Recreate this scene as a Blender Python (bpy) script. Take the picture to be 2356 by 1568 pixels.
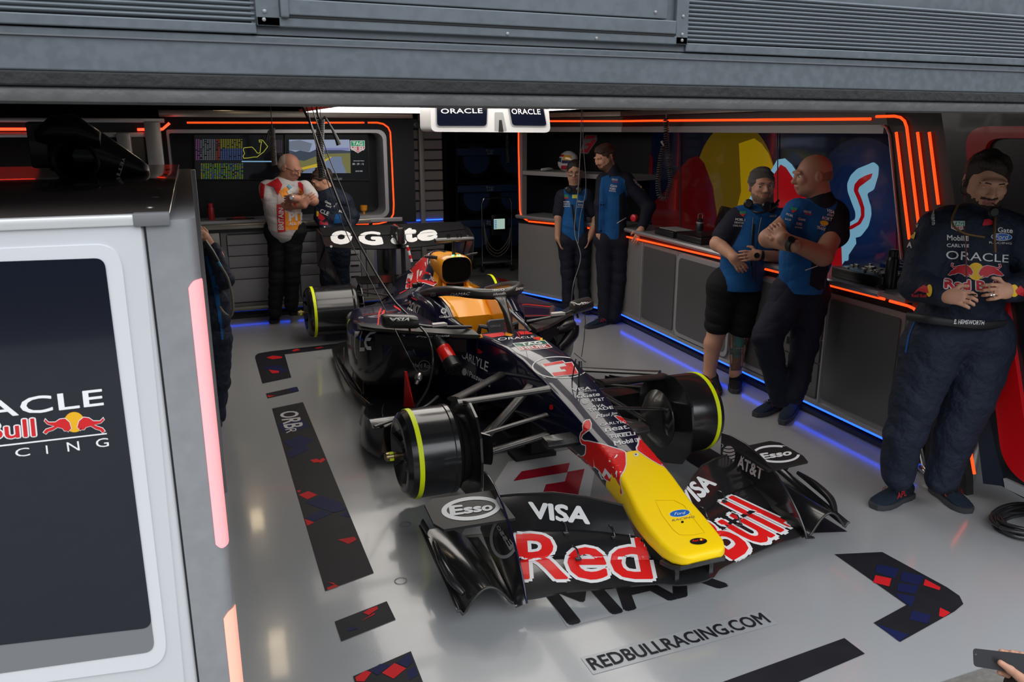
import bpy, bmesh, math, random
import numpy as np
from math import sin, cos, pi, radians
from mathutils import Vector, Matrix
from mathutils.bvhtree import BVHTree
random.seed(7); np.random.seed(7)
S = bpy.context.scene
COL = S.collection
for o in list(bpy.data.objects): bpy.data.objects.remove(o)

# ---------------------------------------------------------------- camera, sky, exposure
YAW, PITCH, FPX, CAM = 0.377615, 0.259974, 1825.95, Vector((-1.81736, -3.79318, 1.92694))
cd = bpy.data.cameras.new('camera'); cam = bpy.data.objects.new('camera', cd); COL.objects.link(cam)
cd.sensor_width = 36.0; cd.lens = FPX / 2356 * 36.0; cd.clip_start = 0.05; cd.clip_end = 200
FWD = Vector((sin(YAW)*cos(PITCH), cos(YAW)*cos(PITCH), -sin(PITCH)))
RGT = Vector((cos(YAW), -sin(YAW), 0)); UPV = RGT.cross(FWD)
cam.matrix_world = Matrix(((RGT.x, UPV.x, -FWD.x, CAM.x), (RGT.y, UPV.y, -FWD.y, CAM.y), (RGT.z, UPV.z, -FWD.z, CAM.z), (0, 0, 0, 1)))
S.camera = cam
cd.dof.use_dof = True; cd.dof.focus_distance = 4.4; cd.dof.aperture_fstop = 14.0
S.view_settings.view_transform = 'Standard'; S.view_settings.look = 'None'
S.view_settings.gamma = 1; S.view_settings.use_curve_mapping = False
S.view_settings.exposure = 0.0
W = bpy.data.worlds.new('World'); S.world = W; W.use_nodes = True
nt = W.node_tree; bg = nt.nodes['Background']
tc = nt.nodes.new('ShaderNodeTexCoord'); nz = nt.nodes.new('ShaderNodeTexNoise'); nz.inputs['Scale'].default_value = 2.2
rmp = nt.nodes.new('ShaderNodeValToRGB'); rmp.color_ramp.elements[0].color = (.64, .70, .78, 1); rmp.color_ramp.elements[1].color = (.96, .98, 1, 1)
rmp.color_ramp.elements[0].position = .35; rmp.color_ramp.elements[1].position = .65
nt.links.new(tc.outputs['Generated'], nz.inputs['Vector']); nt.links.new(nz.outputs['Fac'], rmp.inputs['Fac']); 
sx_ = nt.nodes.new('ShaderNodeSeparateXYZ'); nt.links.new(tc.outputs['Generated'], sx_.inputs[0])
hr = nt.nodes.new('ShaderNodeMapRange'); hr.interpolation_type = 'SMOOTHSTEP'; hr.inputs['From Min'].default_value = .16; hr.inputs['From Max'].default_value = .42
nt.links.new(sx_.outputs['Z'], hr.inputs['Value'])
mxw = nt.nodes.new('ShaderNodeMix'); mxw.data_type = 'RGBA'; mxw.inputs['A'].default_value = (.035, .037, .04, 1)      # dark stands opposite the garage
nt.links.new(hr.outputs[0], mxw.inputs['Factor']); nt.links.new(rmp.outputs['Color'], mxw.inputs['B']); nt.links.new(mxw.outputs['Result'], bg.inputs['Color'])
bg.inputs['Strength'].default_value = 3.3
def area(name, loc, rot, sx, sy, power, color=(1, 1, 1)):
    l = bpy.data.lights.new(name, 'AREA'); l.shape = 'RECTANGLE'; l.size = sx; l.size_y = sy; l.energy = power; l.color = color
    o = bpy.data.objects.new(name, l); COL.objects.link(o); o.location = loc; o.rotation_euler = rot; return o
area('extra_area_light', (0.0, 3.1, 2.30), (0, 0, 0), 2.2, .5, 5, (1, .93, .84))  # extra area light without a fixture, added to the panel's own light

# ---------------------------------------------------------------- materials
MATS = {}
def mat(name, col, rough=.5, metal=0., coat=0., emis=None, es=0., bump=None, var=None, spec=.5, alpha=None, coatr=.05, aniso=None):
    """bump=(scale,strength[,stretch xyz]); var=(scale,amount) albedo variation"""
    if name in MATS: return MATS[name]
    m = bpy.data.materials.new(name); m.use_nodes = True; MATS[name] = m
    nt = m.node_tree; b = nt.nodes['Principled BSDF']
    b.inputs['Base Color'].default_value = (*col, 1); b.inputs['Roughness'].default_value = rough; b.inputs['Metallic'].default_value = metal
    b.inputs['Coat Weight'].default_value = coat; b.inputs['Coat Roughness'].default_value = coatr; b.inputs['Specular IOR Level'].default_value = spec
    if emis: b.inputs['Emission Color'].default_value = (*emis, 1); b.inputs['Emission Strength'].default_value = es
    if bump or var:
        t = nt.nodes.new('ShaderNodeTexCoord')
    if bump:
        mp = nt.nodes.new('ShaderNodeMapping'); mp.inputs['Scale'].default_value = bump[2] if len(bump) > 2 else (1, 1, 1)
        n = nt.nodes.new('ShaderNodeTexNoise'); n.inputs['Scale'].default_value = bump[0]; n.inputs['Detail'].default_value = 4
        bp = nt.nodes.new('ShaderNodeBump'); bp.inputs['Strength'].default_value = bump[1]; bp.inputs['Distance'].default_value = .02
        nt.links.new(t.outputs['Object'], mp.inputs[0]); nt.links.new(mp.outputs[0], n.inputs['Vector']); nt.links.new(n.outputs['Fac'], bp.inputs['Height']); nt.links.new(bp.outputs[0], b.inputs['Normal'])
    if var:
        n = nt.nodes.new('ShaderNodeTexNoise'); n.inputs['Scale'].default_value = var[0]; n.inputs['Detail'].default_value = 5
        nt.links.new(t.outputs['Object'], n.inputs['Vector'])
        mx = nt.nodes.new('ShaderNodeMix'); mx.data_type = 'RGBA'
        a = var[1]; mx.inputs['A'].default_value = (*[c*(1-a) for c in col], 1); mx.inputs['B'].default_value = (*[min(1, c*(1+a)) for c in col], 1)
        nt.links.new(n.outputs['Fac'], mx.inputs['Factor']); nt.links.new(mx.outputs['Result'], b.inputs['Base Color'])
    return m
def lin(r, g, b): return tuple(((c/255+.055)/1.055)**2.4 if c/255 > .04045 else c/255/12.92 for c in (r, g, b))
BLACK = mat('black_satin', (.008, .008, .009), .35)
BLKM = mat('black_matte', (.012, .012, .013), .7)
SILV = mat('brushed_aluminium', (.42, .42, .44), .36, .55, bump=(60, .04, (1, 1, .05)))
SILP = mat('silver_painted_panel', (.235, .23, .23), .36, .30, coat=.2)
SILD = mat('silver_drawer_front', (.36, .36, .38), .38, .45)
SILL = mat('light_silver_paint', (.66, .67, .69), .38, .25, bump=(3, .05))
CHRM = mat('chrome', (.75, .75, .76), .14, 1.)
NAVY = mat('navy_gloss', lin(10, 14, 34), .12, coat=1)
NAVP = mat('navy_glass_panel', lin(12, 17, 34), .10, coat=.6)
ORNG = mat('orange_led', (1, .08, .01), .4, emis=(1, .045, .005), es=2.1)
REDL = mat('red_led', (1, .03, .02), .4, emis=(1, .03, .02), es=3)
BLUL = mat('blue_led', (.02, .12, 1), .4, emis=(.012, .075, 1), es=3.6)
WHT = mat('white_print', (.82, .82, .82), .4)
WHTG = mat('grey_white_print', (.50, .50, .50), .45)
REDP = mat('red_print', lin(235, 20, 25), .35)
YELP = mat('yellow_print', lin(255, 205, 20), .35)

# ---------------------------------------------------------------- picture point -> place on a real plane
def pxray(x, y):
    return (FWD + RGT*((x-1178)/FPX) - UPV*((y-784)/FPX))
def on(axis, val, x, y):
    v = pxray(x, y); t = (val-CAM[axis])/v[axis]; return CAM + v*t
def fl(x, y, z=0): return on(2, z, x, y)
def gp(x, y, P0, n):
    v = pxray(x, y); n = Vector(n); return CAM + v*(((Vector(P0)-CAM).dot(n))/v.dot(n))

# ---------------------------------------------------------------- object helpers
def link(o, parent=None):
    COL.objects.link(o)
    if parent is not None:
        o.parent = parent; bpy_m = parent.get('_mw')
    return o
def tag(o, label=None, cat=None, group=None, kind=None):
    if label: o['label'] = label
    if cat: o['category'] = cat
    if group: o['group'] = group
    if kind: o['kind'] = kind
    return o
def thing(name, label, cat, loc=(0, 0, 0), rz=0, group=None):
    o = bpy.data.objects.new(name, None); COL.objects.link(o); o.location = loc; o.rotation_euler = (0, 0, rz); o.empty_display_size = .1
    return tag(o, label, cat, group)
def copy_tree(o, parent=None):
    c = o.copy(); COL.objects.link(c); c.parent = parent
    for ch in [q for q in bpy.data.objects if q.parent == o]: copy_tree(ch, c)
    return c
def rrect(x0, y0, x1, y1, r, n=5):
    pts = []
    if not isinstance(r, (tuple, list)): r = (r,)*4
    for (cx, cy, a, rr) in ((x0, y0, 180, r[0]), (x1, y0, 270, r[1]), (x1, y1, 0, r[2]), (x0, y1, 90, r[3])):
        sx = 1 if cx == x0 else -1; sy = 1 if cy == y0 else -1
        for i in range(n+1):
            t = radians(a+90*i/n); pts.append((cx+sx*rr+rr*cos(t), cy+sy*rr+rr*sin(t)))
    return pts
def ell(cx, cy, rx, ry, n=40, a0=0, a1=2*pi):
    full = abs(a1-a0-2*pi) < 1e-6
    return [(cx+rx*cos(a0+(a1-a0)*i/(n if full else n-1)), cy+ry*sin(a0+(a1-a0)*i/(n if full else n-1))) for i in range(n)]
class MB:
    def __init__(s): s.b = bmesh.new()
    def box(s, x0, y0, z0, x1, y1, z1, bev=0, seg=2, mi=0):
        m = Matrix.Translation(((x0+x1)/2, (y0+y1)/2, (z0+z1)/2)) @ Matrix.Diagonal((abs(x1-x0), abs(y1-y0), abs(z1-z0), 1))
        r = bmesh.ops.create_cube(s.b, size=1, matrix=m)
        fs = {f for v in r['verts'] for f in v.link_faces}
        for f in fs: f.material_index = mi
        if bev:
            es = list({e for v in r['verts'] for e in v.link_edges})
            q = bmesh.ops.bevel(s.b, geom=es, offset=bev, segments=seg, affect='EDGES', profile=.5)
            for f in q['faces']: f.material_index = mi
        return s
    def xform(s, M): bmesh.ops.transform(s.b, matrix=M, verts=s.b.verts); return s
    def loft(s, rings, closed=True, cap=True, mi=0, loop=False):
        vs = [[s.b.verts.new(p) for p in r] for r in rings]; n = len(vs[0])
        R = range(len(vs)) if loop else range(len(vs)-1)
        for i in R:
            a, c = vs[i], vs[(i+1) % len(vs)]
            for j in range(n if closed else n-1):
                k = (j+1) % n
                try: f = s.b.faces.new((a[j], a[k], c[k], c[j])); f.material_index = mi
                except Exception: pass
        if cap and closed and not loop:
            for q in (vs[0], list(reversed(vs[-1]))):
                try: f = s.b.faces.new(q); f.material_index = mi
                except Exception: pass
        return s
    def tube(s, pts, r, seg=8, cap=True, mi=0, sub=0, flat=None, upv=None):
        pts = [Vector(p) for p in pts]
        rr = list(r) if isinstance(r, (list, tuple)) else [r]*len(pts)
        if sub: pts, rr = catmull(pts, rr, sub)
        rings = []; T = (pts[1]-pts[0]).normalized(); N = Vector(upv) if upv else (Vector((0, 0, 1)) if abs(T.z) < .9 else Vector((1, 0, 0)))
        for i, p in enumerate(pts):
            a = pts[max(i-1, 0)]; c = pts[min(i+1, len(pts)-1)]; T = (c-a).normalized()
            N = (N-T*N.dot(T)).normalized(); B = T.cross(N)
            fl_ = flat if flat else 1.
            rings.append([p+N*(rr[i]*fl_*cos(2*pi*k/seg))+B*(rr[i]*sin(2*pi*k/seg)) for k in range(seg)])
        return s.loft(rings, cap=cap, mi=mi)
    def lathe(s, prof, o, ax, seg=32, mi=0, cap=True):
        """prof: (t along axis, radius)"""
        o = Vector(o); ax = Vector(ax).normalized(); N = ax.orthogonal().normalized(); B = ax.cross(N)
        return s.loft([[o+ax*t+N*(max(r, 1e-4)*cos(2*pi*k/seg))+B*(max(r, 1e-4)*sin(2*pi*k/seg)) for k in range(seg)] for t, r in prof], cap=cap, mi=mi)
    def prism(s, poly, f, t0, t1, mi=0):
        """poly 2d; f(u,v,w)->3d; extruded t0..t1"""
        A = [s.b.verts.new(f(u, v, t0)) for u, v in poly]; B = [s.b.verts.new(f(u, v, t1)) for u, v in poly]; n = len(poly)
        fs = [s.b.faces.new(A), s.b.faces.new(list(reversed(B)))]
        for i in range(n): fs.append(s.b.faces.new((A[(i+1) % n], A[i], B[i], B[(i+1) % n])))
        for q in fs: q.material_index = mi
        return s
    def grid(s, f, nu, nv, th=0, mi=0):
        """f(u,v)->point, solid sheet of thickness th"""
        P = [[Vector(f(i/nu, j/nv)) for j in range(nv+1)] for i in range(nu+1)]
        if not th:
            V = [[s.b.verts.new(p) for p in r] for r in P]
            for i in range(nu):
                for j in range(nv): s.b.faces.new((V[i][j], V[i+1][j], V[i+1][j+1], V[i][j+1])).material_index = mi
            return s
        def nrm(i, j):
            du = P[min(i+1, nu)][j]-P[max(i-1, 0)][j]; dv = P[i][min(j+1, nv)]-P[i][max(j-1, 0)]
            n = du.cross(dv); return n.normalized() if n.length > 1e-9 else Vector((0, 0, 1))
        A = [[s.b.verts.new(P[i][j]+nrm(i, j)*th/2) for j in range(nv+1)] for i in range(nu+1)]
        B = [[s.b.verts.new(P[i][j]-nrm(i, j)*th/2) for j in range(nv+1)] for i in range(nu+1)]
        for i in range(nu):
            for j in range(nv):
                s.b.faces.new((A[i][j], A[i+1][j], A[i+1][j+1], A[i][j+1])).material_index = mi
                s.b.faces.new((B[i][j+1], B[i+1][j+1], B[i+1][j], B[i][j])).material_index = mi
        for i in range(nu):
            s.b.faces.new((A[i+1][0], A[i][0], B[i][0], B[i+1][0])).material_index = mi
            s.b.faces.new((A[i][nv], A[i+1][nv], B[i+1][nv], B[i][nv])).material_index = mi
        for j in range(nv):
            s.b.faces.new((A[0][j], A[0][j+1], B[0][j+1], B[0][j])).material_index = mi
            s.b.faces.new((A[nu][j+1], A[nu][j], B[nu][j], B[nu][j+1])).material_index = mi
        return s
    def build(s, name, m, parent=None, smooth=35, label=None, sub=0):
        bmesh.ops.recalc_face_normals(s.b, faces=s.b.faces)
        me = bpy.data.meshes.new(name); s.b.to_mesh(me); s.b.free()
        for q in (m if isinstance(m, (list, tuple)) else [m]): me.materials.append(q)
        if smooth:
            me.polygons.foreach_set('use_smooth', [True]*len(me.polygons))
            if smooth < 180: me.set_sharp_from_angle(angle=radians(smooth))
        o = bpy.data.objects.new(name, me); COL.objects.link(o)
        if parent is not None: o.parent = parent
        if label: o['label'] = label
        if sub:
            q = o.modifiers.new('s', 'SUBSURF'); q.levels = sub; q.render_levels = sub
        return o
def catmull(P, R, n):
    Q = []; RR = []
    for i in range(len(P)-1):
        a = P[max(i-1, 0)]; b = P[i]; c = P[i+1]; d = P[min(i+2, len(P)-1)]
        for k in range(n):
            t = k/n; t2 = t*t; t3 = t2*t
            Q.append((b*2+(c-a)*t+(a*2-b*5+c*4-d)*t2+(b*3-a-c*3+d)*t3)*.5); RR.append(R[i]+(R[i+1]-R[i])*t)
    Q.append(P[-1]); RR.append(R[-1]); return Q, RR
def interp(xs, ys, x):
    return float(np.interp(x, xs, ys))

# ---------------------------------------------------------------- lettering and marks
def _tri(curve):
    ob = bpy.data.objects.new('t', curve); me = bpy.data.meshes.new_from_object(ob)
    V = np.array([v.co[:] for v in me.vertices]).reshape(-1, 3)[:, :2]; F = [tuple(p.vertices) for p in me.polygons]
    bpy.data.objects.remove(ob); bpy.data.curves.remove(curve); bpy.data.meshes.remove(me); return V, F
LAYERS = {}
def text(s, bold=0., shear=0., space=1., norm=True, rows=None):
    c = bpy.data.curves.new('t', 'FONT'); c.body = s; c.size = 1; c.offset = bold; c.shear = shear; c.space_character = space
    c.fill_mode = 'FRONT'; c.resolution_u = 3; c.space_line = .8; c.align_x = 'CENTER'
    c.offset = 0
    V, F = _tri(c)
    if bold:
        n0 = len(V); V1 = [V]; F1 = list(F)
        for k in range(8):
            V1.append(V+bold*np.array([cos(pi*k/4), sin(pi*k/4)])); F1 += [tuple(i+n0*(k+1) for i in f) for f in F]
        V = np.concatenate(V1); F = F1; LAYERS[id(F)] = (n0, F)
    if norm:
        if bold:
            c = bpy.data.curves.new('t', 'FONT'); c.body = s; c.size = 1; c.shear = shear; c.space_character = space; c.space_line = .8; c.align_x = 'CENTER'; c.resolution_u = 3
            V0, _ = _tri(c)
        else: V0 = V
        lo = V0.min(0); hi = V0.max(0); V = (V-lo)/(hi-lo)
    return V, F
def poly(*outlines, norm=None):
    c = bpy.data.curves.new('t', 'CURVE'); c.dimensions = '2D'; c.fill_mode = 'BOTH'
    for o in outlines:
        sp = c.splines.new('POLY'); sp.points.add(len(o)-1)
        for i, (x, y) in enumerate(o): sp.points[i].co = (x, y, 0, 1)
        sp.use_cyclic_u = True
    V, F = _tri(c)
    if norm: V = (V-np.array(norm[:2]))/(np.array(norm[2:])-np.array(norm[:2]))
    return V, F
def hom(q):
    """unit square -> quad BL,BR,TR,TL"""
    A = []; B = []
    for (u, v), (x, y) in zip(((0, 0), (1, 0), (1, 1), (0, 1)), q):
        A.append([u, v, 1, 0, 0, 0, -u*x, -v*x]); B.append(x); A.append([0, 0, 0, u, v, 1, -u*y, -v*y]); B.append(y)
    h = np.linalg.solve(np.array(A, float), np.array(B, float)); H = np.append(h, 1).reshape(3, 3)
    def f(V):
        P = np.c_[V, np.ones(len(V))] @ H.T; return P[:, :2]/P[:, 2:]
    return f
def shape_bm(V, F, cell=None):
    b = bmesh.new(); n0 = LAYERS[id(F)][0] if id(F) in LAYERS else 10**9; vs = [b.verts.new((x, y, (i//n0)*4e-5)) for i, (x, y) in enumerate(V)]
    for f in F:
        try: b.faces.new([vs[i] for i in f])
        except Exception: pass
    if cell:
        lo = V.min(0); hi = V.max(0)
        for ax in (0, 1):
            k = math.floor(lo[ax]/cell[ax])+1
            while k*cell[ax] < hi[ax]:
                co = [0, 0, 0]; co[ax] = k*cell[ax]; no = [0, 0, 0]; no[ax] = 1
                bmesh.ops.bisect_plane(b, geom=b.verts[:]+b.edges[:]+b.faces[:], plane_co=co, plane_no=no, dist=1e-6); k += 1
    return b
def finish_decal(b, name, m, parent, label=None):
    me = bpy.data.meshes.new(name); b.to_mesh(me); b.free(); me.materials.append(m)
    o = bpy.data.objects.new(name, me); COL.objects.link(o)
    if parent is not None: o.parent = parent
    if label: o['label'] = label
    return o
def flat(name, shp, m, O, U, V, parent=None, off=.0015, label=None):
    """shape in unit coords laid on plane O + u*U + v*V (vectors hold the size)"""
    O = Vector(O); U = Vector(U); V = Vector(V); n = U.cross(V).normalized()*off
    b = shape_bm(*shp)
    for v in b.verts: v.co = O+U*v.co.x+V*v.co.y+n+n.normalized()*v.co.z*(1 if off > 0 else 1)
    return finish_decal(b, name, m, parent, label)
def qplane(name, shp, quad, pf, m, parent=None, nrm=(0, 0, 1), off=.0015, label=None):
    """shape placed through four picture points lying on plane function pf(x,y)"""
    f = hom(quad); b = shape_bm(*shp); V = np.array([v.co[:2] for v in b.verts]); P = f(V); n = Vector(nrm).normalized()*off
    for v, q in zip(b.verts, P): v.co = pf(q[0], q[1])+n+n.normalized()*v.co.z
    return finish_decal(b, name, m, parent, label)
def bvh_of(*objs):
    vs = []; fs = []
    for o in objs:
        mw = o.matrix_world if o.parent is None else o.matrix_basis
        k = len(vs); vs += [mw @ v.co for v in o.data.vertices]; fs += [[i+k for i in p.vertices] for p in o.data.polygons]
    return BVHTree.FromPolygons(vs, fs)
def wrap(name, shp, quad, bvh, m, parent=None, off=.0015, cell=(.1, .25), label=None, mirror=False, px=False):
    """shape laid on the real surface (bvh), located through four picture points; every vertex sits on the surface"""
    b = shape_bm(*shp, cell=cell); V = np.array([v.co[:2] for v in b.verts]); P = V if px else hom(quad)(V); dead = []
    for v, q in zip(b.verts, P):
        r = pxray(q[0], q[1]).normalized(); h = bvh.ray_cast(CAM, r)
        if h[0] is None: dead.append(v); continue
        n = h[1] if h[1].dot(r) < 0 else -h[1]
        v.co = h[0]+n*(off+v.co.z)
    D = set(dead)
    if D: bmesh.ops.delete(b, geom=list(D), context='VERTS')
    bad = [f for f in b.faces if max(e.calc_length() for e in f.edges) > .16]
    if bad: bmesh.ops.delete(b, geom=bad, context='FACES')
    if mirror:
        for v in b.verts: v.co.x = -v.co.x
    return finish_decal(b, name, m, parent, label)
RECT = ([(0, 0), (1, 0), (1, 1), (0, 1)])
def rect(x0=0, y0=0, x1=1, y1=1): return poly([(x0, y0), (x1, y0), (x1, y1), (x0, y1)])
# ---------------------------------------------------------------- room
def floor_mat():
    m = mat('grey_epoxy_floor', (.34, .35, .365), .16, spec=.55, coat=.35, coatr=.06)
    nt = m.node_tree; b = nt.nodes['Principled BSDF']; t = nt.nodes.new('ShaderNodeTexCoord')
    n = nt.nodes.new('ShaderNodeTexNoise'); n.inputs['Scale'].default_value = .9; n.inputs['Detail'].default_value = 6
    r = nt.nodes.new('ShaderNodeValToRGB'); r.color_ramp.elements[0].color = (.265, .27, .276, 1); r.color_ramp.elements[1].color = (.335, .34, .345, 1)
    nt.links.new(t.outputs['Object'], n.inputs['Vector']); nt.links.new(n.outputs['Fac'], r.inputs['Fac']); nt.links.new(r.outputs['Color'], b.inputs['Base Color'])
    n2 = nt.nodes.new('ShaderNodeTexNoise'); n2.inputs['Scale'].default_value = 9; n2.inputs['Detail'].default_value = 3
    n3 = nt.nodes.new('ShaderNodeTexNoise'); n3.inputs['Scale'].default_value = 130; n3.inputs['Detail'].default_value = 1
    a = nt.nodes.new('ShaderNodeMath'); a.operation = 'MULTIPLY_ADD'; a.inputs[1].default_value = .22
    nt.links.new(n3.outputs['Fac'], a.inputs[0]); nt.links.new(n2.outputs['Fac'], a.inputs[2])
    for q in (n2, n3): nt.links.new(t.outputs['Object'], q.inputs['Vector'])
    bp = nt.nodes.new('ShaderNodeBump'); bp.inputs['Strength'].default_value = .10; bp.inputs['Distance'].default_value = .006
    nt.links.new(a.outputs[0], bp.inputs['Height']); nt.links.new(bp.outputs[0], b.inputs['Normal'])
    r2 = nt.nodes.new('ShaderNodeMapRange'); r2.inputs['To Min'].default_value = .12; r2.inputs['To Max'].default_value = .24
    nt.links.new(n2.outputs['Fac'], r2.inputs['Value']); nt.links.new(r2.outputs[0], b.inputs['Roughness'])
    return m
FLM = floor_mat()
floor = tag(MB().box(-6.5, -2.08, -.2, 3.4, 9.6, 0).build('floor', FLM, smooth=0), kind='structure')
CONC = mat('pit_lane_concrete', (.20, .20, .19), .8, bump=(40, .5), var=(8, .3))
tag(MB().box(-9, -9, -.26, 6, -2.32, -.05).build('pit_lane_ground', CONC, smooth=0), kind='structure')
tag(MB().box(-6.5, -2.32, -.24, 3.4, -2.08, -.004, .004).build('trim_1', mat('door_sill_metal', (.22, .21, .19), .55, .5, bump=(30, .3), var=(25, .35)), smooth=0), kind='structure')
DARKW = mat('dark_wall', (.018, .019, .022), .6)
tag(MB().box(-6.5, 9.5, 0, 3.4, 9.7, 3).build('wall_back', DARKW, smooth=0), kind='structure')
tag(MB().box(3.3, -2.08, 0, 3.5, 9.6, 3).build('wall_right', DARKW, smooth=0), kind='structure')
tag(MB().box(-6.7, -2.08, 0, -6.5, 9.6, 3).build('wall_left', DARKW, smooth=0), kind='structure')
tag(MB().box(-6.5, -2.0, 2.62, 3.4, 9.6, 2.7).build('ceiling', mat('dark_ceiling', (.03, .03, .032), .8), smooth=0), kind='structure')
# slatted rear wall with post
SLAT = mat('slatted_shutter', (.16, .155, .15), .5, .2)
w = MB()
for i in range(17): w.box(.46, 5.62, .02+i*.12, 1.02, 5.66, .13+i*.12, .01, 1)
tag(w.build('wall_shutter', SLAT, smooth=30), kind='structure')
tag(MB().box(.715, 5.56, 0, .775, 5.62, 2.1, .008).build('trim_2', mat('grey_post', (.26, .25, .24), .5, .3)), kind='structure')
tag(MB().box(.46, 5.6, .86, 1.0, 5.615, .875).build('trim_3', BLUL, smooth=0), kind='structure')
# header beams above the units
GOLD = mat('brushed_header', (.42, .39, .34), .30, .8)
tag(MB().box(-2.05, 4.80, 2.045, .45, 4.9, 2.11, .006).build('trim_4', GOLD), kind='structure')
A_ = gp(1265, 262, (2.16, 3.3, 0), (3.9, -.19, 0)); 

# ---------------------------------------------------------------- roller door in front, half open
DY = -2.2
DOORM = mat('grey_blue_door_paint', lin(98, 105, 111), .45, .3, bump=(6, .12), var=(5, .12))
def door_nodes(m):
    nt = m.node_tree; b = nt.nodes['Principled BSDF']; t = nt.nodes.new('ShaderNodeTexCoord')
    n = nt.nodes.new('ShaderNodeTexNoise'); n.inputs['Scale'].default_value = 45; n.inputs['Detail'].default_value = 8
    r = nt.nodes.new('ShaderNodeMapRange'); r.inputs['From Min'].default_value = .45; r.inputs['From Max'].default_value = .75; r.inputs['To Min'].default_value = .36; r.inputs['To Max'].default_value = .7
    nt.links.new(t.outputs['Object'], n.inputs['Vector']); nt.links.new(n.outputs['Fac'], r.inputs['Value']); nt.links.new(r.outputs[0], b.inputs['Roughness'])
door_nodes(DOORM)
door = tag(MB().box(-6, DY, 2.023, 4, DY+.05, 2.092, .003).build('door_1', DOORM, smooth=0), kind='structure')
MB().box(-6, DY-.006, 2.094, -1.682, DY+.05, 2.112, .002).box(-.775, DY-.006, 2.094, 4, DY+.05, 2.112, .002).box(-1.69, DY, 2.094, -.77, DY+.05, 2.6).box(-6, DY+.01, 2.1, 4, DY+.05, 3.4).build('rail', DOORM, door, smooth=0)
MB().box(-6, DY-.004, 2.078, 4, DY+.02, 2.0805).build('seam', mat('door_seam', (.12, .13, .14), .5), door, smooth=0)
c = MB()
for (x0, x1) in ((-6, -1.684), (-.773, 4)):
    for i in range(12):
        z = 2.1145+i*.0088; n = 5
        pr = [(z+.0088*k/n, -.006*math.sin(pi*k/n)**.8 if k not in (0, n) else 0) for k in range(n+1)]
        c.loft([[Vector((x0, DY+.002+d, zz)) for zz, d in pr], [Vector((x1, DY+.002+d, zz)) for zz, d in pr]], closed=False)
c.build('corrugated_sheet', DOORM, door, smooth=60)
h = MB().box(-1.682, DY-.012, 2.107, -.775, DY, 2.124, .002).box(-1.682, DY-.012, 2.107, -1.64, DY, 2.5, .002).box(-.806, DY-.012, 2.107, -.775, DY, 2.5, .002)
h.box(-1.628, DY-.016, 2.1275, -.808, DY-.002, 2.155, .002).box(-1.628, DY-.012, 2.1575, -.83, DY-.002, 2.3, .002).box(-1.640, DY-.022, 2.122, -1.625, DY, 2.4, .003)
h.build('wicket_frame', DOORM, door, smooth=0)
MB().box(-1.63, DY-.0135, 2.1235, -.808, DY-.004, 2.1270).build('gap_line', BLKM, door, smooth=0)
s = MB()
for x, z in ((-1.669, 2.118), (-1.667, 2.132), (-.790, 2.116), (-.790, 2.128), (-.790, 2.165), (-.86, 2.170), (-1.2, 2.113), (-1.0, 2.112)):
    s.lathe([(0, .0035), (.0016, .0033), (.0024, .0015)], (x, DY-.012, z), (0, -1, 0), 10)
s.build('rivet', mat('rivet_metal', (.3, .3, .3), .5, .6), door)
MB().box(-6, DY-.004, 1.9985, 4, DY+.05, 2.0225, .003).build('rubber_seal', mat('worn_rubber', (.017, .017, .017), .8, var=(12, .5), bump=(50, .3)), door, smooth=0)
MB().lathe([(0, .016), (10, .016)], (-6, DY+.02, 1.9855), (1, 0, 0), 16).box(-6, DY+.004, 1.972, 4, DY+.04, 1.999, .006).build('bottom_tube', mat('worn_grey_tube', lin(98, 98, 98), .5, .35, var=(14, .3), bump=(30, .2)), door)

# ---------------------------------------------------------------- floor markings
MKD = mat('marking_black', (.011, .011, .014), .55, spec=.22, var=(9, .4))
MKR = mat('marking_red', (.50, .010, .014), .6, spec=.2); MKB = mat('marking_blue', lin(20, 26, 66), .6, spec=.2)
MKW = mat('marking_grey_white', (.46, .46, .47), .4, coat=.2); MKRD = mat('marking_dark_red', (.33, .005, .02), .35, coat=.2)
PC = [0]
def fpoly(name, pts, m, off=.002, world=False, label=None):
    PC[0] += 1; off += (PC[0] % 12)*3e-5
    P = [(p[0], p[1]) if world else fl(*p)[:2] for p in pts]
    V, F = poly(P); b = shape_bm(V, F)
    for v in b.verts: v.co.z = off
    return finish_decal(b, name, m, floor, label)
strips = [
 [(-1.447, 3.24), (-1.44, 3.30), (-1.41, 3.37), (-1.30, 3.40), (.5, 3.56), (.5, 3.40), (-1.195, 3.25), (-1.22, 2.53), (-1.45, 2.45)],
 [(-1.447, 2.185), (-1.445, 2.065), (-1.207, 2.15), (-1.213, 2.27)],
 [(-1.436, 1.82), (-1.212, 1.884), (-1.222, -.605), (-1.448, -.673)],
 [(-1.447, -.91), (-1.218, -.846), (-1.214, -.987), (-1.445, -1.051)],
 [(-1.441, -1.271), (-1.208, -1.208), (-1.213, -1.45), (-1.20, -1.74), (-1.0, -1.76), (-1.0, -1.9), (-1.36, -1.88), (-1.44, -1.8)],
 [(-.3, -1.80), (.393, -1.756), (.394, -1.86), (-.3, -1.93)],
 [(.824, -1.243), (1.048, -1.31), (1.075, -1.64), (1.068, -1.71), (1.03, -1.76), (.95, -1.785), (.577, -1.855), (.577, -1.722), (.803, -1.677)],
 [(1.043, -1.096), (.80, -1.02), (.80, .3), (1.04, .45)], [(.80, .6), (1.04, .66), (1.04, 1.9), (.80, 1.84)]]
for s_ in strips: fpoly('floor_marking', s_, MKD, world=True)
for s_ in [[(215, 0)]]: pass
def crop8(x, y): return (560+x/1.94, 760+y/1.94)
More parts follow.
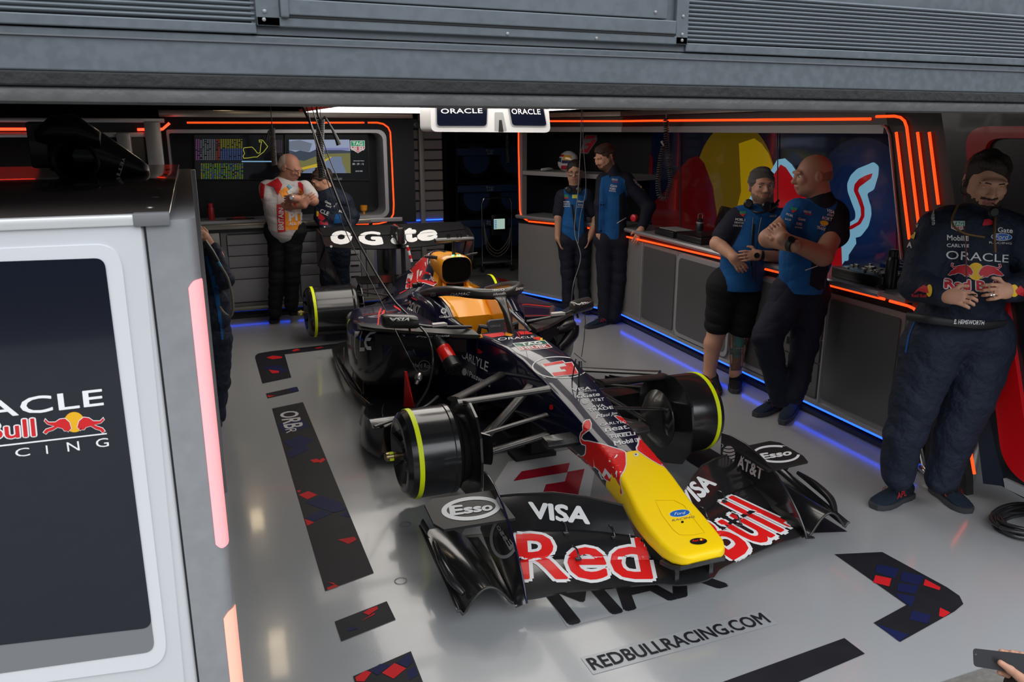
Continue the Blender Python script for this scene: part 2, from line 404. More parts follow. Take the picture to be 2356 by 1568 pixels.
for pts in ([(298, 580), (330, 573), (345, 588), (315, 592)], [(330, 585), (355, 570), (368, 578), (345, 593)], [(247, 735), (290, 718), (330, 735), (285, 755)], [(238, 716), (258, 714), (248, 726)], [(274, 842), (318, 858), (285, 873)],
            [(422, 935), (495, 922), (506, 935), (470, 955)], [(375, 1150), (410, 1135), (425, 1143), (375, 1160)], [(378, 1125), (405, 1128), (408, 1138)], [(534, 1262), (560, 1245), (598, 1232), (600, 1245), (560, 1272)], [(528, 1298), (585, 1262), (588, 1268)],
            [(618, 1530), (675, 1486), (727, 1510), (670, 1556)], [(500, 1550), (545, 1520), (572, 1527), (540, 1568), (505, 1568)], [(103, 122), (130, 113), (173, 118), (172, 124), (130, 130)], [(112, 176), (160, 182), (158, 190), (130, 193)], [(215, 90), (240, 82), (255, 88), (225, 95)], [(320, 80), (345, 74), (358, 76), (330, 82)], [(106, 290), (140, 292), (112, 300)]):
    fpoly('marking_patch', [crop8(*q) for q in pts], MKR, .0032)
for pts in ([(155, 420), (260, 395), (300, 430), (180, 455)], [(175, 500), (250, 470), (318, 490), (240, 535)], [(190, 548), (270, 515), (300, 530), (215, 570)], [(275, 770), (350, 738), (450, 775), (400, 815)], [(275, 840), (350, 800), (392, 820), (310, 855)], [(370, 790), (430, 770), (462, 800), (400, 815)], [(430, 828), (462, 805), (480, 835)],
            [(560, 1520), (610, 1490), (660, 1495), (600, 1540)], [(680, 1484), (742, 1440), (760, 1480), (730, 1505)], [(730, 1520), (765, 1500), (780, 1540), (740, 1562)], [(90, 165), (160, 155), (200, 185), (140, 190)], [(200, 262), (240, 252), (248, 270), (220, 278)], [(460, 1335), (500, 1322), (510, 1332), (470, 1345)]):
    fpoly('marking_patch', [crop8(*q) for q in pts], MKB, .0029)
def crop6(x, y): return (1160+x/1.97, 1240+y/1.97)
for pts in ([(1682, 165), (1755, 180), (1745, 216), (1672, 198)], [(1908, 183), (1978, 220), (1972, 233), (1900, 210)], [(1975, 312), (2022, 335), (1990, 356), (1970, 350)]): fpoly('marking_patch', [crop6(*q) for q in pts], MKR, .0032)
for pts in ([(1690, 115), (1790, 135), (1770, 180), (1680, 150)], [(1805, 148), (1905, 170), (1880, 210), (1795, 190)], [(1785, 200), (1880, 215), (1860, 250), (1780, 235)], [(1770, 245), (1865, 262), (1845, 310), (1790, 270)], [(1850, 325), (1935, 345), (1920, 385), (1835, 365)], [(1685, 385), (1835, 435), (1790, 465)]): fpoly('marking_patch', [crop6(*q) for q in pts], MKB, .0029)
# number emblem on the floor below the nose
fpoly('emblem_ground', [(1170, 1062), (1380, 1020), (1345, 1210), (1060, 1232)], MKW, .0022)
fpoly('emblem_stroke', [(1200, 1085), (1311, 1065), (1305, 1087), (1181, 1107)], MKRD, .0035)
fpoly('emblem_stroke', [(1306, 1086), (1345, 1079), (1325, 1160), (1288, 1156), (1293, 1134), (1247, 1140), (1256, 1115), (1300, 1108)], MKRD, .0035)
qplane('lettering_ground', rect(), [(1305, 1442), (1672, 1352), (1640, 1325), (1255, 1365)], lambda x, y: fl(x, y), mat('marking_clear_film', (.30, .31, .32), .3, coat=.3), floor, off=.0018)
flat('lettering', text('MAX', bold=.032), MKD, (-.565, -1.272, 0), (.755, 0, 0), (0, .33, 0), floor, .0033)
flat('lettering_ground', rect(), MATS['marking_clear_film'], (-.622, -1.585, 0), (.835, 0, 0), (0, .103, 0), floor, .0018)
flat('lettering', text('REDBULLRACING.COM', bold=.022), MKD, (-.608, -1.566, 0), (.802, 0, 0), (0, .068, 0), floor, .0033)
# sideways letters on the long strip
flat('lettering', text('ORB', bold=.02), MKW, (-1.395, 1.71, 0), (0, -.34, 0), (.12, 0, 0), floor, .0040)
flat('lettering', text('R'), MKW, (-1.395, 1.36, 0), (0, -.075, 0), (.07, 0, 0), floor, .0040)
ring = lambda r: poly(ell(0, 0, r, r, 32), ell(0, 0, r-.004, r-.004, 32))
for x, y in ((933, 1206), (922, 1336), (735, 823), (714, 865)):
    p = fl(x, y); V, F = ring(.028); b = shape_bm(V, F)
    for v in b.verts: v.co = Vector((v.co.x+p.x, v.co.y+p.y, .002))
    finish_decal(b, 'floor_anchor_ring', mat('anchor_ring', (.14, .14, .14), .5), floor)
# red hatching at the far end of the floor
for i in range(9):
    a = fl(1078+i*9, 629+i*2.4); d = fl(1098+i*9, 629+i*2.4+.5)
    fpoly('marking_patch', [(1092+i*8, 632+i*1.2), (1098+i*8, 632+i*1.2), (1106+i*8.5, 641+i*1.0), (1100+i*8.5, 641+i*1.0)], MKR)

# ---------------------------------------------------------------- light box above the car
LZ = 2.09
lb = thing('ceiling_light_panel', 'wide white glowing light panel hanging above the parked race car', 'light panel', (0, 0, 0))
MB().box(-.80, -.9, LZ, 1.12, 4.1, LZ+.06, .01).build('housing', mat('white_housing', (.5, .5, .5), .5), lb)
LEDW = mat('white_diffuser', (1, 1, 1), .5, emis=(1, .95, .88), es=3.4)
for (x0, x1, y0, y1) in ((-.77, .46, .25, 1.35), (-.77, .46, 1.5, 2.6), (-.77, .46, 2.75, 4.08), (.66, 1.09, .25, 4.08)): MB().box(x0, y0, LZ-.006, x1, y1, LZ-.002).build('diffuser', LEDW, lb, smooth=0)
MB().box(-.82, -.9, LZ-.004, -.79, 4.12, LZ+.02).box(1.10, -.9, LZ-.004, 1.13, 4.12, LZ+.02).build('edge_strip', mat('red_trim', (.5, .01, .01), .4), lb, smooth=0)
# two branded light boxes at its front
gy = 1.0
gb = thing('branded_light_box', 'white rounded double box with two navy lettered screens hanging over the race car', 'light box', (0, 0, 0))
def gpl(x, y, d=0): return on(1, gy+d, x, y)
def g2(poly_px, m, name, d0, d1, parent=None, bev=0):
    b = MB(); A = [gpl(x, y) for x, y in poly_px]
    b.loft([[p+Vector((0, d0, 0)) for p in A], [p+Vector((0, d1, 0)) for p in A]])
    return b.build(name, m, parent)
WBOX = mat('glossy_white_shell', (.62, .62, .62), .3, coat=.4)
def px_round(pts, r, n=5):
    out = []
    for i, p in enumerate(pts):
        p = Vector((*p, 0)); a = Vector((*pts[i-1], 0)); c = Vector((*pts[(i+1) % len(pts)], 0))
        d1 = (a-p).normalized()*r; d2 = (c-p).normalized()*r
        for k in range(n+1):
            t = k/n; q = p+d1*(1-t)**2+d2*t**2; out.append((q.x, q.y))
    return out
g2(px_round([(990, 195), (1258, 195), (1267, 305), (992, 303)], 14), WBOX, 'shell', 0, .25, gb)
g2(px_round([(1000, 205), (1124, 205), (1121, 292), (1003, 292)], 9), mat('inner_bezel', (.35, .35, .36), .35), 'bezel', -.006, 0, gb)
g2(px_round([(1161, 205), (1242, 205), (1259, 292), (1176, 291)], 9), MATS['inner_bezel'], 'bezel', -.006, 0, gb)
sc1 = g2(px_round([(1003, 205), (1121, 205), (1118, 289), (1005, 289)], 7), NAVP, 'screen', -.012, 0, gb)
sc2 = g2(px_round([(1163, 205), (1240, 205), (1256, 289), (1178, 288)], 7), NAVP, 'screen', -.012, 0, gb)
g2(px_round([(1138, 258), (1157, 258), (1166, 301), (1138, 301)], 3), mat('panel_seam', (.3, .3, .3), .4), 'notch', -.002, 0, gb)
g2([(1148, 276), (1154, 276), (1158, 303), (1147, 303)], BLACK, 'slot', -.004, 0, gb)
ORA = ([], [])
def oracle():
    """rounded stadium letters of the ORACLE wordmark, unit box"""
    def st(x0, x1, r_in=.42, cut=None):
        o = rrect(x0, 0, x1, 1, .46, 8); w = .2
        return o, rrect(x0+w, w, x1-w, 1-w, .27, 8)
    W_ = []; 
    V, F = text('ORACLE', bold=.0, space=1.0)
    return V, F
qplane('lettering', text('ORACLE', bold=.012, space=1.05), [(1015, 261), (1110, 260), (1109, 249), (1014, 250)], lambda x, y: gpl(x, y, -.014), WHT, gb, (0, -1, 0))
qplane('lettering', text('ORACLE', bold=.012, space=1.05), [(1178, 262), (1244, 263), (1242, 251), (1176, 250)], lambda x, y: gpl(x, y, -.014), WHT, gb, (0, -1, 0))
MB().box(-.02, gy+.1, LZ+.05, .0, gy+.13, 2.62).box(.3, gy+.1, LZ+.05, .32, gy+.13, 2.62).build('hanger_rod', SILV, gb)
MB().box(-.7, 3.8, LZ+.05, -.66, 3.84, 2.62).box(1.0, 3.8, LZ+.05, 1.04, 3.84, 2.62).box(-.7, -.6, LZ+.05, -.66, -.56, 2.62).box(1.0, -.6, LZ+.05, 1.04, -.56, 2.62).build('hanger_rod', SILV, lb)

# ---------------------------------------------------------------- warm ceiling spots, seen mirrored in the glossy floor
for k_, (x, y, r, c_) in enumerate(((592, 1195, .07, (1, .78, .5)), (640, 1500, .07, (1, .80, .55)), (1112, 1480, .09, (1, .93, .85)), (880, 1285, .045, (1, .9, .8)), (605, 1075, .05, (1, .9, .8)))):
    P_ = fl(x, y); d_ = P_-CAM; L_ = P_+Vector((d_.x, d_.y, 0))*(2.55/CAM.z)
    t = thing('ceiling_lamp', ('warm oblong ceiling lamp mirrored in the floor, %s' % ('left of the car front wing', 'at the bottom left of the floor', 'below the front wing left end', 'beside the long black floor strip', 'level with the bare front wheel hub')[k_]), 'lamp', (L_.x, L_.y, 2.55))
    t.rotation_euler.z = math.atan2(d_.y, d_.x); LN = (.26, .34, .12, .10, .12)[k_]
    MB().box(-LN-.02, -r-.015, 0, LN+.02, r+.015, .07, .01).build('lamp_housing', BLACK, t); MB().box(-LN, -r, -.006, LN, r, -.002).build('lamp_lens', mat('warm_lamp_%d' % k_, (1, 1, 1), .5, emis=c_, es=9), t)
# ---------------------------------------------------------------- back wall unit (left of the car)
BY = 4.83
def bp(x, y, d=0): return on(1, BY+d, x, y)
def panel_door(b, x0, z0, x1, z1, y, th=.014, inset=None): b.box(x0, y-th, z0, x1, y, z1, .004); return b
def drawer_cab(name, x0, x1, label, group=None, heights=(.2, .12, .12, .12, .12)):
    t = thing(name, label, 'cabinet', ((x0+x1)/2, BY+.3, 0), 0, group); w = (x1-x0)/2
    MB().box(-w+.003, -.28, .13, w-.003, .28, .915, .004).build('carcass', SILP, t)
    MB().prism(rrect(-w+.055, .165, w-.055, .895, .03), lambda u, v, k: Vector((u, k, v)), -.284, -.279).build('recess', mat('dark_recess', (.03, .03, .045), .4), t)
    z = .175; tot = .71; sc = tot/sum(heights)
    for i, h_ in enumerate(heights):
        hh = h_*sc
        d = MB().box(-w+.065, -.297, z+.004, w-.065, -.28, z+hh-.004, .003).build('drawer', SILD, t)
        zc = z+hh-.05
        MB().prism(rrect(w-.2, zc-.018, w-.08, zc+.018, .017), lambda u, v, k: Vector((u, k, v)), -.300, -.296).build('handle_cup', mat('handle_cup', (.5, .5, .5), .4, .5), d)
        MB().prism(rrect(w-.18, zc-.010, w-.085, zc+.010, .009), lambda u, v, k: Vector((u, k, v)), -.303, -.299).build('handle', BLACK, d)
        z += hh
    MB().box(-w+.003, -.26, 0, w-.003, .28, .07).build('plinth', BLKM, t)
    return t
drawer_cab('drawer_cabinet', -1.60, -.90, 'silver tool cabinet of five drawers behind the man in the white shirt', 'x', (.26, .13, .13, .12, .115)); bpy.data.objects['drawer_cabinet']['group'] = 'tool cabinets along the back wall'
c2 = drawer_cab('drawer_cabinet', -.895, -.115, 'silver tool cabinet of five drawers directly behind the rear wing', 'tool cabinets along the back wall', (.26, .13, .13, .12, .115))
# cabinet with open niche
t = thing('niche_cabinet', 'silver cabinet with black open niche holding a canister, right end of back wall', 'cabinet', (.1, BY+.3, 0))
MB().box(-.21, -.28, .13, .29, .28, .915, .004).build('carcass', SILP, t)
MB().prism(rrect(-.12, .2, .13, .86, .03), lambda u, v, k: Vector((u, k, v)), -.286, -.279).build('rim', mat('violet_grey_edge', (.12, .12, .2), .4), t)
MB().prism(rrect(-.095, .22, .105, .80, .03), lambda u, v, k: Vector((u, k, v)), -.290, -.285).build('niche', BLKM, t)
MB().box(-.21, -.26, 0, .29, .28, .07).build('plinth', BLKM, t)
t = thing('canister', 'dark cylindrical canister standing in the open niche of the back wall', 'canister', (.1, BY-.02, .45))
MB().lathe([(-.02, .03), (0, .035), (.17, .035), (.19, .028), (.21, .03), (.25, .03), (.26, .02)], (0, 0, 0), (0, 0, 1), 20).build('body', BLACK, t)
t = thing('corner_cabinet', 'narrow silver cabinet at the left end of the back wall behind the aluminium post', 'cabinet', (-1.78, BY+.3, 0))
MB().box(-.27, -.28, .13, .175, .28, .915, .004).build('carcass', SILP, t)
MB().prism(rrect(-.1, .2, .12, .88, .06), lambda u, v, k: Vector((u, k, v)), -.286, -.279).build('door_frame', MATS['violet_grey_edge'], t)
MB().prism(rrect(-.08, .22, .10, .86, .05), lambda u, v, k: Vector((u, k, v)), -.290, -.285).build('door', SILD, t)
MB().box(-.27, -.26, 0, .175, .28, .07).build('plinth', BLKM, t)
# counter and bottom rail, lights
ct = thing('back_counter', 'long silver worktop along the back wall above the drawer cabinets', 'worktop', (0, 0, 0))
MB().box(-2.05, BY-.02, .955, .30, 5.33, 1.0, .006).build('top', SILV, ct)
MB().box(-2.05, BY-.035, .945, -.05, BY+.02, 1.0, .012).build('front_lip', GOLD, ct)
MB().box(-2.05, BY-.004, .915, .28, 5.33, .955).build('shadow_gap', BLACK, ct)
MB().box(-2.05, BY+.0, .085, .40, BY+.05, .13, .006).build('bottom_rail', GOLD, ct)
MB().box(-2.05, BY+.06, .075, .40, BY+.075, .085).build('blue_light_strip', BLUL, ct, smooth=0)
MB().box(-2.05, BY+.02, .0, .40, BY+.03, .035).build('kick_board', BLACK, ct, smooth=0)
# display surround: black panel with rounded window, silver reveal, orange light line
ds = thing('display_surround', 'black wall surround with glowing orange outline around the two screens', 'display wall', (0, 0, 0))
x0, z0 = -2.05, .945; X1, Z1 = .46, 2.045
outer = [(-2.05, .945), (X1, .945), (X1, Z1), (-2.05, Z1)]
inner = rrect(-2.0, 1.0, .165, 1.93, (.02, .09, .09, .02), 6)
V, F = poly(outer, inner); b = shape_bm(V, F)
for v in b.verts: v.co = Vector((v.co.x, BY, v.co.y))
r_ = bmesh.ops.extrude_face_region(b, geom=b.faces[:]); bmesh.ops.translate(b, vec=(0, .03, 0), verts=[q for q in r_['geom'] if isinstance(q, bmesh.types.BMVert)])
m_ = MB(); m_.b = b; m_.build('bezel', mat('black_navy_gloss', (.006, .0065, .009), .55, spec=.25), ds, smooth=30)
V, F = poly(rrect(-2.02, .99, .185, 1.95, (.02, .10, .10, .02), 8), rrect(-1.98, 1.03, .125, 1.895, (.02, .08, .08, .02), 8)); b = shape_bm(V, F)
for v in b.verts: v.co = Vector((v.co.x, BY+.012, v.co.y))
r_ = bmesh.ops.extrude_face_region(b, geom=b.faces[:]); bmesh.ops.translate(b, vec=(0, .36, 0), verts=[q for q in r_['geom'] if isinstance(q, bmesh.types.BMVert)])
m_ = MB(); m_.b = b; m_.build('silver_reveal', SILV, ds, smooth=30)
MB().box(-2.02, 5.2, .99, .2, 5.23, 2.0).build('back_board', mat('dark_blue_board', (.008, .009, .013), .4, spec=.25), ds, smooth=0)
def ltube(name, pts, m, parent, r=.0085, sub=0): return MB().tube(pts, r, 8, sub=sub).build(name, m, parent, smooth=80)
def arcpath(p): return p
ltube('orange_light_line', [bp(430, 282), bp(838, 282)], ORNG, ds)
ltube('orange_light_line', [bp(846, 282), bp(868, 282), bp(882, 285), bp(893, 293), bp(898, 304), bp(902, 380), bp(906, 470), bp(905, 492), bp(899, 503), bp(888, 510), bp(872, 514), bp(857, 515)], ORNG, ds)
ltube('orange_light_line', [bp(848, 515), bp(690, 517), bp(470, 523)], ORNG, ds)
# left part of the unit, seen over the divider
ds2 = thing('side_display_surround', 'dark neighbouring wall unit with red light line, behind the engine cowl at upper left', 'display wall', (0, 0, 0))
LY = 4.6
MB().box(-4.6, LY, 1.0, -2.1, LY+.06, 1.90, .01).build('board', BLACK, ds2)
MB().box(-4.6, LY-.02, 1.86, -2.12, LY+.06, 1.905, .006).box(-4.6, LY-.03, 1.99, -2.0, LY+.06, 2.03, .006).build('silver_band', SILV, ds2)
MB().box(-4.6, LY-.01, 1.905, -2.12, LY+.06, 1.99).build('red_band', BLACK, ds2)
q = lambda x, y: on(1, LY-.03, x, y)
ltube('red_light_line', [q(-60, 297), q(75, 297)], mat('red_orange_led', (1, .05, .01), .4, emis=(1, .03, .01), es=5), ds2, .012)
ltube('red_light_line', [q(316, 298), q(374, 297), q(390, 283)], MATS['red_orange_led'], ds2, .012)
MB().box(-2.42, LY-.1, 0, -2.30, LY+.1, 1.9, .01).box(-2.18, LY-.06, 0, -2.04, LY+.1, 2.0, .01).build('silver_column', SILV, ds2)
MB().box(-4.6, LY, 0, -2.1, LY+.4, 1.0, .01).build('lower_cabinet', SILP, ds2)
# monitors
def screen_px(name, quad, pf, label, cat='screen'):
    t = thing(name, label, cat, (0, 0, 0)); return t
SY = 5.16
sp = lambda x, y, d=0: on(1, SY+d, x, y)
def emi(name, c, s): return mat(name, c, .3, emis=c, es=s, spec=.2)
def screen(name, label, quad, base, pf=None, th=.03):
    pf = pf or sp
    t = thing(name, label, 'screen', (0, 0, 0)); A = [pf(x, y) for x, y in quad]
    MB().loft([[a for a in A], [a+Vector((0, th, 0)) for a in A]]).build('bezel', BLACK, t)
    cx = sum(q[0] for q in quad)/4; cy = sum(q[1] for q in quad)/4
    B = [pf(cx+(x-cx)*.985, cy+(y-cy)*.97, -.002) for x, y in quad]
    MB().loft([[a for a in B], [a+Vector((0, .003, 0)) for a in B]]).build('screen_glass', base, t)
    return t
s1 = screen('timing_screen', 'left wall screen full of coloured timing columns and a yellow track map', [(448, 413), (652, 413), (652, 309), (446, 309)], mat('screen_black', (.006, .008, .012), .12, coat=.6))
def sq(name, pts, m, parent, d=-.006, pf=None):
    pf = pf or sp; V, F = poly(pts); b = shape_bm(V, F)
    for v in b.verts: v.co = pf(v.co.x, v.co.y, d)
    return finish_decal(b, name, m, parent)
def qr(x0, y0, x1, y1): return [(x0, y0), (x1, y0), (x1, y1), (x0, y1)]
cols = [('s_purple', (.10, .03, .10)), ('s_grey', (.07, .075, .085)), ('s_yel', (.12, .115, .01)), ('s_blue', (.03, .05, .14)), ('s_red', (.14, .02, .01)), ('s_green', (.05, .12, .01)), ('s_dim', (.04, .03, .045))]
random.seed(3)
def cells(x0, x1, step, rows, y0, dy, pick):
    groups = {}
    x = x0
    while x < x1:
        for r in range(rows):
            c_ = pick(x, r)
            if c_ is None: continue
            groups.setdefault(c_, []).append(qr(x+.3, y0+r*dy, x+step*.72, y0+r*dy+dy*.55))
        x += step
    for c_, L in groups.items():
        nm = 'data_cells'
        b = bmesh.new()
        for q_ in L: b.faces.new([b.verts.new(sp(a, c, -.006)) for a, c in q_])
        finish_decal(b, nm, emi(cols[c_][0], cols[c_][1], 1.0), s1)
cells(450, 555, 5.2, 20, 320, 2.45, lambda x, r: (0 if x < 458 else 1 if x < 492 else 4 if 495 < x < 502 else (2 if r < 9 else 3) if x > 500 else 1) if random.random() < .9 else None)
cells(462, 556, 5.2, 14, 376, 2.6, lambda x, r: random.choice([5, 5, 2, 3]) if random.random() < .92 else None)
cells(634, 648, 4, 10, 322, 3, lambda x, r: 6)
TM = emi('track_yellow', (.32, .32, .03), 1.0)
def stroke(pts, w):
    P = [Vector((x, y)) for x, y in pts]; L = []; R = []
    for i, p in enumerate(P):
        d = (P[min(i+1, len(P)-1)]-P[max(i-1, 0)]).normalized(); n = Vector((-d.y, d.x)); ww = w[i] if isinstance(w, (list, tuple)) else w
        L.append(tuple(p+n*ww/2)); R.append(tuple(p-n*ww/2))
    return L+R[::-1]
trk = [(560, 345), (561, 340), (568, 339), (580, 338), (587, 345), (592, 352), (598, 352), (600, 335), (602, 325), (597, 327), (596, 322), (604, 322), (616, 337), (606, 350), (596, 357), (592, 361), (584, 361), (572, 363), (561, 364), (559, 359), (563, 353), (560, 345)]
b = bmesh.new()
for a, c in zip(trk, trk[1:]):
    s_ = stroke([a, c], 1.3); b.faces.new([b.verts.new(sp(x, y, -.007)) for x, y in (s_[0], s_[1], s_[2], s_[3])])
finish_decal(b, 'track_map', TM, s1)
sq('status_bar', qr(556, 370, 625, 372.5), emi('s_lightblue', (.15, .3, .45), 1), s1)
s2 = screen('broadcast_screen', 'right wall screen showing a racetrack view and a green and red shield logo', [(656, 415), (851, 415), (847, 308), (655, 308)], MATS['screen_black'])
sq('picture_sky', [(665, 321), (804, 321), (806, 350), (665, 350)], emi('sky_grey', (.20, .24, .34), 1), s2)
sq('picture_stand', [(665, 325), (690, 322), (718, 330), (712, 349), (690, 346), (665, 345)], emi('stand_grey', (.10, .12, .16), 1), s2, -.0068)
sq('picture_stand', [(665, 345), (680, 349), (690, 346), (712, 350), (735, 340), (806, 347), (807, 352), (740, 354), (700, 370), (665, 365)], emi('stand_dark', (.03, .04, .06), 1), s2, -.0072)
sq('picture_grass', [(735, 352), (806, 352), (807, 398), (665, 398), (665, 365)], emi('grass_olive', (.11, .11, .04), 1), s2)
sq('picture_track', [(690, 398), (740, 375), (765, 360), (785, 360), (788, 375), (797, 398)], emi('track_grey', (.10, .13, .20), 1), s2, -.0075)
sq('picture_kerb', [(684, 388), (730, 376), (760, 360), (764, 361), (745, 374), (730, 384), (684, 392)], emi('kerb_yellow', (.36, .26, .02), 1), s2, -.0078)
sq('picture_banner', qr(742, 340, 803, 345), emi('banner_violet', (.13, .14, .30), 1), s2, -.0079)
def shield(quad, pf, parent, nm='shield_logo', dim=1, nrm=(0, -1, 0), em=True, stretch=False):
    k = .45*dim
    Wm = emi('shield_white%.2f' % k, (k, k, k), 1) if em else WHT; G = emi('shield_green%.2f' % k, (.01, .22*dim, .09*dim), 1) if em else mat('shield_green', (.0, .19, .08), .4); R = emi('shield_red%.2f' % k, (.35*dim, .01, .02), 1) if em else mat('shield_red', (.5, .012, .02), .4)
    put = lambda n, s_, m, o: qplane(n, s_, quad, pf, m, parent, nrm, o)
    put(nm+'_outline', poly([(0, 1), (0, .34), (.5, 0), (1, .34), (1, 1)], ), Wm, .001)
    put(nm+'_upper', poly([(.04, .96), (.04, .56), (.96, .56), (.96, .96)]), G, .0016)
    put(nm+'_lower', poly([(.04, .52), (.04, .37), (.5, .05), (.96, .37), (.96, .52)]), R, .0016)
    V, F = text('TAG', bold=.03); V = V*np.array([.7, .28])+np.array([.15, .62]); put('lettering', (V, F), Wm, .0024)
    V, F = text('HEUER', bold=.03)
    V = V*np.array([.86, .26])+np.array([.07, .24]); V[:, 1] -= (.10-.20*np.abs(V[:, 0]-.5)) * (V[:, 1] < .35); put('lettering', (V, F), Wm, .0024)
shield([(807, 352), (840, 352), (839, 323), (806, 323)], lambda x, y: sp(x, y, -.006), s2, dim=.9)
for tx, qd in (('00 : 29 : 12', [(811, 379), (837, 379), (837, 375), (811, 375)]), ('GRAND PRIX', [(813, 371), (838, 371), (838, 369), (813, 369)]), ('DATA TIME', [(818, 395), (834, 395), (834, 392), (818, 392)])):
    qplane('lettering', text(tx), qd, lambda x, y: sp(x, y, -.006), emi('shield_white0.41', (.4, .4, .4), 1), s2, (0, -1, 0))
qplane('lettering', text('LOUD', bold=.02), [(768, 413), (787, 413), (787, 409), (768, 409)], lambda x, y: sp(x, y, -.006), WHTG, s2, (0, -1, 0))
# small items on the back counter
def bottle(name, label, loc, r, h, m, cat='bottle', capm=BLACK, group=None):
    t = thing(name, label, cat, loc, 0, group)
    MB().lathe([(0, r*.9), (.005, r), (h*.72, r), (h*.78, r*.85), (h*.82, r*.7)], (0, 0, 0), (0, 0, 1), 20).build('body', m, t)
    MB().lathe([(h*.82, r*.78), (h*.97, r*.78), (h, r*.6)], (0, 0, 0), (0, 0, 1), 20).build('cap', capm, t); return t
bottle('red_spray_bottle', 'red spray bottle on the back counter beside the aluminium posts', (-1.66, 5.0, 1.0), .03, .2, mat('red_plastic', (.35, .01, .015), .4), capm=MATS['red_plastic'])
t = thing('orange_trophy_cup', 'small orange cup on the right end of the back counter', 'cup', (-.08, 5.02, 1.0))
MB().lathe([(0, .025), (.01, .025), (.02, .01), (.05, .012), (.07, .035), (.12, .04), (.125, .03)], (0, 0, 0), (0, 0, 1), 20).build('cup_body', mat('orange_yellow', (.6, .22, .01), .4), t)
t = thing('parts_tray', 'black parts tray with small tools on the back counter', 'tray', (-1.38, 4.98, 1.0))
MB().box(-.14, -.06, 0, .14, .06, .035, .006).build('tray_body', BLACK, t); MB().box(-.08, -.03, .035, .05, .02, .055, .004).build('tool', mat('red_tool', (.3, .02, .02), .4), t)
t = thing('green_cutting_mat', 'green mat lying on the back counter next to the red bottle', 'mat', (-1.58, 4.93, 1.0))
MB().box(-.05, -.06, 0, .10, .05, .006).build('mat_sheet', mat('green_mat', (.05, .13, .02), .6), t)

# ---------------------------------------------------------------- right wall unit
RA = Vector((2.16, 3.3, 0)); RB = Vector((1.97, -.6, 0)); RD = (RB-RA).normalized(); RN = Vector((-RD.y, RD.x, 0))
if RN.x < 0: RN = -RN     # outward, away from the car
def rp(x, y, d=0): return gp(x, y, RA+RN*d, RN)
def rw(s, z, d=0):    # s metres along wall from corner A
    return RA+RD*s+RN*d+Vector((0, 0, z))
def rs(y): return (y-RA.y)/RD.y
DA = Vector((1.62, 4.68, 0)); DD = (RA-DA).normalized(); DN = Vector((-DD.y, DD.x, 0))
if DN.x < 0: DN = -DN
def dp(x, y, d=0): return gp(x, y, DA+DN*d, DN)
def dw(s, z, d=0): return DA+DD*s+DN*d+Vector((0, 0, z))
DL = (RA-DA).length
def wbox(b, W_, s0, z0, s1, z1, d0, d1, mi=0):
    p = [W_(s0, z0, d0), W_(s1, z0, d0), W_(s1, z1, d0), W_(s0, z1, d0)]; q_ = [W_(s0, z0, d1), W_(s1, z0, d1), W_(s1, z1, d1), W_(s0, z1, d1)]
    return b.loft([p, q_], mi=mi)
def wprism(b, W_, pts, d0, d1): return b.loft([[W_(s, z, d0) for s, z in pts], [W_(s, z, d1) for s, z in pts]])
def wall_cab(W_, s0, s1, label, style, group, name='wall_cabinet'):
    t = thing(name, label, 'cabinet', (0, 0, 0), 0, group)
    wbox(MB(), W_, s0+.002, .12, s1-.002, .895, .004, .5).build('carcass', SILP, t, smooth=0)
    if style == 'plain':
        wprism(MB(), W_, rrect(s0+.03, .17, s1-.03, .86, .02), -.006, .004).build('door', mat('grey_door', (.135, .135, .138), .32, .5), t)
        wbox(MB(), W_, s0, .12, s0+.012, .895, -.012, .004).build('edge_strip', SILV, t, smooth=0)
    if style == 'framed':
        V_, F_ = 0, 0
        wprism(MB(), W_, rrect(s0+.02, .15, s1-.02, .885, .07), -.016, .004).build('door_frame', SILV, t)
        wprism(MB(), W_, rrect(s0+.055, .185, s1-.055, .85, .05), -.019, -.015).build('door', mat('grey_door', (.135, .135, .138), .32, .5), t)
    if style == 'drawers':
        z = .15
        for hh in (.25, .16, .155, .15):
            d = wbox(MB(), W_, s0+.02, z+.005, s1-.02, z+hh-.005, -.012, .004).build('drawer', MATS['grey_door'], t, smooth=0)
            wbox(MB(), W_, s0+.06, z+hh*.5-.02, s1-.07, z+hh*.5+.03, -.015, -.011).build('handle', BLACK, d, smooth=0); z += hh
    return t
G = 'grey cabinets along the right wall'
wall_cab(rw, 0, rs(2.77), 'grey cabinet at the right wall corner behind the tall person in long sleeves', 'none', G)
wall_cab(rw, rs(2.77), rs(2.13), 'plain grey cabinet door left of the rounded framed cabinet on the right wall', 'plain', G)
wall_cab(rw, rs(2.13), rs(1.25), 'grey cabinet with a rounded silver frame, behind the man in shorts', 'framed', G)
wall_cab(rw, rs(1.25), rs(.62), 'grey framed cabinet between the two men at the right wall', 'framed', G)
wall_cab(rw, rs(.62), rs(.20), 'grey cabinet of four drawers with black handles on the right wall', 'drawers', G)
wall_cab(rw, rs(.20), rs(-.45), 'large plain grey cabinet panel nearest the camera on the right wall', 'plain', G)
wall_cab(dw, .0, DL*.5, 'pale grey cabinet left half below the helmet shelf', 'none', 'pale cabinets below the helmet shelf')
wall_cab(dw, DL*.5, DL, 'pale grey cabinet right half below helmet shelf behind the person with glasses', 'none', 'pale cabinets below the helmet shelf')
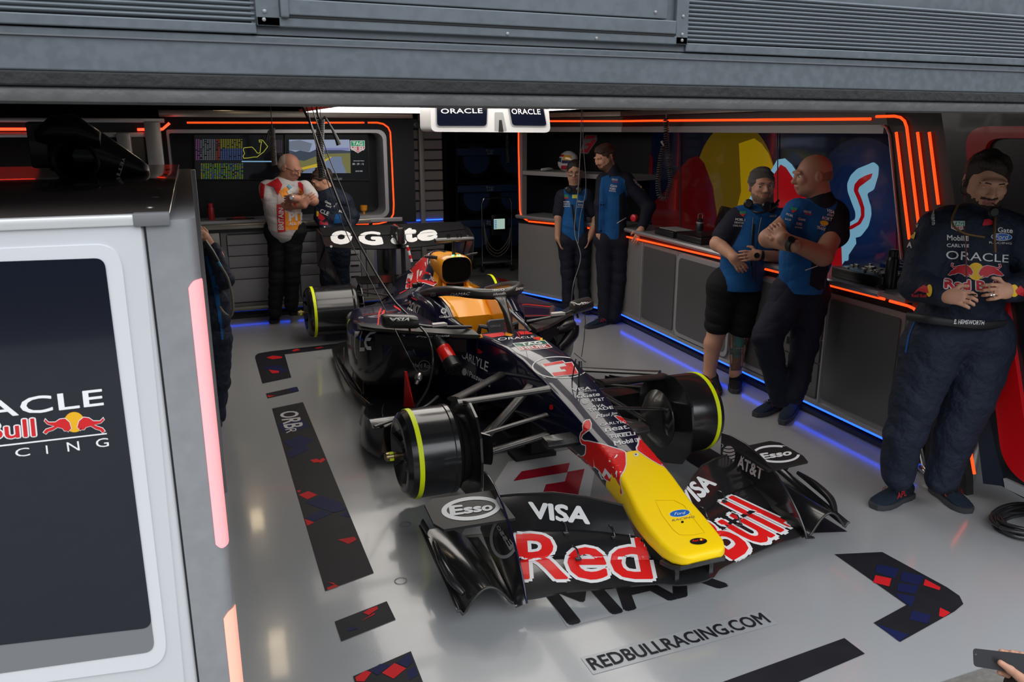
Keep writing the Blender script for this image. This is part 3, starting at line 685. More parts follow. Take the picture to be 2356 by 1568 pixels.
# counter along both walls
rc = thing('side_counter', 'long silver worktop with orange light line along the right wall', 'worktop', (0, 0, 0))
SE = rs(-.45)
b = MB(); wbox(b, rw, -.02, .955, SE, .985, -.02, .52); wbox(b, dw, -.02, .955, DL, .985, -.02, .52); b.build('top', mat('worktop_grey', (.30, .30, .31), .3, .4), rc, smooth=0)
b = MB()
for W_, s0, s1 in ((rw, .02, rs(-.26)), (dw, 0, DL-.02)): b.loft([[W_(s, z, d) for z, d in ((.948, .0), (.955, -.035), (.975, -.05), (.992, -.04), (.992, .01))] for s in (s0, s1)])
b.build('front_lip', mat('counter_lip', (.42, .42, .43), .32, .6), rc)
b = MB(); wbox(b, rw, 0, .895, rs(-.62), .95, .002, .06); wbox(b, dw, 0, .895, DL, .95, .002, .06); b.build('shadow_gap', BLACK, rc, smooth=0)
b = MB(); wbox(b, rw, .0, .105, SE, .135, -.006, .03); wbox(b, dw, 0, .105, DL, .135, -.006, .03); b.build('bottom_rail', SILV, rc, smooth=0)
b = MB(); wbox(b, rw, -.02, .088, rs(-.72), .100, .0, .02); wbox(b, dw, 0, .088, DL, .100, .0, .02); b.build('blue_light_strip', BLUL, rc, smooth=0)
b = MB(); wbox(b, rw, -.02, .0, rs(-.72), .10, .12, .4); wbox(b, dw, 0, .0, DL, .10, .12, .4); b.build('plinth', BLACK, rc, smooth=0)
b = MB(); wbox(b, rw, .0, .018, rs(-.70), .045, .03, .06); wbox(b, dw, .1, .018, DL, .045, .03, .06); b.build('black_kick_strip', BLKM, rc, smooth=0)
ltube('orange_light_line', [rp(1436, 543, -.02), rp(1640, 590, -.02), rp(1800, 628, -.02), rp(2035, 688, -.02)], ORNG, rc)
ltube('orange_light_line', [rp(2047, 692, -.02), rp(2088, 703, -.02), rp(2102, 709, -.02), rp(2110, 718, -.02), rp(2114, 735, -.02)], ORNG, rc)
ltube('orange_light_line', [dp(1216, 509, -.015), dp(1300, 517, -.015), dp(1395, 530, -.015)], ORNG, rc)
# upper surround of the right unit
us = thing('side_display_surround', 'black wall surround with orange outline framing the mural on the right wall', 'display wall', (0, 0, 0))
b = MB(); wbox(b, rw, 0, 1.95, rs(-.9), 2.05, 0, .08); wbox(b, dw, 0, 1.95, DL, 2.05, 0, .08); wbox(b, dw, -.02, .95, .03, 2.05, 0, .08); b.build('bezel', BLACK, us, smooth=0)
rf_ = [(rs(-.13), 1.97), (rs(-.38), 1.2), (rs(-.50), .93), (rs(-.50), .0), (rs(-1.02), .0), (rs(-.62), 2.05), (rs(-.1), 2.05)]
wprism(MB(), rw, rf_, 0, .05).build('end_panel', mat('black_panel', (.010, .0095, .0095), .5), us, smooth=0)
b = MB(); wbox(b, rw, 0, 1.905, rs(-.12), 1.955, -.01, .3); wbox(b, dw, .0, 1.905, DL, 1.955, -.01, .3); wbox(b, dw, .03, .99, .075, 1.95, -.01, .06); b.build('silver_reveal', mat('reveal_grey', (.28, .27, .27), .4, .4), us, smooth=0)
MB().tube([rw(rs(-.10), 1.95, -.012), rw(rs(-.14), 1.94, -.012), rw(rs(-.17), 1.90, -.012), rw(rs(-.375), 1.2, -.012)], .006, 8).build('silver_edge', SILV, us, smooth=80)
b = MB(); wbox(b, rw, -.1, 2.055, rs(.1), 2.10, -.03, .1); wbox(b, dw, 0, 2.055, DL, 2.10, -.03, .1); b.build('header', GOLD, us, smooth=0)
ltube('orange_light_line', [dp(1265, 278.5, -.012), rw(.0, 2.008, -.012), rp(1500, 277.5, -.012), rp(2003, 273.5, -.012)], ORNG, us)
ltube('orange_light_line', [rp(2016, 268, -.012), rp(2058, 267, -.012), rp(2072, 270, -.012), rp(2081, 278, -.012), rp(2086, 292, -.012), rp(2112, 505, -.012), rp(2163, 925, -.012)], ORNG, us, .0078)
ltube('orange_light_line', [rp(2062, 304, -.012), rp(2092, 550, -.012)], ORNG, us, .0078)
ltube('orange_light_line', [rp(2111, 304, -.012), rp(2133, 485, -.012)], ORNG, us, .0078)
ltube('orange_light_line', [rp(2138, 304, -.012), rp(2159, 470, -.012)], ORNG, us, .0078)
ltube('orange_light_line', [rp(2228, 1010, -.012), rp(2242, 1090, -.012)], ORNG, us, .0078)
ltube('orange_light_line', [dp(1193, 300, -.012), dp(1193, 340, -.012), dp(1196, 482, -.012), dp(1198, 492, -.012), dp(1203, 500, -.012), dp(1213, 507, -.012)], ORNG, us)
# helmet alcove and mural
MB().loft([[dw(-.3, .985, .42), dw(DL+.4, .985, .42), dw(DL+.4, 2.0, .42), dw(-.3, 2.0, .42)], [dw(-.3, .985, .45), dw(DL+.4, .985, .45), dw(DL+.4, 2.0, .45), dw(-.3, 2.0, .45)]]).build('alcove_back', mat('alcove_black', (.004, .0045, .006), .5, spec=.2), us, smooth=0)
sh = MB(); wbox(sh, dw, .03, 1.44, DL+.18, 1.485, -.0, .42)
tag(sh.build('helmet_shelf', mat('shelf_grey', (.30, .29, .29), .4, .3), smooth=0), 'grey shelf carrying the race helmet in the corner alcove', 'shelf')
MD = .40
mural = thing('mural_screen', 'large glowing wall screen with red bull tail and yellow disc behind the two men', 'screen', (0, 0, 0))
wbox(MB(), rw, -.25, .99, rs(-.75), 2.0, MD, MD+.03).build('screen_glass', mat('mural_glass', (.003, .004, .010), .10, coat=.8, emis=(.0006, .001, .004), es=1), mural, smooth=0)
def mp(x, y, d=0): return rp(x, y, MD-.002-d)
def mq(name, pts, m, k=0):
    V, F = poly(pts); b = shape_bm(V, F)
    for v in b.verts: v.co = mp(v.co.x, v.co.y, .001*k)
    return finish_decal(b, name, m, mural)
MY = mat('mural_yellow', (.16, .10, .004), .15, coat=.8, emis=(.17, .11, .0), es=1); MYD = mat('mural_yellow_dim', (.07, .04, .004), .15, coat=.8, emis=(.045, .028, .001), es=1)
MR = mat('mural_red', (.15, .003, .006), .15, coat=.8, emis=(.17, .001, .003), es=1); MRD = mat('mural_red_dim', (.05, .001, .002), .15, coat=.8, emis=(.022, .0008, .001), es=1)
ML = mat('mural_light_blue', (.10, .2, .28), .15, coat=.8, emis=(.115, .26, .36), es=1); MG = mat('mural_blue_glow', (.003, .008, .03), .15, coat=.8, emis=(.003, .011, .045), es=1)
mq('disc', ell(1692, 445, 96, 165, 60), MYD, 1)
mq('disc', [(1735, 318), (1752, 330), (1768, 352), (1780, 385), (1787, 430), (1787, 480), (1775, 540), (1750, 590), (1680, 600), (1640, 560), (1690, 500), (1705, 440), (1700, 330)], MY, 2)
mq('bull_far', [(1500, 470), (1530, 440), (1560, 390), (1585, 365), (1605, 358), (1620, 375), (1640, 430), (1650, 500), (1640, 600), (1500, 600)], MRD, 3)
mq('bull_far', [(1470, 345), (1490, 342), (1502, 365), (1500, 410), (1480, 425), (1470, 400), (1478, 370)], MRD, 3)
for k_ in range(6):
    e_ = .25+k_*.16; mq('glow', [(min(x, 2062), y) for x, y in ell(1985, 480, 118-14*k_, 165-18*k_, 40)], mat('mural_glow_%d' % k_, (.003, .008, .03), .15, coat=.8, emis=(.002*e_, .008*e_, .034*e_), es=1), 1+k_*.3)
mq('bull_outline', [(1700, 520), (1722, 460), (1745, 420), (1775, 390), (1788, 367), (1806, 364), (1822, 378), (1836, 400), (1870, 440), (1905, 470), (1925, 500), (1940, 520), (1965, 505), (1970, 560), (1930, 620), (1700, 620)], ML, 4)
mq('tail_outline', px_round([(2010, 372), (2022, 382), (2021, 402), (2011, 436), (1995, 445), (1999, 460), (2004, 476), (2005, 494), (1998, 521), (1980, 544), (1957, 549), (1953, 570), (1952, 600), (1915, 600), (1916, 540), (1905, 505), (1928, 466), (1941, 505), (1959, 513), (1968, 502), (1968, 488), (1959, 465), (1950, 440), (1949, 422), (1957, 403), (1972, 388), (1997, 378)], 5, 3), ML, 5)
mq('bull_body', [(1712, 520), (1732, 465), (1755, 430), (1780, 402), (1796, 378), (1808, 385), (1825, 410), (1865, 455), (1898, 485), (1918, 520), (1935, 545), (1938, 620), (1712, 620)], MR, 6)
mq('tail_red', px_round([(2008, 398), (2004, 410), (1988, 422), (1977, 430), (1974, 438), (1982, 456), (1989, 478), (1989, 498), (1980, 515), (1960, 527), (1940, 530), (1934, 545), (1932, 600), (1905, 600), (1912, 520), (1937, 523), (1955, 520), (1974, 510), (1981, 495), (1980, 478), (1972, 456), (1964, 438), (1966, 424), (1976, 412), (1990, 404)], 3, 3), MR, 7)
for x in (1788, 1563): mq('panel_joint', [(x, 300), (x+2.5, 300), (x+2.5, 620), (x, 620)], BLKM, 8)
# number on the alcove back
Q = lambda pts, m, k, nm: (lambda VF: [None for _ in [0]])(None)
def aq(name, pts, m, k):
    V, F = poly(pts); b = shape_bm(V, F)
    for v in b.verts: v.co = dp(v.co.x, v.co.y, .418-.0015*k)
    return finish_decal(b, name, m, us)
aq('number_outline', [(1347, 310), (1373, 310), (1374, 322), (1352, 354), (1334, 352)], mat('dim_grey', (.12, .12, .13), .4), 1)
aq('number_stroke', [(1350, 312), (1370, 312), (1366, 319), (1346, 319)], MKRD, 2); aq('number_stroke', [(1362, 321), (1372, 321), (1352, 351), (1337, 350), (1341, 343), (1350, 343), (1354, 336), (1346, 335), (1349, 329), (1358, 329)], MKRD, 2)
# helmet
hp = dp(1308, 357, .2); HZ = 1.485
ht = thing('race_helmet', 'white and red race helmet with teal visor standing on the corner shelf', 'helmet', (hp.x, hp.y, HZ), radians(-155))
HS = .85
def hell(u, v):   # v -1..1 height
    return None
rings = []
for i in range(15):
    t = i/14; z = .005+.255*t; r = .115*(1-abs(2*t-.95)**3.2*.62)*(1 if t > .25 else .86+.14*t/.25)
    rings.append([Vector((r*.9*cos(a)*HS, (r*1.18*sin(a)-(.02 if t < .45 else 0)*(1 if sin(a) < 0 else 0))*HS, z*HS)) for a in [2*pi*k/28 for k in range(28)]])
hb = MB().loft(rings).build('helmet_shell', mat('helmet_white', (.42, .42, .44), .2, coat=1), ht, smooth=60)
def hpatch(name, t0, t1, a0, a1, m, s=1.02):
    b = MB(); n = 12
    def f(u, v):
        t = t0+(t1-t0)*v; r = .115*(1-abs(2*t-.95)**3.2*.62); a = radians(a0+(a1-a0)*u); return ((r*.9*cos(a)*s)*HS, (r*1.18*sin(a)*s)*HS, (.005+.255*t)*HS)
    return b.grid(f, 14, 5).build(name, m, ht)
hpatch('visor', .42, .66, -165, -15, mat('teal_visor', (.01, .10, .14), .08, .7, coat=1), 1.035)
hpatch('red_stripe', .72, .82, -180, 0, mat('helmet_red', (.35, .01, .02), .25, coat=1), 1.015); hpatch('blue_band', .28, .40, -150, -30, mat('helmet_navy', (.01, .015, .08), .25, coat=1), 1.015)
hpatch('red_patch', .1, .3, -60, 40, MATS['helmet_red'], 1.015); hpatch('yellow_patch', .55, .8, 0, 50, mat('helmet_yellow', (.5, .25, .01), .25, coat=1), 1.015); hpatch('blue_band', .4, .55, -10, 60, MATS['helmet_navy'], 1.015)
g_ = dp(1258, 384, .12); gl = thing('white_glove', 'crumpled white and black glove on the shelf beside the helmet', 'glove', (g_.x, g_.y, 1.485), .6)
MB().loft([[Vector((x, w_*cos(a), .018+h_*sin(a))) for a in [2*pi*k/10 for k in range(10)]] for x, w_, h_ in ((-.11, .01, .01), (-.08, .03, .018), (-.02, .04, .018), (.03, .028, .022), (.07, .035, .018), (.11, .02, .01))]).build('cuff', mat('glove_white', (.36, .35, .36), .7, bump=(60, .5)), gl)
# laptop, boxes, bottles on the side counter
def on_counter(px, py, d): 
    p = rp(px, py, d); return p
ang = math.atan2(RD.y, RD.x)
def wloc(y, d, z=.985): s = rs(y); p = rw(s, z, d); return (p.x, p.y, p.z)
lt = thing('laptop', 'open black laptop on the side counter beside the man in shorts', 'laptop', wloc(2.02, .14, 1.045), ang+radians(-12))
MB().box(-.17, -.05, 0, .17, .19, .016, .004).build('keyboard_base', BLACK, lt)
lid = MB().box(-.17, -.004, 0, .17, .004, .23, .003); lid.xform(Matrix.Translation((0, .19, .012)) @ Matrix.Rotation(radians(-12), 4, 'X')); lid.build('screen_lid', mat('laptop_dark', (.012, .013, .015), .25, coat=.4), lt)
for (y_, d_, w_, dd, z_, h_, lab) in ((2.45, .16, .17, .13, .985, .06, 'black flight case on the side counter left of the laptop'), (2.02, .16, .20, .13, .985, .06, 'black equipment case under the laptop on the side counter'), (.05, .20, .22, .14, .985, .07, 'black equipment tray full of small parts right of the bald man')):
    t = thing('equipment_case', lab, 'case', wloc(y_, d_, z_), ang)
    MB().box(-w_, -dd, 0, w_, dd, h_, .008).build('case_body', BLACK, t)
    if y_ > 2.2: MB().box(-w_*.9, -dd*.7, h_, w_*.9, dd*.7, h_+.004).build('paper_sheet', mat('dull_paper', (.22, .22, .22), .7), t)
    elif y_ < 1:
        b = MB()
        random.seed(5)
        for i in range(26): x_ = random.uniform(-w_*.85, w_*.85); y2 = random.uniform(-dd*.8, dd*.8); b.box(x_, y2, h_, x_+random.uniform(.01, .04), y2+random.uniform(.01, .03), h_+random.uniform(.006, .02), .002)
        b.build('small_parts', mat('small_metal_parts', (.35, .33, .3), .25, .8), t)
bt = bottle('drink_bottle', 'navy drink bottle with a loop handle left of the laptop', wloc(2.28, .30), .034, .17, mat('navy_bottle', (.015, .02, .04), .35, .3))
MB().tube([(-.022, 0, .165), (-.025, 0, .20), (-.015, 0, .212), (.015, 0, .212), (.025, 0, .20), (.022, 0, .165)], .004, 6).build('loop_handle', mat('grey_loop', (.2, .2, .2), .4), bt)
MB().lathe([(.128, .0345), (.14, .0345)], (0, 0, 0), (0, 0, 1), 20).build('silver_band', SILV, bt)
bottle('black_flask', 'tall black flask on the right end of the side counter', wloc(-.18, .12), .036, .24, BLACK)
t = thing('computer_mouse', 'small black mouse near the counter end behind the suited man', 'mouse', wloc(-.2, .03), ang)
MB().lathe([(0, .028), (.012, .030), (.024, .022), (.03, .008)], (0, 0, 0), (0, 0, 1), 16).build('mouse_body', BLACK, t)
for k, (xx, yy) in enumerate(((1460, 515), (1496, 520))):
    p = rp(xx, yy, .25)
# red object near tall man
t = thing('red_ear_cup', 'red rounded ear defender hanging behind the tall man in the long-sleeved top', 'ear defender', tuple(rp(1458, 501, -.02)))
MB().lathe([(-.02, .02), (-.01, .035), (.02, .035), (.03, .02)], (0, 0, 0), (1, .3, 0), 16).build('cup', mat('ear_red', (.5, .01, .02), .4), t)

# ---------------------------------------------------------------- red framed unit at the far right
fr = thing('red_framed_unit', 'black wall unit with a thick glossy red rounded frame at the right edge', 'wall unit', (0, 0, 0))
def up(x, y, d=0): return gp(x, y, Vector((1.93, -.7, 0))+RN*d, RN)
def upoly(pts_list, name, m, d0, d1):
    V, F = poly(*pts_list); b = shape_bm(V, F); 
    vs = [v.co.copy() for v in b.verts]
    for v in b.verts: v.co = up(v.co.x, v.co.y, d0)
    r_ = bmesh.ops.extrude_face_region(b, geom=b.faces[:]); bmesh.ops.translate(b, vec=RN*(d1-d0), verts=[q for q in r_['geom'] if isinstance(q, bmesh.types.BMVert)])
    m_ = MB(); m_.b = b; return m_.build(name, m, fr, smooth=30)
upoly([[(2162, 236), (2600, 236), (2700, 1330), (2380, 1160), (2300, 1115), (2292, 1100)]], 'body_panel', mat('unit_black', (.010, .011, .015), .3, coat=.4), .012, .3)
upoly([[(2240, 930), (2268, 935), (2310, 1118), (2262, 1112)]], 'blue_panel', mat('unit_navy', (.014, .018, .035), .4), .004, .012)
FO = px_round([(2216, 290), (2560, 290), (2680, 1330), (2306, 1075)], 60, 8)
FI = px_round([(2262, 318), (2500, 318), (2620, 1180), (2368, 1050)], 40, 8)
upoly([FO, FI], 'red_frame', mat('gloss_red', (.56, .004, .008), .25, coat=.6), -.012, .012)
upoly([[(2308, 1100), (2600, 1230), (2600, 1262), (2312, 1122)]], 'kick_strip', mat('light_kick', (.3, .3, .31), .4), -.01, .3)
# ================================================================ race car
CARBON = mat('carbon_black', (.014, .014, .015), .22, coat=.55, coatr=.12, bump=(90, .02))
CARBS = mat('carbon_satin', (.022, .021, .020), .34, coat=.25, bump=(120, .05))
CBLUE = mat('midnight_blue_paint', lin(10, 15, 44), .3, coat=.75, coatr=.03, spec=.15)
CYEL = mat('race_yellow_paint', (1.0, .66, .002), .42, spec=.3, coat=.10, coatr=.2)
CORG = mat('golden_orange_paint', (.84, .33, .008), .32, coat=.5, coatr=.08)
CRED = mat('race_red_paint', (.72, .010, .010), .42, spec=.3, coat=.12); CWHT = mat('decal_white', (.74, .74, .74), .5, spec=.3)
CGRY = mat('decal_grey', (.36, .36, .37), .4); CBLK = mat('decal_black', (.006, .006, .008), .3, coat=.4)
TITAN = mat('steel_fastener', (.5, .48, .45), .28, .9)
car = thing('race_car', 'dark blue and yellow open-wheel race car without wheels parked on the garage floor', 'race car', (0, 0, 0))
def mir(v): return Vector((-v[0], v[1], v[2]))
def ring_levels(y, lev):   # lev: (z, halfwidth) bottom -> top
    R_ = [Vector((h, y, z)) for z, h in lev]; return R_+[Vector((-p.x, p.y, p.z)) for p in reversed(R_)]
def rr_ring(y, w, zb, zt, rb, rt, crown=.0, n=6, wb=None):
    wb = wb or w; P = []
    for (cx, cz, a, r, ww) in ((wb, zb, -90, rb, 0), (w, zt, 0, rt, 0)):
        sz = 1 if cz == zb else -1
        for i in range(n+1):
            t = radians(a+90*i/n); P.append(Vector((cx-r+r*cos(t), y, cz+sz*r+r*sin(t))))
    P.append(Vector((w*.5, y, zt+crown*.8))); P.append(Vector((0.0001, y, zt+crown)))
    M_ = [Vector((-p.x, p.y, p.z)) for p in reversed(P[:-1])]
    return P+M_
# --- nose and survival cell
st = [(-1.372, .060, .222, .236, .006, .006), (-1.366, .085, .212, .244, .010, .010), (-1.350, .108, .202, .251, .018, .014), (-1.31, .130, .192, .258, .025, .018), (-1.25, .142, .185, .267, .035, .022), (-1.15, .146, .19, .293, .04, .026), (-1.05, .142, .20, .322, .045, .028),
      (-.91, .130, .222, .388, .05, .026), (-.745, .119, .252, .445, .055, .024), (-.60, .117, .282, .478, .06, .02), (-.54, .118, .292, .49, .06, .02), (-.28, .130, .305, .553, .06, .018), (-.02, .143, .30, .612, .06, .018), (.26, .152, .28, .652, .06, .022), (.50, .16, .25, .664, .06, .03), (.75, .172, .20, .660, .06, .04), (.95, .20, .16, .640, .06, .05)]
rings = [rr_ring(y, w, zb, zt, rb, rt, .010 if y > -1.2 else .006, wb=w+(.0 if y < -.9 else .012)) for y, w, zb, zt, rb, rt in st]
bm_ = MB().loft(rings)
nose = bm_.build('nose_and_chassis', [CBLUE, CYEL], car, smooth=50)
for p in nose.data.polygons:
    if p.center.y < -.745: p.material_index = 1
# dark grip strip round the nose tip
MB().loft([[Vector((p.x*1.01, p.y-.004, p.z*1-.012)) for p in rr_ring(y, w, zb-.012, zb+.008, .004, .004)] for y, w, zb in ((-1.37, .07, .222), (-1.352, .109, .208), (-1.31, .132, .196), (-1.25, .143, .190))]).build('nose_tip_pad', CARBS, car)
# --- cockpit
def side_wall(s, name):
    b = MB(); R_ = []
    for y, xi, xo, zt, zb in ((.90, .165, .20, .645, .16), (1.05, .185, .235, .655, .14), (1.25, .20, .285, .67, .12), (1.45, .21, .315, .69, .12), (1.62, .205, .335, .725, .12), (1.80, .195, .345, .735, .12), (2.02, .17, .345, .73, .12), (2.2, .12, .33, .70, .12)):
        R_.append([Vector((s*x, y, z)) for x, z in ((xi, zb), (xi, zt-.02), (xi+.02, zt), (xo-.03, zt-.004), (xo, zt-.05), (xo+.01, (zt+zb)/2), (xo, zb))])
    b.loft(R_); return b.build(name, CBLUE, car, smooth=60)
sw = [side_wall(-1, 'cockpit_side'), side_wall(1, 'cockpit_side')]
MB().box(-.22, .9, .12, .22, 2.15, .30, .02).build('cockpit_tub', BLKM, car)
MB().loft([rr_ring(y, w, zb, zt, .03, .05) for y, w, zb, zt in ((1.62, .19, .30, .60), (1.72, .19, .30, .66), (1.85, .18, .3, .74), (1.95, .15, .3, .76))]).build('headrest', CORG, car)
for s in (-1, 1):
    MB().loft([[Vector((s*x, y, z)) for x, z in ((.17, .57), (.17, zt), (.195, zt+.012), (.225, zt), (.225, .57))] for y, zt in ((1.36, .66), (1.5, .715), (1.7, .735), (1.85, .74))]).build('headrest_pad', CORG, car)
    pn = MB().loft([[Vector((s*x, y, z)) for x, z in ((.232, .62), (.222, zt), (.25, zt+.014), (.29, zt-.004), (.315, .63))] for y, zt in ((1.32, .67), (1.42, .725), (1.6, .755), (1.8, .755))]).build('headrest_side_panel', CBLUE, car, smooth=50)
    if s < 0: lpanel = pn
stw = MB().prism(rrect(-.085, .615, .085, .705, .03), lambda u, v, w: Vector((u, v*0+w+(v-.66)*.35, v)), 1.00, 1.03).tube([(-.08, 1.02, .66), (-.13, 1.03, .67), (-.135, 1.05, .62)], .016, 8).tube([(.08, 1.02, .66), (.13, 1.03, .67), (.135, 1.05, .62)], .016, 8).build('steering_wheel', mat('dark_grey_soft', (.055, .055, .06), .55), car)
flat('lettering', text('ORACLE'), mat('decal_grey', (.36, .36, .37), .4), (-.07, .998, .665), (.07, 0, 0), (0, .004, .012), stw, .004); flat('lettering', text('3', bold=.03), mat('race_red_paint', (.72, .010, .010), .42, spec=.3, coat=.12), (.03, .998, .645), (.03, 0, 0), (0, .012, .035), stw, .004)
# orange cowl fan in front of the driver
# --- airbox and engine cover
def air_ring(y, w, z0, z1, k=.8): 
    return [Vector((w*math.copysign(abs(cos(a))**k, cos(a)), y, (z0+z1)/2+(z1-z0)/2*math.copysign(abs(sin(a))**k, sin(a)))) for a in [2*pi*i/32 for i in range(32)]]
AO = lambda y, w, z0, z1: air_ring(y, w, z0, z1, .62)
ab = MB().loft([AO(2.32, .10, .84, .985), AO(2.15, .122, .80, .998), AO(2.0, .125, .785, 1.003), AO(1.945, .124, .786, 1.0), AO(1.93, .118, .792, .994), AO(1.94, .114, .796, .990)], cap=False).build('airbox', CORG, car, smooth=60)
MB().loft([AO(1.942, .1185, .7885, .997), AO(1.926, .1165, .792, .992), AO(1.938, .110, .799, .985)], cap=False).build('intake_rim', CARBON, car, smooth=60)
MB().loft([AO(1.942, .1145, .7955, .9905), AO(2.0, .112, .80, .985), AO(2.06, .108, .80, .985)]).tube([(0, 1.95, .985), (-.07, 1.96, .80)], .003, 6).tube([(0, 1.95, .985), (.07, 1.96, .80)], .003, 6).build('shaded_intake_splitter', mat('void_black', (.002, .002, .002), .9, spec=.1), car)  # near-black liner and end cap paint the shade deep in the intake
for s in (-1, 1):
    MB().tube([(s*.085, 1.99, .80), (s*.10, 1.93, .74), (s*.13, 1.86, .70)], [.018, .014, .02], 8).build('roll_hoop_leg', CORG, car)
MB().box(-.08, 2.0, .66, .08, 2.1, .80, .01).build('roll_hoop_core', BLKM, car)
LV = {2.02: [(.40, .36), (.60, .352), (.66, .325), (.72, .24), (.775, .128), (.83, .120), (.90, .118), (.96, .098), (.99, .06), (1.002, .02)],
      2.15: [(.40, .40), (.58, .38), (.65, .325), (.71, .235), (.77, .140), (.83, .122), (.90, .112), (.96, .085), (.99, .05), (1.003, .015)],
      2.5: [(.36, .46), (.54, .42), (.60, .32), (.66, .225), (.73, .148), (.79, .108), (.86, .076), (.92, .050), (.955, .027), (.970, .008)],
      2.9: [(.30, .46), (.45, .40), (.50, .30), (.56, .20), (.62, .130), (.68, .085), (.74, .055), (.79, .036), (.835, .020), (.855, .006)],
      3.3: [(.24, .34), (.38, .30), (.43, .23), (.47, .16), (.51, .11), (.55, .075), (.59, .050), (.63, .034), (.665, .018), (.69, .006)],
      3.75: [(.20, .20), (.33, .18), (.37, .15), (.40, .12), (.43, .09), (.46, .06), (.49, .042), (.51, .03), (.535, .016), (.555, .006)],
      4.15: [(.20, .10), (.28, .10), (.31, .09), (.34, .075), (.36, .06), (.38, .04), (.39, .03), (.41, .02), (.43, .012), (.44, .006)]}
ec = MB().loft([ring_levels(y, LV[y]) for y in sorted(LV)]).build('engine_cover', [CBLUE, CORG], car, smooth=60)
md = ec.data
for p in md.polygons:
    if p.center.y < 2.16 and p.center.z > .76: p.material_index = 1
# --- sidepods
def pod(s):
    P = [(1.36, .60, .40, .612, .08), (1.42, .71, .25, .606, .12), (1.50, .79, .17, .602, .15), (1.62, .84, .13, .60, .17), (1.9, .855, .11, .59, .18), (2.3, .80, .10, .575, .17), (2.7, .68, .10, .50, .15), (3.1, .50, .10, .42, .12), (3.45, .34, .10, .36, .08)]
    R_ = []
    for y, xo, zb, zt, r in P:
        xi = .20; q_ = [Vector((s*xi, y, zb)), Vector((s*(xo*.62+.1), y, zb))]
        for i in range(7):
            t = radians(-70+70*i/6); q_.append(Vector((s*(xo-.10+.10*cos(t)), y, zb+.17+.17*sin(t)*(.9))))
        for i in range(7):
            t = radians(0+90*i/6); q_.append(Vector((s*(xo-r*.7+r*.7*cos(t)), y, zt-r*.55+r*.55*sin(t))))
        q_.append(Vector((s*(xo*.55+.05), y, zt+.004))); q_.append(Vector((s*xi, y, zt+.02)))
        R_.append(q_)
    b = MB().loft(R_); o = b.build('sidepod', [CBLUE, CARBON], car, smooth=50)
    for p in o.data.polygons:
        if p.center.z < .47 or (p.center.y < 1.2 and p.center.z < .62): p.material_index = 1
    # overhanging front lip with the inlet below it
    l = MB()
    l.loft([[Vector((s*x, y+dy, z)) for dy, z in ((.0, .630-.05*(x-.2)), (-.014, .642-.05*(x-.2)), (-.004, .660-.06*(x-.2)), (.12, .668-.08*(x-.2)), (.12, .60-.05*(x-.2)))] for x, y in ((.20, .86), (.32, .95), (.42, 1.05), (.52, 1.16), (.65, 1.30), (.76, 1.42), (.83, 1.53))])
    l.build('sidepod_lip', CARBS, o, smooth=50)
    MB().loft([[Vector((s*x, y+dy, z)) for dy, z in ((0, .615-.06*(x-.2)), (-.006, .53), (.03, .50), (.06, .60-.06*(x-.2)))] for x, y in ((.26, .94), (.42, 1.075), (.52, 1.18), (.65, 1.32), (.75, 1.42))]).build('inlet_duct', BLKM, o)
    return o
podL = pod(-1); podR = pod(1)
# --- floor, fences
fp = [(.16, .48), (.45, .46), (.70, .50), (.90, .56), (.985, .66), (.99, .85), (.93, 1.1), (.84, 1.35), (.80, 1.8), (.80, 3.0), (.72, 3.2), (.4, 3.35), (.2, 3.9)]
b = MB(); full = [(x, y) for x, y in fp]+[(-x, y) for x, y in reversed(fp)]
b.prism(full, lambda u, v, w: Vector((u, v, w)), .055, .073); flo = b.build('car_floor', CARBON, car)
for s in (-1, 1):
    F_ = MB().grid(lambda u, v: (s*(.94+.055*sin(pi*min(1, u*1.2))-.03*v), .52+.62*u, .06+(.20-.08*u)*v*(1+.1*sin(u*3))), 14, 4, .006); F_.build('floor_fence', CARBON, car, smooth=60)
    MB().grid(lambda u, v: (s*(.80+.06*sin(pi*u)), .50+.5*u, .06+.17*v), 10, 3, .006).build('floor_fence', CARBON, car, smooth=60)
    MB().grid(lambda u, v: (s*(.60+.05*sin(pi*u)), .48+.5*u, .06+.15*v), 10, 3, .006).build('floor_fence', CARBON, car, smooth=60)
    MB().grid(lambda u, v: (s*(.45+.52*u), .50+.06*u+.16*v, .255-.02*u+.03*sin(pi*v)), 12, 4, .006).build('floor_wing', CARBON, car, smooth=60)
    MB().tube([(s*.965, .52, .262), (s*.80, .58, .275), (s*.62, .68, .285), (s*.50, .80, .30)], .012, 8, sub=4, flat=.7).build('floor_strut', CARBS, car, smooth=80)
    MB().tube([(s*.80, 1.45, .075), (s*.86, 1.9, .085), (s*.84, 2.6, .08), (s*.80, 3.0, .075)], .018, 8, sub=4, flat=.5).build('floor_edge_wing', CARBON, car, smooth=80)
    for k in range(3):
        MB().tube([(s*(.80+.0*k), 1.7+.4*k, .07), (s*.76, 1.9+.4*k, .16)], .005, 6).build('floor_stay', TITAN, car)
MB().loft([[Vector((-.655, 1.02, .42)), Vector((-.64, 1.02, .415)), Vector((-.60, 1.02, .17)), Vector((-.645, 1.12, .14))], [Vector((-.650, 1.03, .42)), Vector((-.635, 1.03, .415)), Vector((-.595, 1.03, .17)), Vector((-.640, 1.13, .14))]]).build('sidepod_vane', CRED, car)
MB().box(-.15, .5, .05, .15, 3.0, .09, .01).box(-.17, .30, .0, .10, .44, .03, .006).box(-.06, .32, .02, .06, .42, .29).build('plank_and_stand', mat('stand_black', (.006, .006, .006), .8), car)
MB().box(-.3, 3.5, 0, .3, 3.6, .08, .006).box(-.12, 3.45, .06, .12, 4.0, .24, .01).build('rear_stand', BLKM, car)
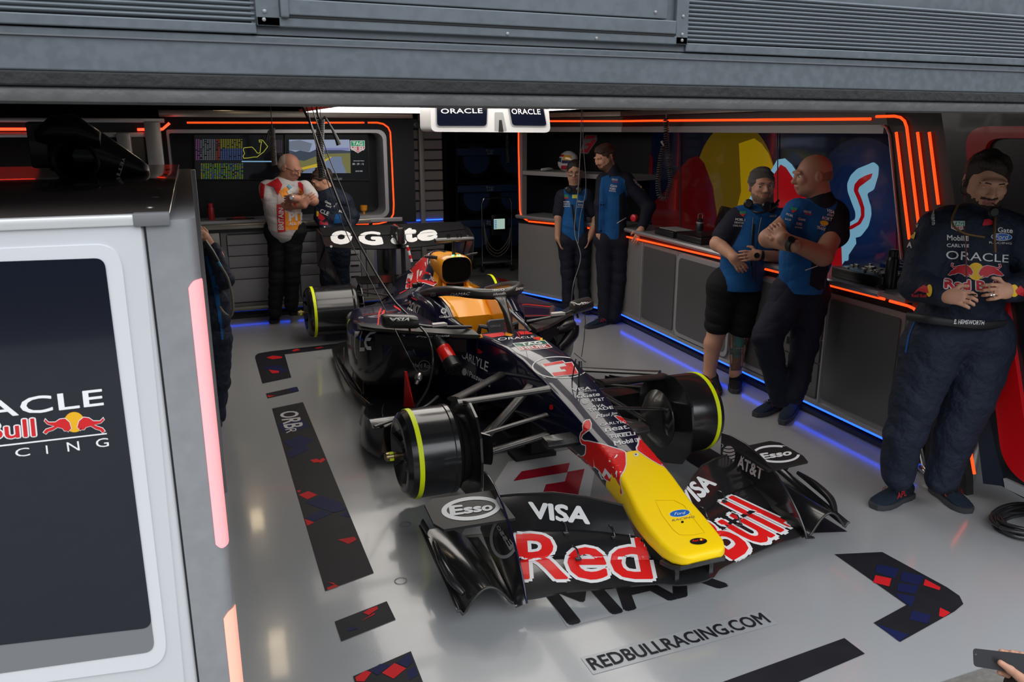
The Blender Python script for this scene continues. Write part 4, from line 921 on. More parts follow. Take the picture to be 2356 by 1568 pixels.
# --- halo
hm = [(.0, 1.035, .876), (.09, 1.05, .880), (.17, 1.11, .882), (.225, 1.22, .876), (.250, 1.38, .852), (.262, 1.6, .806), (.268, 1.80, .757), (.262, 1.98, .71)]
hpts = [mir(p) for p in reversed(hm[1:])]+[Vector(p) for p in hm]
Hh = MB().tube(hpts, [.030]+[.034]*(len(hpts)-2)+[.030], 14, sub=5, flat=1.05)
halo = Hh.build('halo', CARBS, car, smooth=80)
pil = MB().loft([[Vector((w*cos(a), y+d*sin(a), z)) for a in [2*pi*k/16 for k in range(16)]] for y, z, w, d in ((.79, .63, .016, .055), (.83, .70, .017, .048), (.89, .78, .022, .042), (.96, .84, .032, .038), (1.03, .872, .055, .034))]).build('halo_pillar', CARBS, car, smooth=80)
# --- mirrors
def mirror(s):
    R_ = []
    for x, k in ((.552, .82), (.565, .96), (.60, 1), (.71, 1), (.745, .95), (.757, .8)):
        y0 = 1.05+(.10*(x-.55)/.2); R_.append([Vector((s*x, y0+dy*k, .731+dz*k)) for dy, dz in ((-.045, -.018), (-.03, -.038), (.045, -.042), (.055, -.03), (.055, .035), (.04, .044), (-.02, .040), (-.042, .022))])
    o = MB().loft(R_).build('mirror', CARBS, car, smooth=50)
    MB().tube([(s*.56, 1.06, .715), (s*.46, 1.02, .70), (s*.30, 1.0, .69), (s*.20, 1.02, .675)], [.012, .016, .016, .018], 8, sub=4, flat=.55).build('mirror_arm', CARBS, o, smooth=80)
    MB().tube([(s*.60, 1.08, .70), (s*.60, 1.05, .66)], .008, 8).build('mirror_stay', CARBS, o)
    MB().loft([[Vector((s*x, y, .70+z)) for x, y in ((.37, .985), (.47, .985), (.46, 1.03), (.38, 1.03))] for z in (.004, .022)]).build('white_bracket', mat('bracket_white', (.55, .52, .5), .4), o)
    return o
mirL = mirror(-1); mirR = mirror(1)
# --- t-camera and antennas
tc_ = MB().loft([[Vector((x, 1.99+.035*cos(a)*k, 1.118+.017*sin(a)*k)) for a in [2*pi*q/14 for q in range(14)]] for x, k in ((-.155, .7), (-.15, 1), (-.03, 1), (.03, 1), (.15, 1), (.155, .7))]).build('top_camera', CARBS, car, smooth=50)
MB().loft([[Vector((.012*cos(a), y+.03*sin(a), z)) for a in [2*pi*q/12 for q in range(12)]] for y, z in ((2.0, .98), (1.99, 1.11))]).build('camera_mount', CARBS, car)
for x, z in ((-.05, 1.136), (-.035, 1.136), (.03, 1.136), (.06, 1.136)): MB().lathe([(0, .006), (.03, .006)], (x, 1.99, z), (0, 0, 1), 8).build('camera_stud', BLACK, car)
for x in (-.03, -.018, .012, .03): MB().lathe([(0, .0045), (.006, .003)], (x, 1.945, 1.003), (0, -.3, 1), 8).build('green_lamp', mat('green_led', (.05, 1, .3), .4, emis=(.05, 1, .3), es=8), car)
for s in (-1, 1): MB().tube([(s*.115, 2.06, .975), (s*.17, 2.06, .985), (s*.215, 2.07, .99)], [.006, .006, .004], 6, flat=2.2).build('airbox_winglet', CARBS, car)
# --- wheel drums
def drum(name, s, yc, xin, ribs, rear=False):
    R0 = .234; cx = .2880; n = 240 if ribs else 56
    t = MB(); prof = [(xin-.01, .10), (xin, .20), (xin+.02, R0-.004), (xin+.035, R0+.004), (xin+.055, R0+.004), (xin+.06, R0), (xin+.075, R0), (xin+.078, R0), (.86, R0), (.895, R0-.002), (.925, R0-.012), (.945, R0-.04), (.948, R0-.062), (.938, .15), (.915, .10), (.905, .06), (.905, .0)]
    O = Vector((0, yc, cx)); Rg = []
    for x, r in prof:
        Rg.append([O+Vector((s*x, 0, 0))+Vector((0, cos(2*pi*k/n), sin(2*pi*k/n)))*(max(r, 1e-4)*(1+(.0028 if (ribs and k % 2 and xin+.076 < x < .93) else 0))) for k in range(n)])
    if ribs:
        extra = []
        for x, r in ((xin+.075, R0), (.85, R0)): pass
    o = t.loft(Rg).build(name, CARBON, car, smooth=14 if ribs else 40)
    MB().loft([[O+Vector((s*x, 0, 0))+Vector((0, cos(2*pi*k/64), sin(2*pi*k/64)))*r for k in range(64)] for x, r in ((.871, R0+.0005), (.872, R0+.003), (.896, R0+.002), (.897, R0-.001))], cap=False).build('yellow_band', mat('fluorescent_yellow', (.86, 1.0, .0), .5), o, smooth=60)
    ax = (s, 0, 0); H_ = O+Vector((s*.90, 0, 0))
    MB().lathe([(0, .03), (.02, .032), (.03, .026)], H_, ax, 20).build('hub_ring', BLACK, o)
    MB().lathe([(.03, .014), (.05, .014), (.052, .020), (.075, .021), (.078, .024), (.115, .022), (.122, .015)], H_, ax, 16).build('axle_nut', mat('brass', (.35, .26, .13), .3, .9), o)
    for k in (0, 1, 2, 3):
        a = pi/2*k+.4; MB().box(s*.992-.008, yc+.0215*cos(a)-.007, cx+.0215*sin(a)-.007, s*.992+.014, yc+.0215*cos(a)+.007, cx+.0215*sin(a)+.007, .002).build('nut_marking', mat('fluorescent_yellow', (.8, .9, .0), .4), o)
    for k in range(5):
        a = 2*pi*k/5+.5; MB().tube([O+Vector((s*.918, cos(a)*.09, sin(a)*.09)), O+Vector((s*.938, cos(a)*.15, sin(a)*.15))], [.006, .014], 6, flat=.3).build('face_spoke', CARBON, o)
    return o
dFL = drum('front_wheel_drum', -1, 0, .645, True); dFR = drum('front_wheel_drum', 1, 0, .645, True)
dRL = drum('rear_wheel_drum', -1, 3.6, .47, False); dRR = drum('rear_wheel_drum', 1, 3.6, .47, False)
plate = [(-.02, .555), (-.16, .585), (-.27, .545), (-.345, .46), (-.365, .34), (-.35, .20), (-.28, .10), (-.12, .045), (.05, .04), (.17, .10), (.22, .25), (.20, .40), (.12, .51)]
for s in (-1, 1):
    MB().loft([[Vector((s*(x+.03*((y+.1)**2)/.08*.3), y, z)) for y, z in plate] for x in (.600, .612)]).build('brake_duct_plate', CARBON, car, smooth=0)
    MB().loft([[Vector((s*x, yy, zz)) for yy, zz in ell(-.02, .2856, r, r, 24)] for x, r in ((.50, .05), (.56, .12), (.60, .17), (.66, .19))]).build('brake_duct', CARBS, car, smooth=50)
    MB().loft([[Vector((s*(.58-.05*t), -.13-.12*t+.05*cos(a)*(1-.2*t), .33+.02*t+.09*sin(a)*(1-.1*t))) for a in [2*pi*k/14 for k in range(14)]] for t in (0, .5, 1)]).build('duct_scoop', CARBON, car, smooth=50)
    for z0 in (.12, .20, .28, .36, .44):
        MB().box(s*.455-.02, 3.40, z0, s*.455+.02, 3.80, z0+.012, .003).build('rear_duct_fin', CARBON, car)
    MB().loft([[Vector((s*x, 3.6+yy, zz)) for yy, zz in ell(0, .2856, r*.8, r, 20)] for x, r in ((.42, .20), (.432, .235), (.44, .235))]).build('rear_duct_plate', CARBON, car, smooth=40)
# --- suspension
arms = [('upper_wishbone', (.150, -.13, .595), (.63, -.03, .545), .040), ('upper_wishbone', (.165, .52, .492), (.63, .03, .545), .036), ('push_rod', (.150, .12, .535), (.60, -.06, .235), .034), ('track_rod', (.150, -.10, .44), (.62, -.14, .38), .022),
        ('lower_wishbone', (.135, -.10, .325), (.60, -.02, .215), .038), ('lower_wishbone', (.14, .42, .29), (.60, .02, .215), .038)]
for nm, a, c, r in arms:
    for s in (-1, 1):
        A = Vector((s*a[0], a[1], a[2])); B_ = Vector((s*c[0], c[1], c[2]))
        o = MB().tube([A, A+(B_-A)*.12, A+(B_-A)*.85, B_], [r*1.15, r, r, r*1.25], 12, sub=3, flat=.34, upv=(0, 0, 1)).build(nm, CARBS, car, smooth=80)
for nm, a, c, r in (('upper_wishbone', (.15, 3.25, .44), (.46, 3.55, .46), .014), ('upper_wishbone', (.12, 3.85, .42), (.46, 3.62, .46), .014), ('lower_wishbone', (.15, 3.2, .26), (.46, 3.55, .18), .016), ('lower_wishbone', (.1, 3.9, .25), (.46, 3.62, .18), .016), ('push_rod', (.17, 3.35, .46), (.46, 3.6, .22), .014), ('drive_shaft', (.1, 3.6, .2856), (.47, 3.6, .2856), .02)):
    for s in (-1, 1): MB().tube([(s*a[0], a[1], a[2]), (s*c[0], c[1], c[2])], r, 10, flat=.6).build(nm, CARBS, car, smooth=80)
for s in (-1, 1):   # camera pods beside the nose
    o = MB().loft([[Vector((s*x, -.40+dy*k, .405+dz*k)) for dy, dz in ((-.045, .0), (-.03, .022), (.04, .026), (.055, .0), (.04, -.024), (-.03, -.022))] for x, k in ((.12, 1), (.20, 1), (.285, .95), (.292, .85))]).build('nose_camera_pod', CARBS, car, smooth=50)
# --- front wing
XS = [0, .08, .15, .28, .405, .55, .66, .70]
LEY = [-1.335, -1.325, -1.272, -1.225, -1.197, -1.185, -1.165, -1.15]; LEZ = [.092, .090, .086, .074, .074, .088, .076, .070]
TEY = [-1.0, -.99, -.955, -.845, -.745, -.655, -.60, -.585]; TEZ = [.20, .235, .270, .285, .284, .262, .245, .24]
def wing(x, v):
    ax_ = abs(x); y0 = interp(XS, LEY, ax_); z0 = interp(XS, LEZ, ax_); y1 = interp(XS, TEY, ax_); z1 = interp(XS, TEZ, ax_)
    return Vector((x, y0+(y1-y0)*v, z0+(z1-z0)*v**1.25-.012*sin(pi*v)))
wels = []
def wel(name, x0, x1, v0, v1, lift=0):
    def f(u, v):
        x = x0+(x1-x0)*u; p = wing(x, v0+(v1-v0)*v); q_ = wing(x, v0); k = .010*sin(pi*min(1, v*1.0))
        return p+Vector((0, 0, k+lift))
    o = MB().grid(f, 30, 10, .009).build(name, CARBON, fw, smooth=60); wels.append(o); return o
fw = thing('front_wing', None, None); fw.parent = car
wel('main_plane', -.70, .70, 0, .40)
for s in (-1, 1):
    wel('wing_flap', s*.13, s*.69, .385, .66, .012); wel('wing_flap', s*.155, s*.685, .645, 1.0, .022)
    g_ = MB()
    g_.grid(lambda u, v: wing(s*(.155+.53*u), 1.0)+Vector((0, -.002, .022+.012*v)), 50, 1, .004).build('gurney_strip', CARBS, fw)
    # endplate
    top = [(-.545, .375), (-.62, .385), (-.72, .380), (-.84, .352), (-.95, .30), (-1.04, .235), (-1.11, .165), (-1.155, .105), (-1.172, .068)]
    def ep(u, v):
        i = u*(len(top)-1); y = interp(range(len(top)), [t[0] for t in top], i); zt = interp(range(len(top)), [t[1] for t in top], i)
        zb = .062+.05*max(0, (y+.75))/.2*.4; x = interp([-1.2, -.95, -.55], [.715, .70, .668], y)+.05*((1-v)**2)*(.4+.6*u)
        return Vector((s*x, y, zb+(zt-zb)*v))
    e_ = MB().grid(ep, 22, 10, .008).build('endplate', [CARBON], fw, smooth=60); wels.append(e_)
    MB().tube([ep(k/20, 1) for k in range(21)], .0055, 8).build('endplate_edge', CBLUE if s < 0 else CARBON, e_, smooth=80)
    # outboard foot with arch
    def foot(u, v):
        y = -.58-.56*u; x = .715+.285*v; a = max(0, sin(pi*(v-.18)/.72)) if .18 < v < .90 else 0
        z = .062+.095*a*(.55+.45*u)*(1-.35*(1-u))+.10*(1-u)*v**1.5+(.02 if v > .93 else 0)
        return Vector((s*x, y-.0+.03*(1-a)*0, z))
    f_ = MB().grid(foot, 18, 24, .007).build('foot_plate', CARBON, fw, smooth=60); wels.append(f_)
    MB().tube([foot(1, k/24) for k in range(25)], .006, 8).build('foot_edge', CARBS, f_, smooth=80)
    MB().grid(lambda u, v: (s*(.985+.012*sin(pi*v)), -.60-.10*u, .175+.045*v), 6, 4, .005).build('foot_winglet', CARBON, f_)
    # outboard horizontal plate
    pl_ = [(.664, -.925), (.664, -.66), (.94, -.60), (.985, -.63), (.992, -.80), (.965, -.865)]
    d_ = MB().prism([(s*x, y) for x, y in pl_], lambda u, v, w: Vector((u, v, w+.318-.03*(abs(u)-.66)/.33+.05*(v+.75))), 0, .012)
    o = d_.build('dive_plate', mat('carbon_dull', (.016, .0155, .015), .48, spec=.3, bump=(160, .01)), fw, smooth=0); wels.append(o)
    for xx, vv in ((.42, .66), (.24, .66), (.42, .39)):
        p = wing(s*xx, vv); MB().tube([p+Vector((0, .03, .04)), p+Vector((0, -.01, .048)), p+Vector((0, -.04, .02))], .004, 6, sub=3).box(p.x-.012, p.y-.04, p.z+.006, p.x+.012, p.y-.02, p.z+.016, .002).box(p.x-.012, p.y+.015, p.z+.012, p.x+.012, p.y+.035, p.z+.028, .002).build('flap_bracket', CARBON, fw)
    # nose pylon
    MB().loft([[Vector((s*x, y, z)) for x, y in ((.075, yf), (.095, yf-.0), (.10, yb), (.07, yb))] for z, yf, yb in ((.088, -1.30, -1.02), (.14, -1.30, -1.04), (.20, -1.27, -1.06))]).build('nose_pylon', CARBON, fw)
# right-end curl
for s in (1, -1): MB().tube([(s*.955, -1.09, .12), (s*.985, -1.02, .155), (s*.99, -.90, .18), (s*.985, -.78, .195)], [.012, .02, .02, .01], 10, sub=4).build('foot_roll', CARBON, fw, smooth=80)
# --- rear wing
rwg = thing('rear_wing', None, None); rwg.parent = car
def rwf(x, v, dz=0):
    k = (1-(abs(x)/.72)**2)
    y = 3.72+.30*v+.0*k; z = .872-.055*k*(1-v)**1.0+.115*v+dz; return Vector((x, y, z))
rm = MB().grid(lambda u, v: rwf(-.715+1.43*u, v*.62), 30, 8, .01).build('main_plane', CARBON, rwg, smooth=60)
rfl = MB().grid(lambda u, v: rwf(-.715+1.43*u, .60+v*.42, .010)+Vector((0, 0, .012*v)), 30, 8, .01).build('wing_flap', CARBON, rwg, smooth=60)
for s in (-1, 1):
    ee = [(3.64, .90), (3.80, .975), (4.12, 1.0), (4.20, .90), (4.20, .62), (4.08, .42), (3.92, .36), (3.80, .46), (3.70, .66)]
    MB().loft([[Vector((s*(x-.22*max(0, .62-z)/.26), y, z)) for y, z in ee] for x in (.722, .732)]).build('endplate', CARBON, rwg, smooth=0)
    MB().loft([[Vector((s*(x-.22*max(0, .62-z)/.26), y, z)) for y, z in ((3.72, .60), (3.80, .46), (3.92, .37), (4.0, .42), (3.86, .58))] for x in (.7335, .7345)]).build('blue_lit_patch', mat('painted_blue_light', (.01, .05, .35), .25, coat=.5), rwg, smooth=0)  # blue light on the lower endplate, painted as a thin coloured patch
    MB().tube([(s*.05, 3.80, .40), (s*.05, 3.82, .60), (s*.045, 3.80, .84)], .009, 8, flat=2.5).build('wing_pylon', CARBON, rwg, smooth=80)
    MB().lathe([(0, .012), (.003, .011)], (s*.66, 3.715, .872), (0, -1, .2), 12).build('bolt_head', WHTG, rwg)
MB().grid(lambda u, v: (-.40+.8*u, 3.85+.14*v, .46+.05*v+.02*abs(u-.5)), 16, 4, .008).build('beam_wing', CARBON, rwg)
MB().box(-.04, 3.66, .86, .04, 3.95, 1.03, .02).build('wing_actuator', CARBON, rwg)
MB().box(-.07, 3.9, .18, .07, 4.25, .34, .03).build('gearbox', CARBON, car)
p0 = on(1, 3.4, 937, 565); p1 = on(1, 3.4, 947, 602)
sa = MB().tube([p0, p1], .012, 8).build('striped_stay', CWHT, car, smooth=80)
for k in (0, 2): 
    a = p0+(p1-p0)*(k+.3)/4; c = p0+(p1-p0)*(k+1.2)/4; MB().tube([a, c], .0125, 8).build('red_stripe', CRED, sa, smooth=80)
# small camera cluster behind the cockpit
q0 = on(1, 1.9, 955, 655); MB().box(q0.x-.02, 1.88, q0.z-.02, q0.x+.015, 1.92, q0.z+.012, .004).box(q0.x+.02, 1.88, q0.z-.015, q0.x+.05, 1.92, q0.z+.018, .004).build('sensor_block', BLACK, car)

# ================================================================ livery (laid on the bodywork surfaces)
bpy.context.view_layer.update()
B_nose = bvh_of(nose); B_eng = bvh_of(ec, ab); B_pod = bvh_of(podL, podL.children[0] if podL.children else podL, sw[0], sw[1], nose); B_halo = bvh_of(halo, pil); B_mir = bvh_of(mirL, mirR)
B_wing = bvh_of(*[w_ for w_ in wels if w_.name.startswith(('main_plane', 'wing_flap'))]); B_ep = bvh_of(*[w_ for w_ in wels if w_.name.startswith('endplate')]); B_dp = bvh_of(*[w_ for w_ in wels if w_.name.startswith('dive_plate')])
B_rw = bvh_of(rm, rfl); B_pan = bvh_of(lpanel); B_foot = bvh_of(*[w_ for w_ in wels if w_.name.startswith(('endplate', 'foot_plate'))])
def c2(x, y): return (1160+x/3.92, 740+y/3.92)
def c3(x, y): return (900+x/3.92, 1060+y/3.92)
def c4(x, y): return (1400+x/3.92, 960+y/3.92)
def cn(x, y): return (1240+x/3.92, 900+y/3.92)
def ce(x, y): return (860+x/5.6, 540+y/5.6)
def cp(x, y): return (780+x/7.84, 720+y/7.84)
def qd(f, *p): return [f(*q_) for q_ in p]
def shrink(P, d):
    n = len(P); A_r = sum(P[i][0]*P[(i+1) % n][1]-P[(i+1) % n][0]*P[i][1] for i in range(n)); sg = 1 if A_r > 0 else -1; out = []
    for i in range(n):
        a = Vector(P[i-1]); p = Vector(P[i]); c = Vector(P[(i+1) % n]); e1 = (p-a).normalized(); e2 = (c-p).normalized()
        n1 = Vector((-e1.y, e1.x)); n2 = Vector((-e2.y, e2.x)); m = n1+n2
        if m.length < .3: m = n1
        m = m.normalized(); out.append(tuple(p+m*(d*sg/max(.5, m.dot(n1)))))
    return out
PX = (8, 8)
def pw(name, pts, bvh, m, parent, off=.0014, mirror=False, cell=PX): return wrap(name, poly(pts), None, bvh, m, parent, off, cell=cell, px=True, mirror=mirror)
bull = qd(cn, (460, 250), (478, 290), (475, 330), (455, 355), (430, 370), (400, 395), (390, 420), (410, 438), (450, 440), (500, 452), (540, 462), (590, 475), (640, 492), (700, 510), (750, 525), (785, 545), (790, 600), (792, 660), (775, 715), (745, 760), (738, 800), (745, 850), (760, 900), (762, 920), (745, 940), (725, 915), (700, 890), (665, 850), (640, 820), (600, 800), (570, 760), (540, 715), (505, 685), (480, 695), (455, 670), (410, 640), (370, 630), (345, 605), (343, 570), (360, 560), (380, 580), (400, 575), (415, 560), (420, 520), (418, 490), (385, 480), (370, 450), (365, 410), (375, 370), (395, 350), (390, 310), (400, 275), (425, 255))
bullr = shrink(bull, 2.3)
for mr in (False, True):
    pw('charging_bull_outline', bull, B_nose, CWHT, nose, .0012, mr); pw('charging_bull', bullr, B_nose, CRED, nose, .0022, mr)
for pts in ([(675, 610), (700, 570), (712, 575), (700, 595)], [(690, 745), (700, 715), (710, 720), (708, 770), (702, 775), (700, 745)], [(500, 690), (498, 640), (492, 600), (500, 640), (508, 690)], [(570, 760), (600, 690), (625, 720), (660, 760), (640, 790), (615, 740), (590, 775)], [(545, 715), (575, 780), (600, 795), (570, 790), (540, 730)]):
    pw('bull_highlight', qd(cn, *pts), B_nose, CWHT, nose, .003)
def lt_(s, f, quad, bvh, m, parent, bold=.0, shear=0, off=.0018, cell=(.12, .34), mirror=False, space=1.):
    return wrap('lettering', text(s, bold=bold, shear=shear, space=space), qd(f, *quad), bvh, m, parent, off, cell=cell, mirror=mirror)
idn = lambda x, y: (x, y)
for s_, q_, b_, sh_ in (('VISA', ((630, 628), (780, 612), (768, 585), (608, 603)), .02, .2), ('INFINITE', ((705, 634), (832, 625), (826, 613), (705, 622)), 0, 0), ('GGate', ((660, 692), (862, 668), (855, 635), (650, 662)), .02, 0), ('AT&T', ((785, 722), (905, 712), (898, 685), (780, 698)), .02, 0),
                        ('AVA', ((790, 778), (915, 765), (900, 742), (795, 755)), .02, 0), ('TRADE', ((765, 810), (985, 785), (975, 760), (750, 788)), .02, 0), ('Maui Jim', ((830, 885), (1025, 840), (1010, 812), (820, 840)), .01, .35), ('CARLYLE', ((868, 942), (1095, 910), (1090, 888), (860, 918)), .012, 0),
                        ('neat.', ((915, 995), (1130, 962), (1120, 930), (905, 958)), .012, 0), ('PIRELLI', ((972, 1053), (1182, 1020), (1176, 996), (962, 1030)), .03, 0), ('Mobil', ((1000, 1118), (1165, 1088), (1152, 1055), (985, 1078)), .03, 0)):
    lt_(s_, c2, q_, B_nose, CWHT, nose, b_, sh_)
wrap('logo_bar', rect(), qd(c2, (945, 1028), (1178, 992), (1175, 986), (940, 1020)), B_nose, CWHT, nose, .0018, cell=(.2, .5))
wrap('box_outline', poly([(0, 0), (1, 0), (1, 1), (0, 1)], [(.1, .12), (.9, .12), (.9, .88), (.1, .88)]), qd(c2, (1185, 1085), (1234, 1076), (1222, 1046), (1172, 1055)), B_nose, CWHT, nose, .0018, cell=(.5, .5)); lt_('1', c2, ((1198, 1078), (1215, 1075), (1207, 1052), (1190, 1055)), B_nose, CWHT, nose)
def globe(f, cx, cy, rx, ry, bvh, m, parent, rot=0):
    for k in range(6):
        t0 = -1+2*(k+.12)/6; t1 = -1+2*(k+.80)/6; up_ = [(sin(a)*math.sqrt(max(0, 1-t*t)), t) for t, a in [(t0, -pi/2+pi*i/8) for i in range(9)]]; dn = [(sin(a)*math.sqrt(max(0, 1-t1*t1)), t1) for a in [pi/2-pi*i/8 for i in range(9)]]
        P = [f(cx+rx*x+ry*y*rot, cy+ry*(y+.16*(1-x*x)-.1)) for x, y in up_+dn]; pw('globe_stripe', P, bvh, m, parent, .0018)
globe(c2, 728, 720, 33, 24, B_nose, CWHT, nose)
# plate and shield on the nose top
SQ = qd(c2, (150, 265), (440, 235), (365, 165), (75, 195))
f_ = lambda n, s_, m, o: wrap(n, s_, SQ, B_nose, m, nose, o, cell=(.15, .3))
f_('shield_outline', poly([(0, 1), (1, 1), (1, .05), (.8, 0), (.2, 0), (0, .05)]), CWHT, .0012); f_('shield_upper', rect(.03, .52, .97, .94), mat('deep_green', (.0, .13, .06), .3, coat=.3), .0020); f_('shield_lower', poly([(.03, .46), (.97, .46), (.97, .10), (.8, .06), (.2, .06), (.03, .10)]), mat('deep_red', (.42, .01, .015), .3, coat=.3), .0020)
V, F = text('TAG', bold=.04); f_('lettering', (V*np.array([.62, .32])+np.array([.2, .58]), F), CWHT, .0028)
V, F = text('HEUER', bold=.03); f_('lettering', (V*np.array([.78, .30])+np.array([.11, .12]), F), CWHT, .0028)
def rell(f, cx, cy, rx, ry, rot, n=44): return [f(cx+rx*cos(t)*cos(rot)-ry*sin(t)*sin(rot), cy+rx*cos(t)*sin(rot)+ry*sin(t)*cos(rot)) for t in [2*pi*i/n for i in range(n)]]
wrap('number_ring', poly(rell(c2, 501, 412, 250, 100, .03), rell(c2, 501, 412, 240, 92, .03)), None, B_nose, CWHT, nose, .0015, cell=PX, px=True)
pw('number_plate', qd(c2, (325, 385), (530, 348), (552, 368), (612, 360), (678, 472), (450, 500)), B_nose, CWHT, nose, .0015)
pw('number_stroke', qd(c2, (345, 384), (524, 354), (545, 373), (372, 402)), B_nose, CRED, nose, .0024)
pw('number_stroke', qd(c2, (500, 410), (562, 400), (543, 378), (606, 368), (666, 470), (452, 492), (432, 462), (560, 447), (545, 428), (515, 432)), B_nose, CRED, nose, .0024)
pw('oval_badge', rell(c4, 642, 865, 95, 34, -.12), B_nose, CWHT, nose, .0014); pw('oval_badge_blue', rell(c4, 642, 865, 89, 30, -.12), B_nose, mat('oval_blue', (.012, .13, .48), .3, coat=.3), nose, .0022)
lt_('Ford', c4, ((592, 886), (697, 873), (692, 848), (590, 860)), B_nose, CWHT, nose, .0, .3, .003)
lt_('RACING', c4, ((572, 940), (775, 903), (775, 885), (575, 922)), B_nose, mat('violet_grey_print', (.10, .06, .12), .4), nose)
pw('round_fastener', rell(c4, 666, 943, 13, 10, 0, 14), B_nose, CBLK, nose); pw('round_sticker', rell(c4, 250, 336, 21, 16, 0, 18), B_nose, CWHT, nose); pw('round_sticker', rell(c4, 246, 334, 9, 6, 0, 12), B_nose, CBLUE, nose, .0022)
pw('black_oval', rell(c4, 811, 1117, 78, 30, -.03), B_nose, CBLK, nose, .0016); lt_('Red Bull', c4, ((760, 1126), (862, 1112), (860, 1096), (758, 1108)), B_nose, CRED, nose, .02, 0, .003)
pw('small_disc', rell(c4, 835, 1106, 10, 9, 0, 12), B_nose, CYEL, nose, .0034)
wrap('panel_line', poly(qd(c4, (420, 745), (590, 745), (680, 790), (745, 880), (870, 1040), (760, 1062), (640, 1060), (580, 1010), (480, 880)), qd(c4, (423, 748), (588, 748), (677, 793), (742, 882), (866, 1038), (760, 1059), (642, 1057), (583, 1008), (483, 878))), None, B_nose, mat('yellow_seam', (.6, .38, .0), .4), nose, .0012, cell=PX, px=True)
pw('red_emblem', rell(idn, 1269, 936, 4.5, 6.5, 0, 16), B_nose, CRED, nose); pw('round_emblem', rell(idn, 1298, 1021, 15, 15, .4, 20), B_nose, CGRY, nose); pw('round_emblem', rell(idn, 1298, 1021, 12, 12, .4, 20), B_nose, CBLK, nose, .0022); lt_('M', idn, ((1290, 1028), (1306, 1030), (1306, 1014), (1290, 1012)), B_nose, CGRY, nose, .03, 0, .003)
B_side = bvh_of(nose, sw[0])
lt_('CARLYLE', idn, ((1063, 822), (1122, 855), (1125, 833), (1064, 806)), B_side, CWHT, nose, .01)
pw('round_emblem', rell(idn, 1069, 855, 5.5, 8.5, 0, 18), B_side, CWHT, nose); lt_('1Password', idn, ((1076, 863), (1128, 890), (1129, 876), (1077, 851)), B_side, CWHT, nose, .015)
pw('red_flash', qd(lambda x, y: (760+x/3.92, 700+y/3.92), (1270, 385), (1325, 390), (1380, 430), (1340, 445)), B_nose, CRED, nose)
lt_('ORACLE', lambda x, y: (1080+x/5.23, 700+y/5.23), ((340, 437), (790, 400), (770, 378), (345, 405)), B_nose, CWHT, nose, 0)
cw = lambda x, y: (1080+x/5.23, 700+y/5.23)
pw('orange_cowl_mark', qd(cw, (0, 365), (150, 360), (165, 400), (60, 412), (0, 395)), B_pod, CORG, nose); pw('orange_cowl_mark', qd(cw, (435, 335), (525, 360), (500, 385), (430, 375)), B_nose, CORG, nose); pw('red_cowl_mark', qd(cw, (150, 365), (400, 335), (425, 350), (425, 375), (270, 400)), B_nose, CRED, nose); pw('red_cowl_mark', qd(cw, (580, 325), (740, 322), (850, 350), (620, 365)), B_nose, CRED, nose)
pw('sponsor_oval', rell(cw, 855, 412, 85, 20, .05), B_nose, CYEL, nose); pw('sponsor_oval_red', qd(cw, (765, 400), (855, 395), (850, 430), (790, 425)), B_nose, CRED, nose, .0024)
# engine cover bull and marks
eb = qd(ce, (832, 120), (760, 132), (690, 162), (640, 198), (590, 232), (540, 290), (480, 335), (400, 375), (350, 430), (300, 525), (330, 535), (385, 470), (440, 425), (500, 495), (440, 505), (418, 600), (408, 695), (470, 690), (560, 655), (640, 620), (700, 640), (770, 665), (830, 612), (770, 560), (725, 490), (705, 420), (698, 330), (722, 240), (785, 172))
pw('engine_bull_outline', eb, B_eng, CWHT, ec, .0014, cell=(4, 4)); pw('engine_bull', shrink(eb, 1.6), B_eng, CRED, ec, .0026, cell=(4, 4)); pw('engine_bull_outline', eb, B_eng, CWHT, ec, .0014, True, cell=(4, 4)); pw('engine_bull', shrink(eb, 1.6), B_eng, CRED, ec, .0026, True, cell=(4, 4))
for pts in ([(430, 560), (445, 510), (470, 520), (510, 510), (500, 560), (480, 600), (470, 560)], [(560, 470), (570, 460), (590, 440), (570, 560), (560, 600)], [(600, 470), (635, 460), (610, 520), (590, 540)], [(735, 500), (760, 570), (790, 600), (770, 605), (740, 560)], [(560, 300), (600, 270), (590, 290)], [(660, 360), (680, 350), (675, 410), (668, 400)]):
    pw('bull_highlight', qd(ce, *pts), B_eng, CWHT, ec, .0036, cell=(4, 4))
pw('oval_emblem', rell(idn, 870, 650, 9, 7, -.7, 20), B_eng, CWHT, ec); pw('oval_emblem_blue', rell(idn, 870, 650, 7, 5.2, -.7, 20), B_eng, MATS['oval_blue'], ec, .003)
B_rk = bvh_of(ec, podL, sw[0])
lt_('ROKT', idn, ((938, 711), (962, 722), (968, 704), (943, 691)), B_rk, CWHT, ec, .03)
for z_, pts in enumerate(([(43, 1190), (60, 1000), (95, 930), (100, 960), (75, 1030), (60, 1210)], [(85, 1210), (100, 1010), (130, 960), (150, 980), (118, 1040), (105, 1215)])): pw('red_lines', qd(ce, *pts), B_rk, CRED, ec)
for a in (((260, 905), (350, 960), (352, 980), (335, 975), (262, 930)), ((440, 865), (480, 880), (478, 888), (440, 878)), ((490, 800), (560, 840), (556, 850), (490, 812)), ((330, 750), (430, 700), (433, 710), (335, 762))): pw('red_pinstripe', qd(ce, *a), B_rk, CRED, ec)
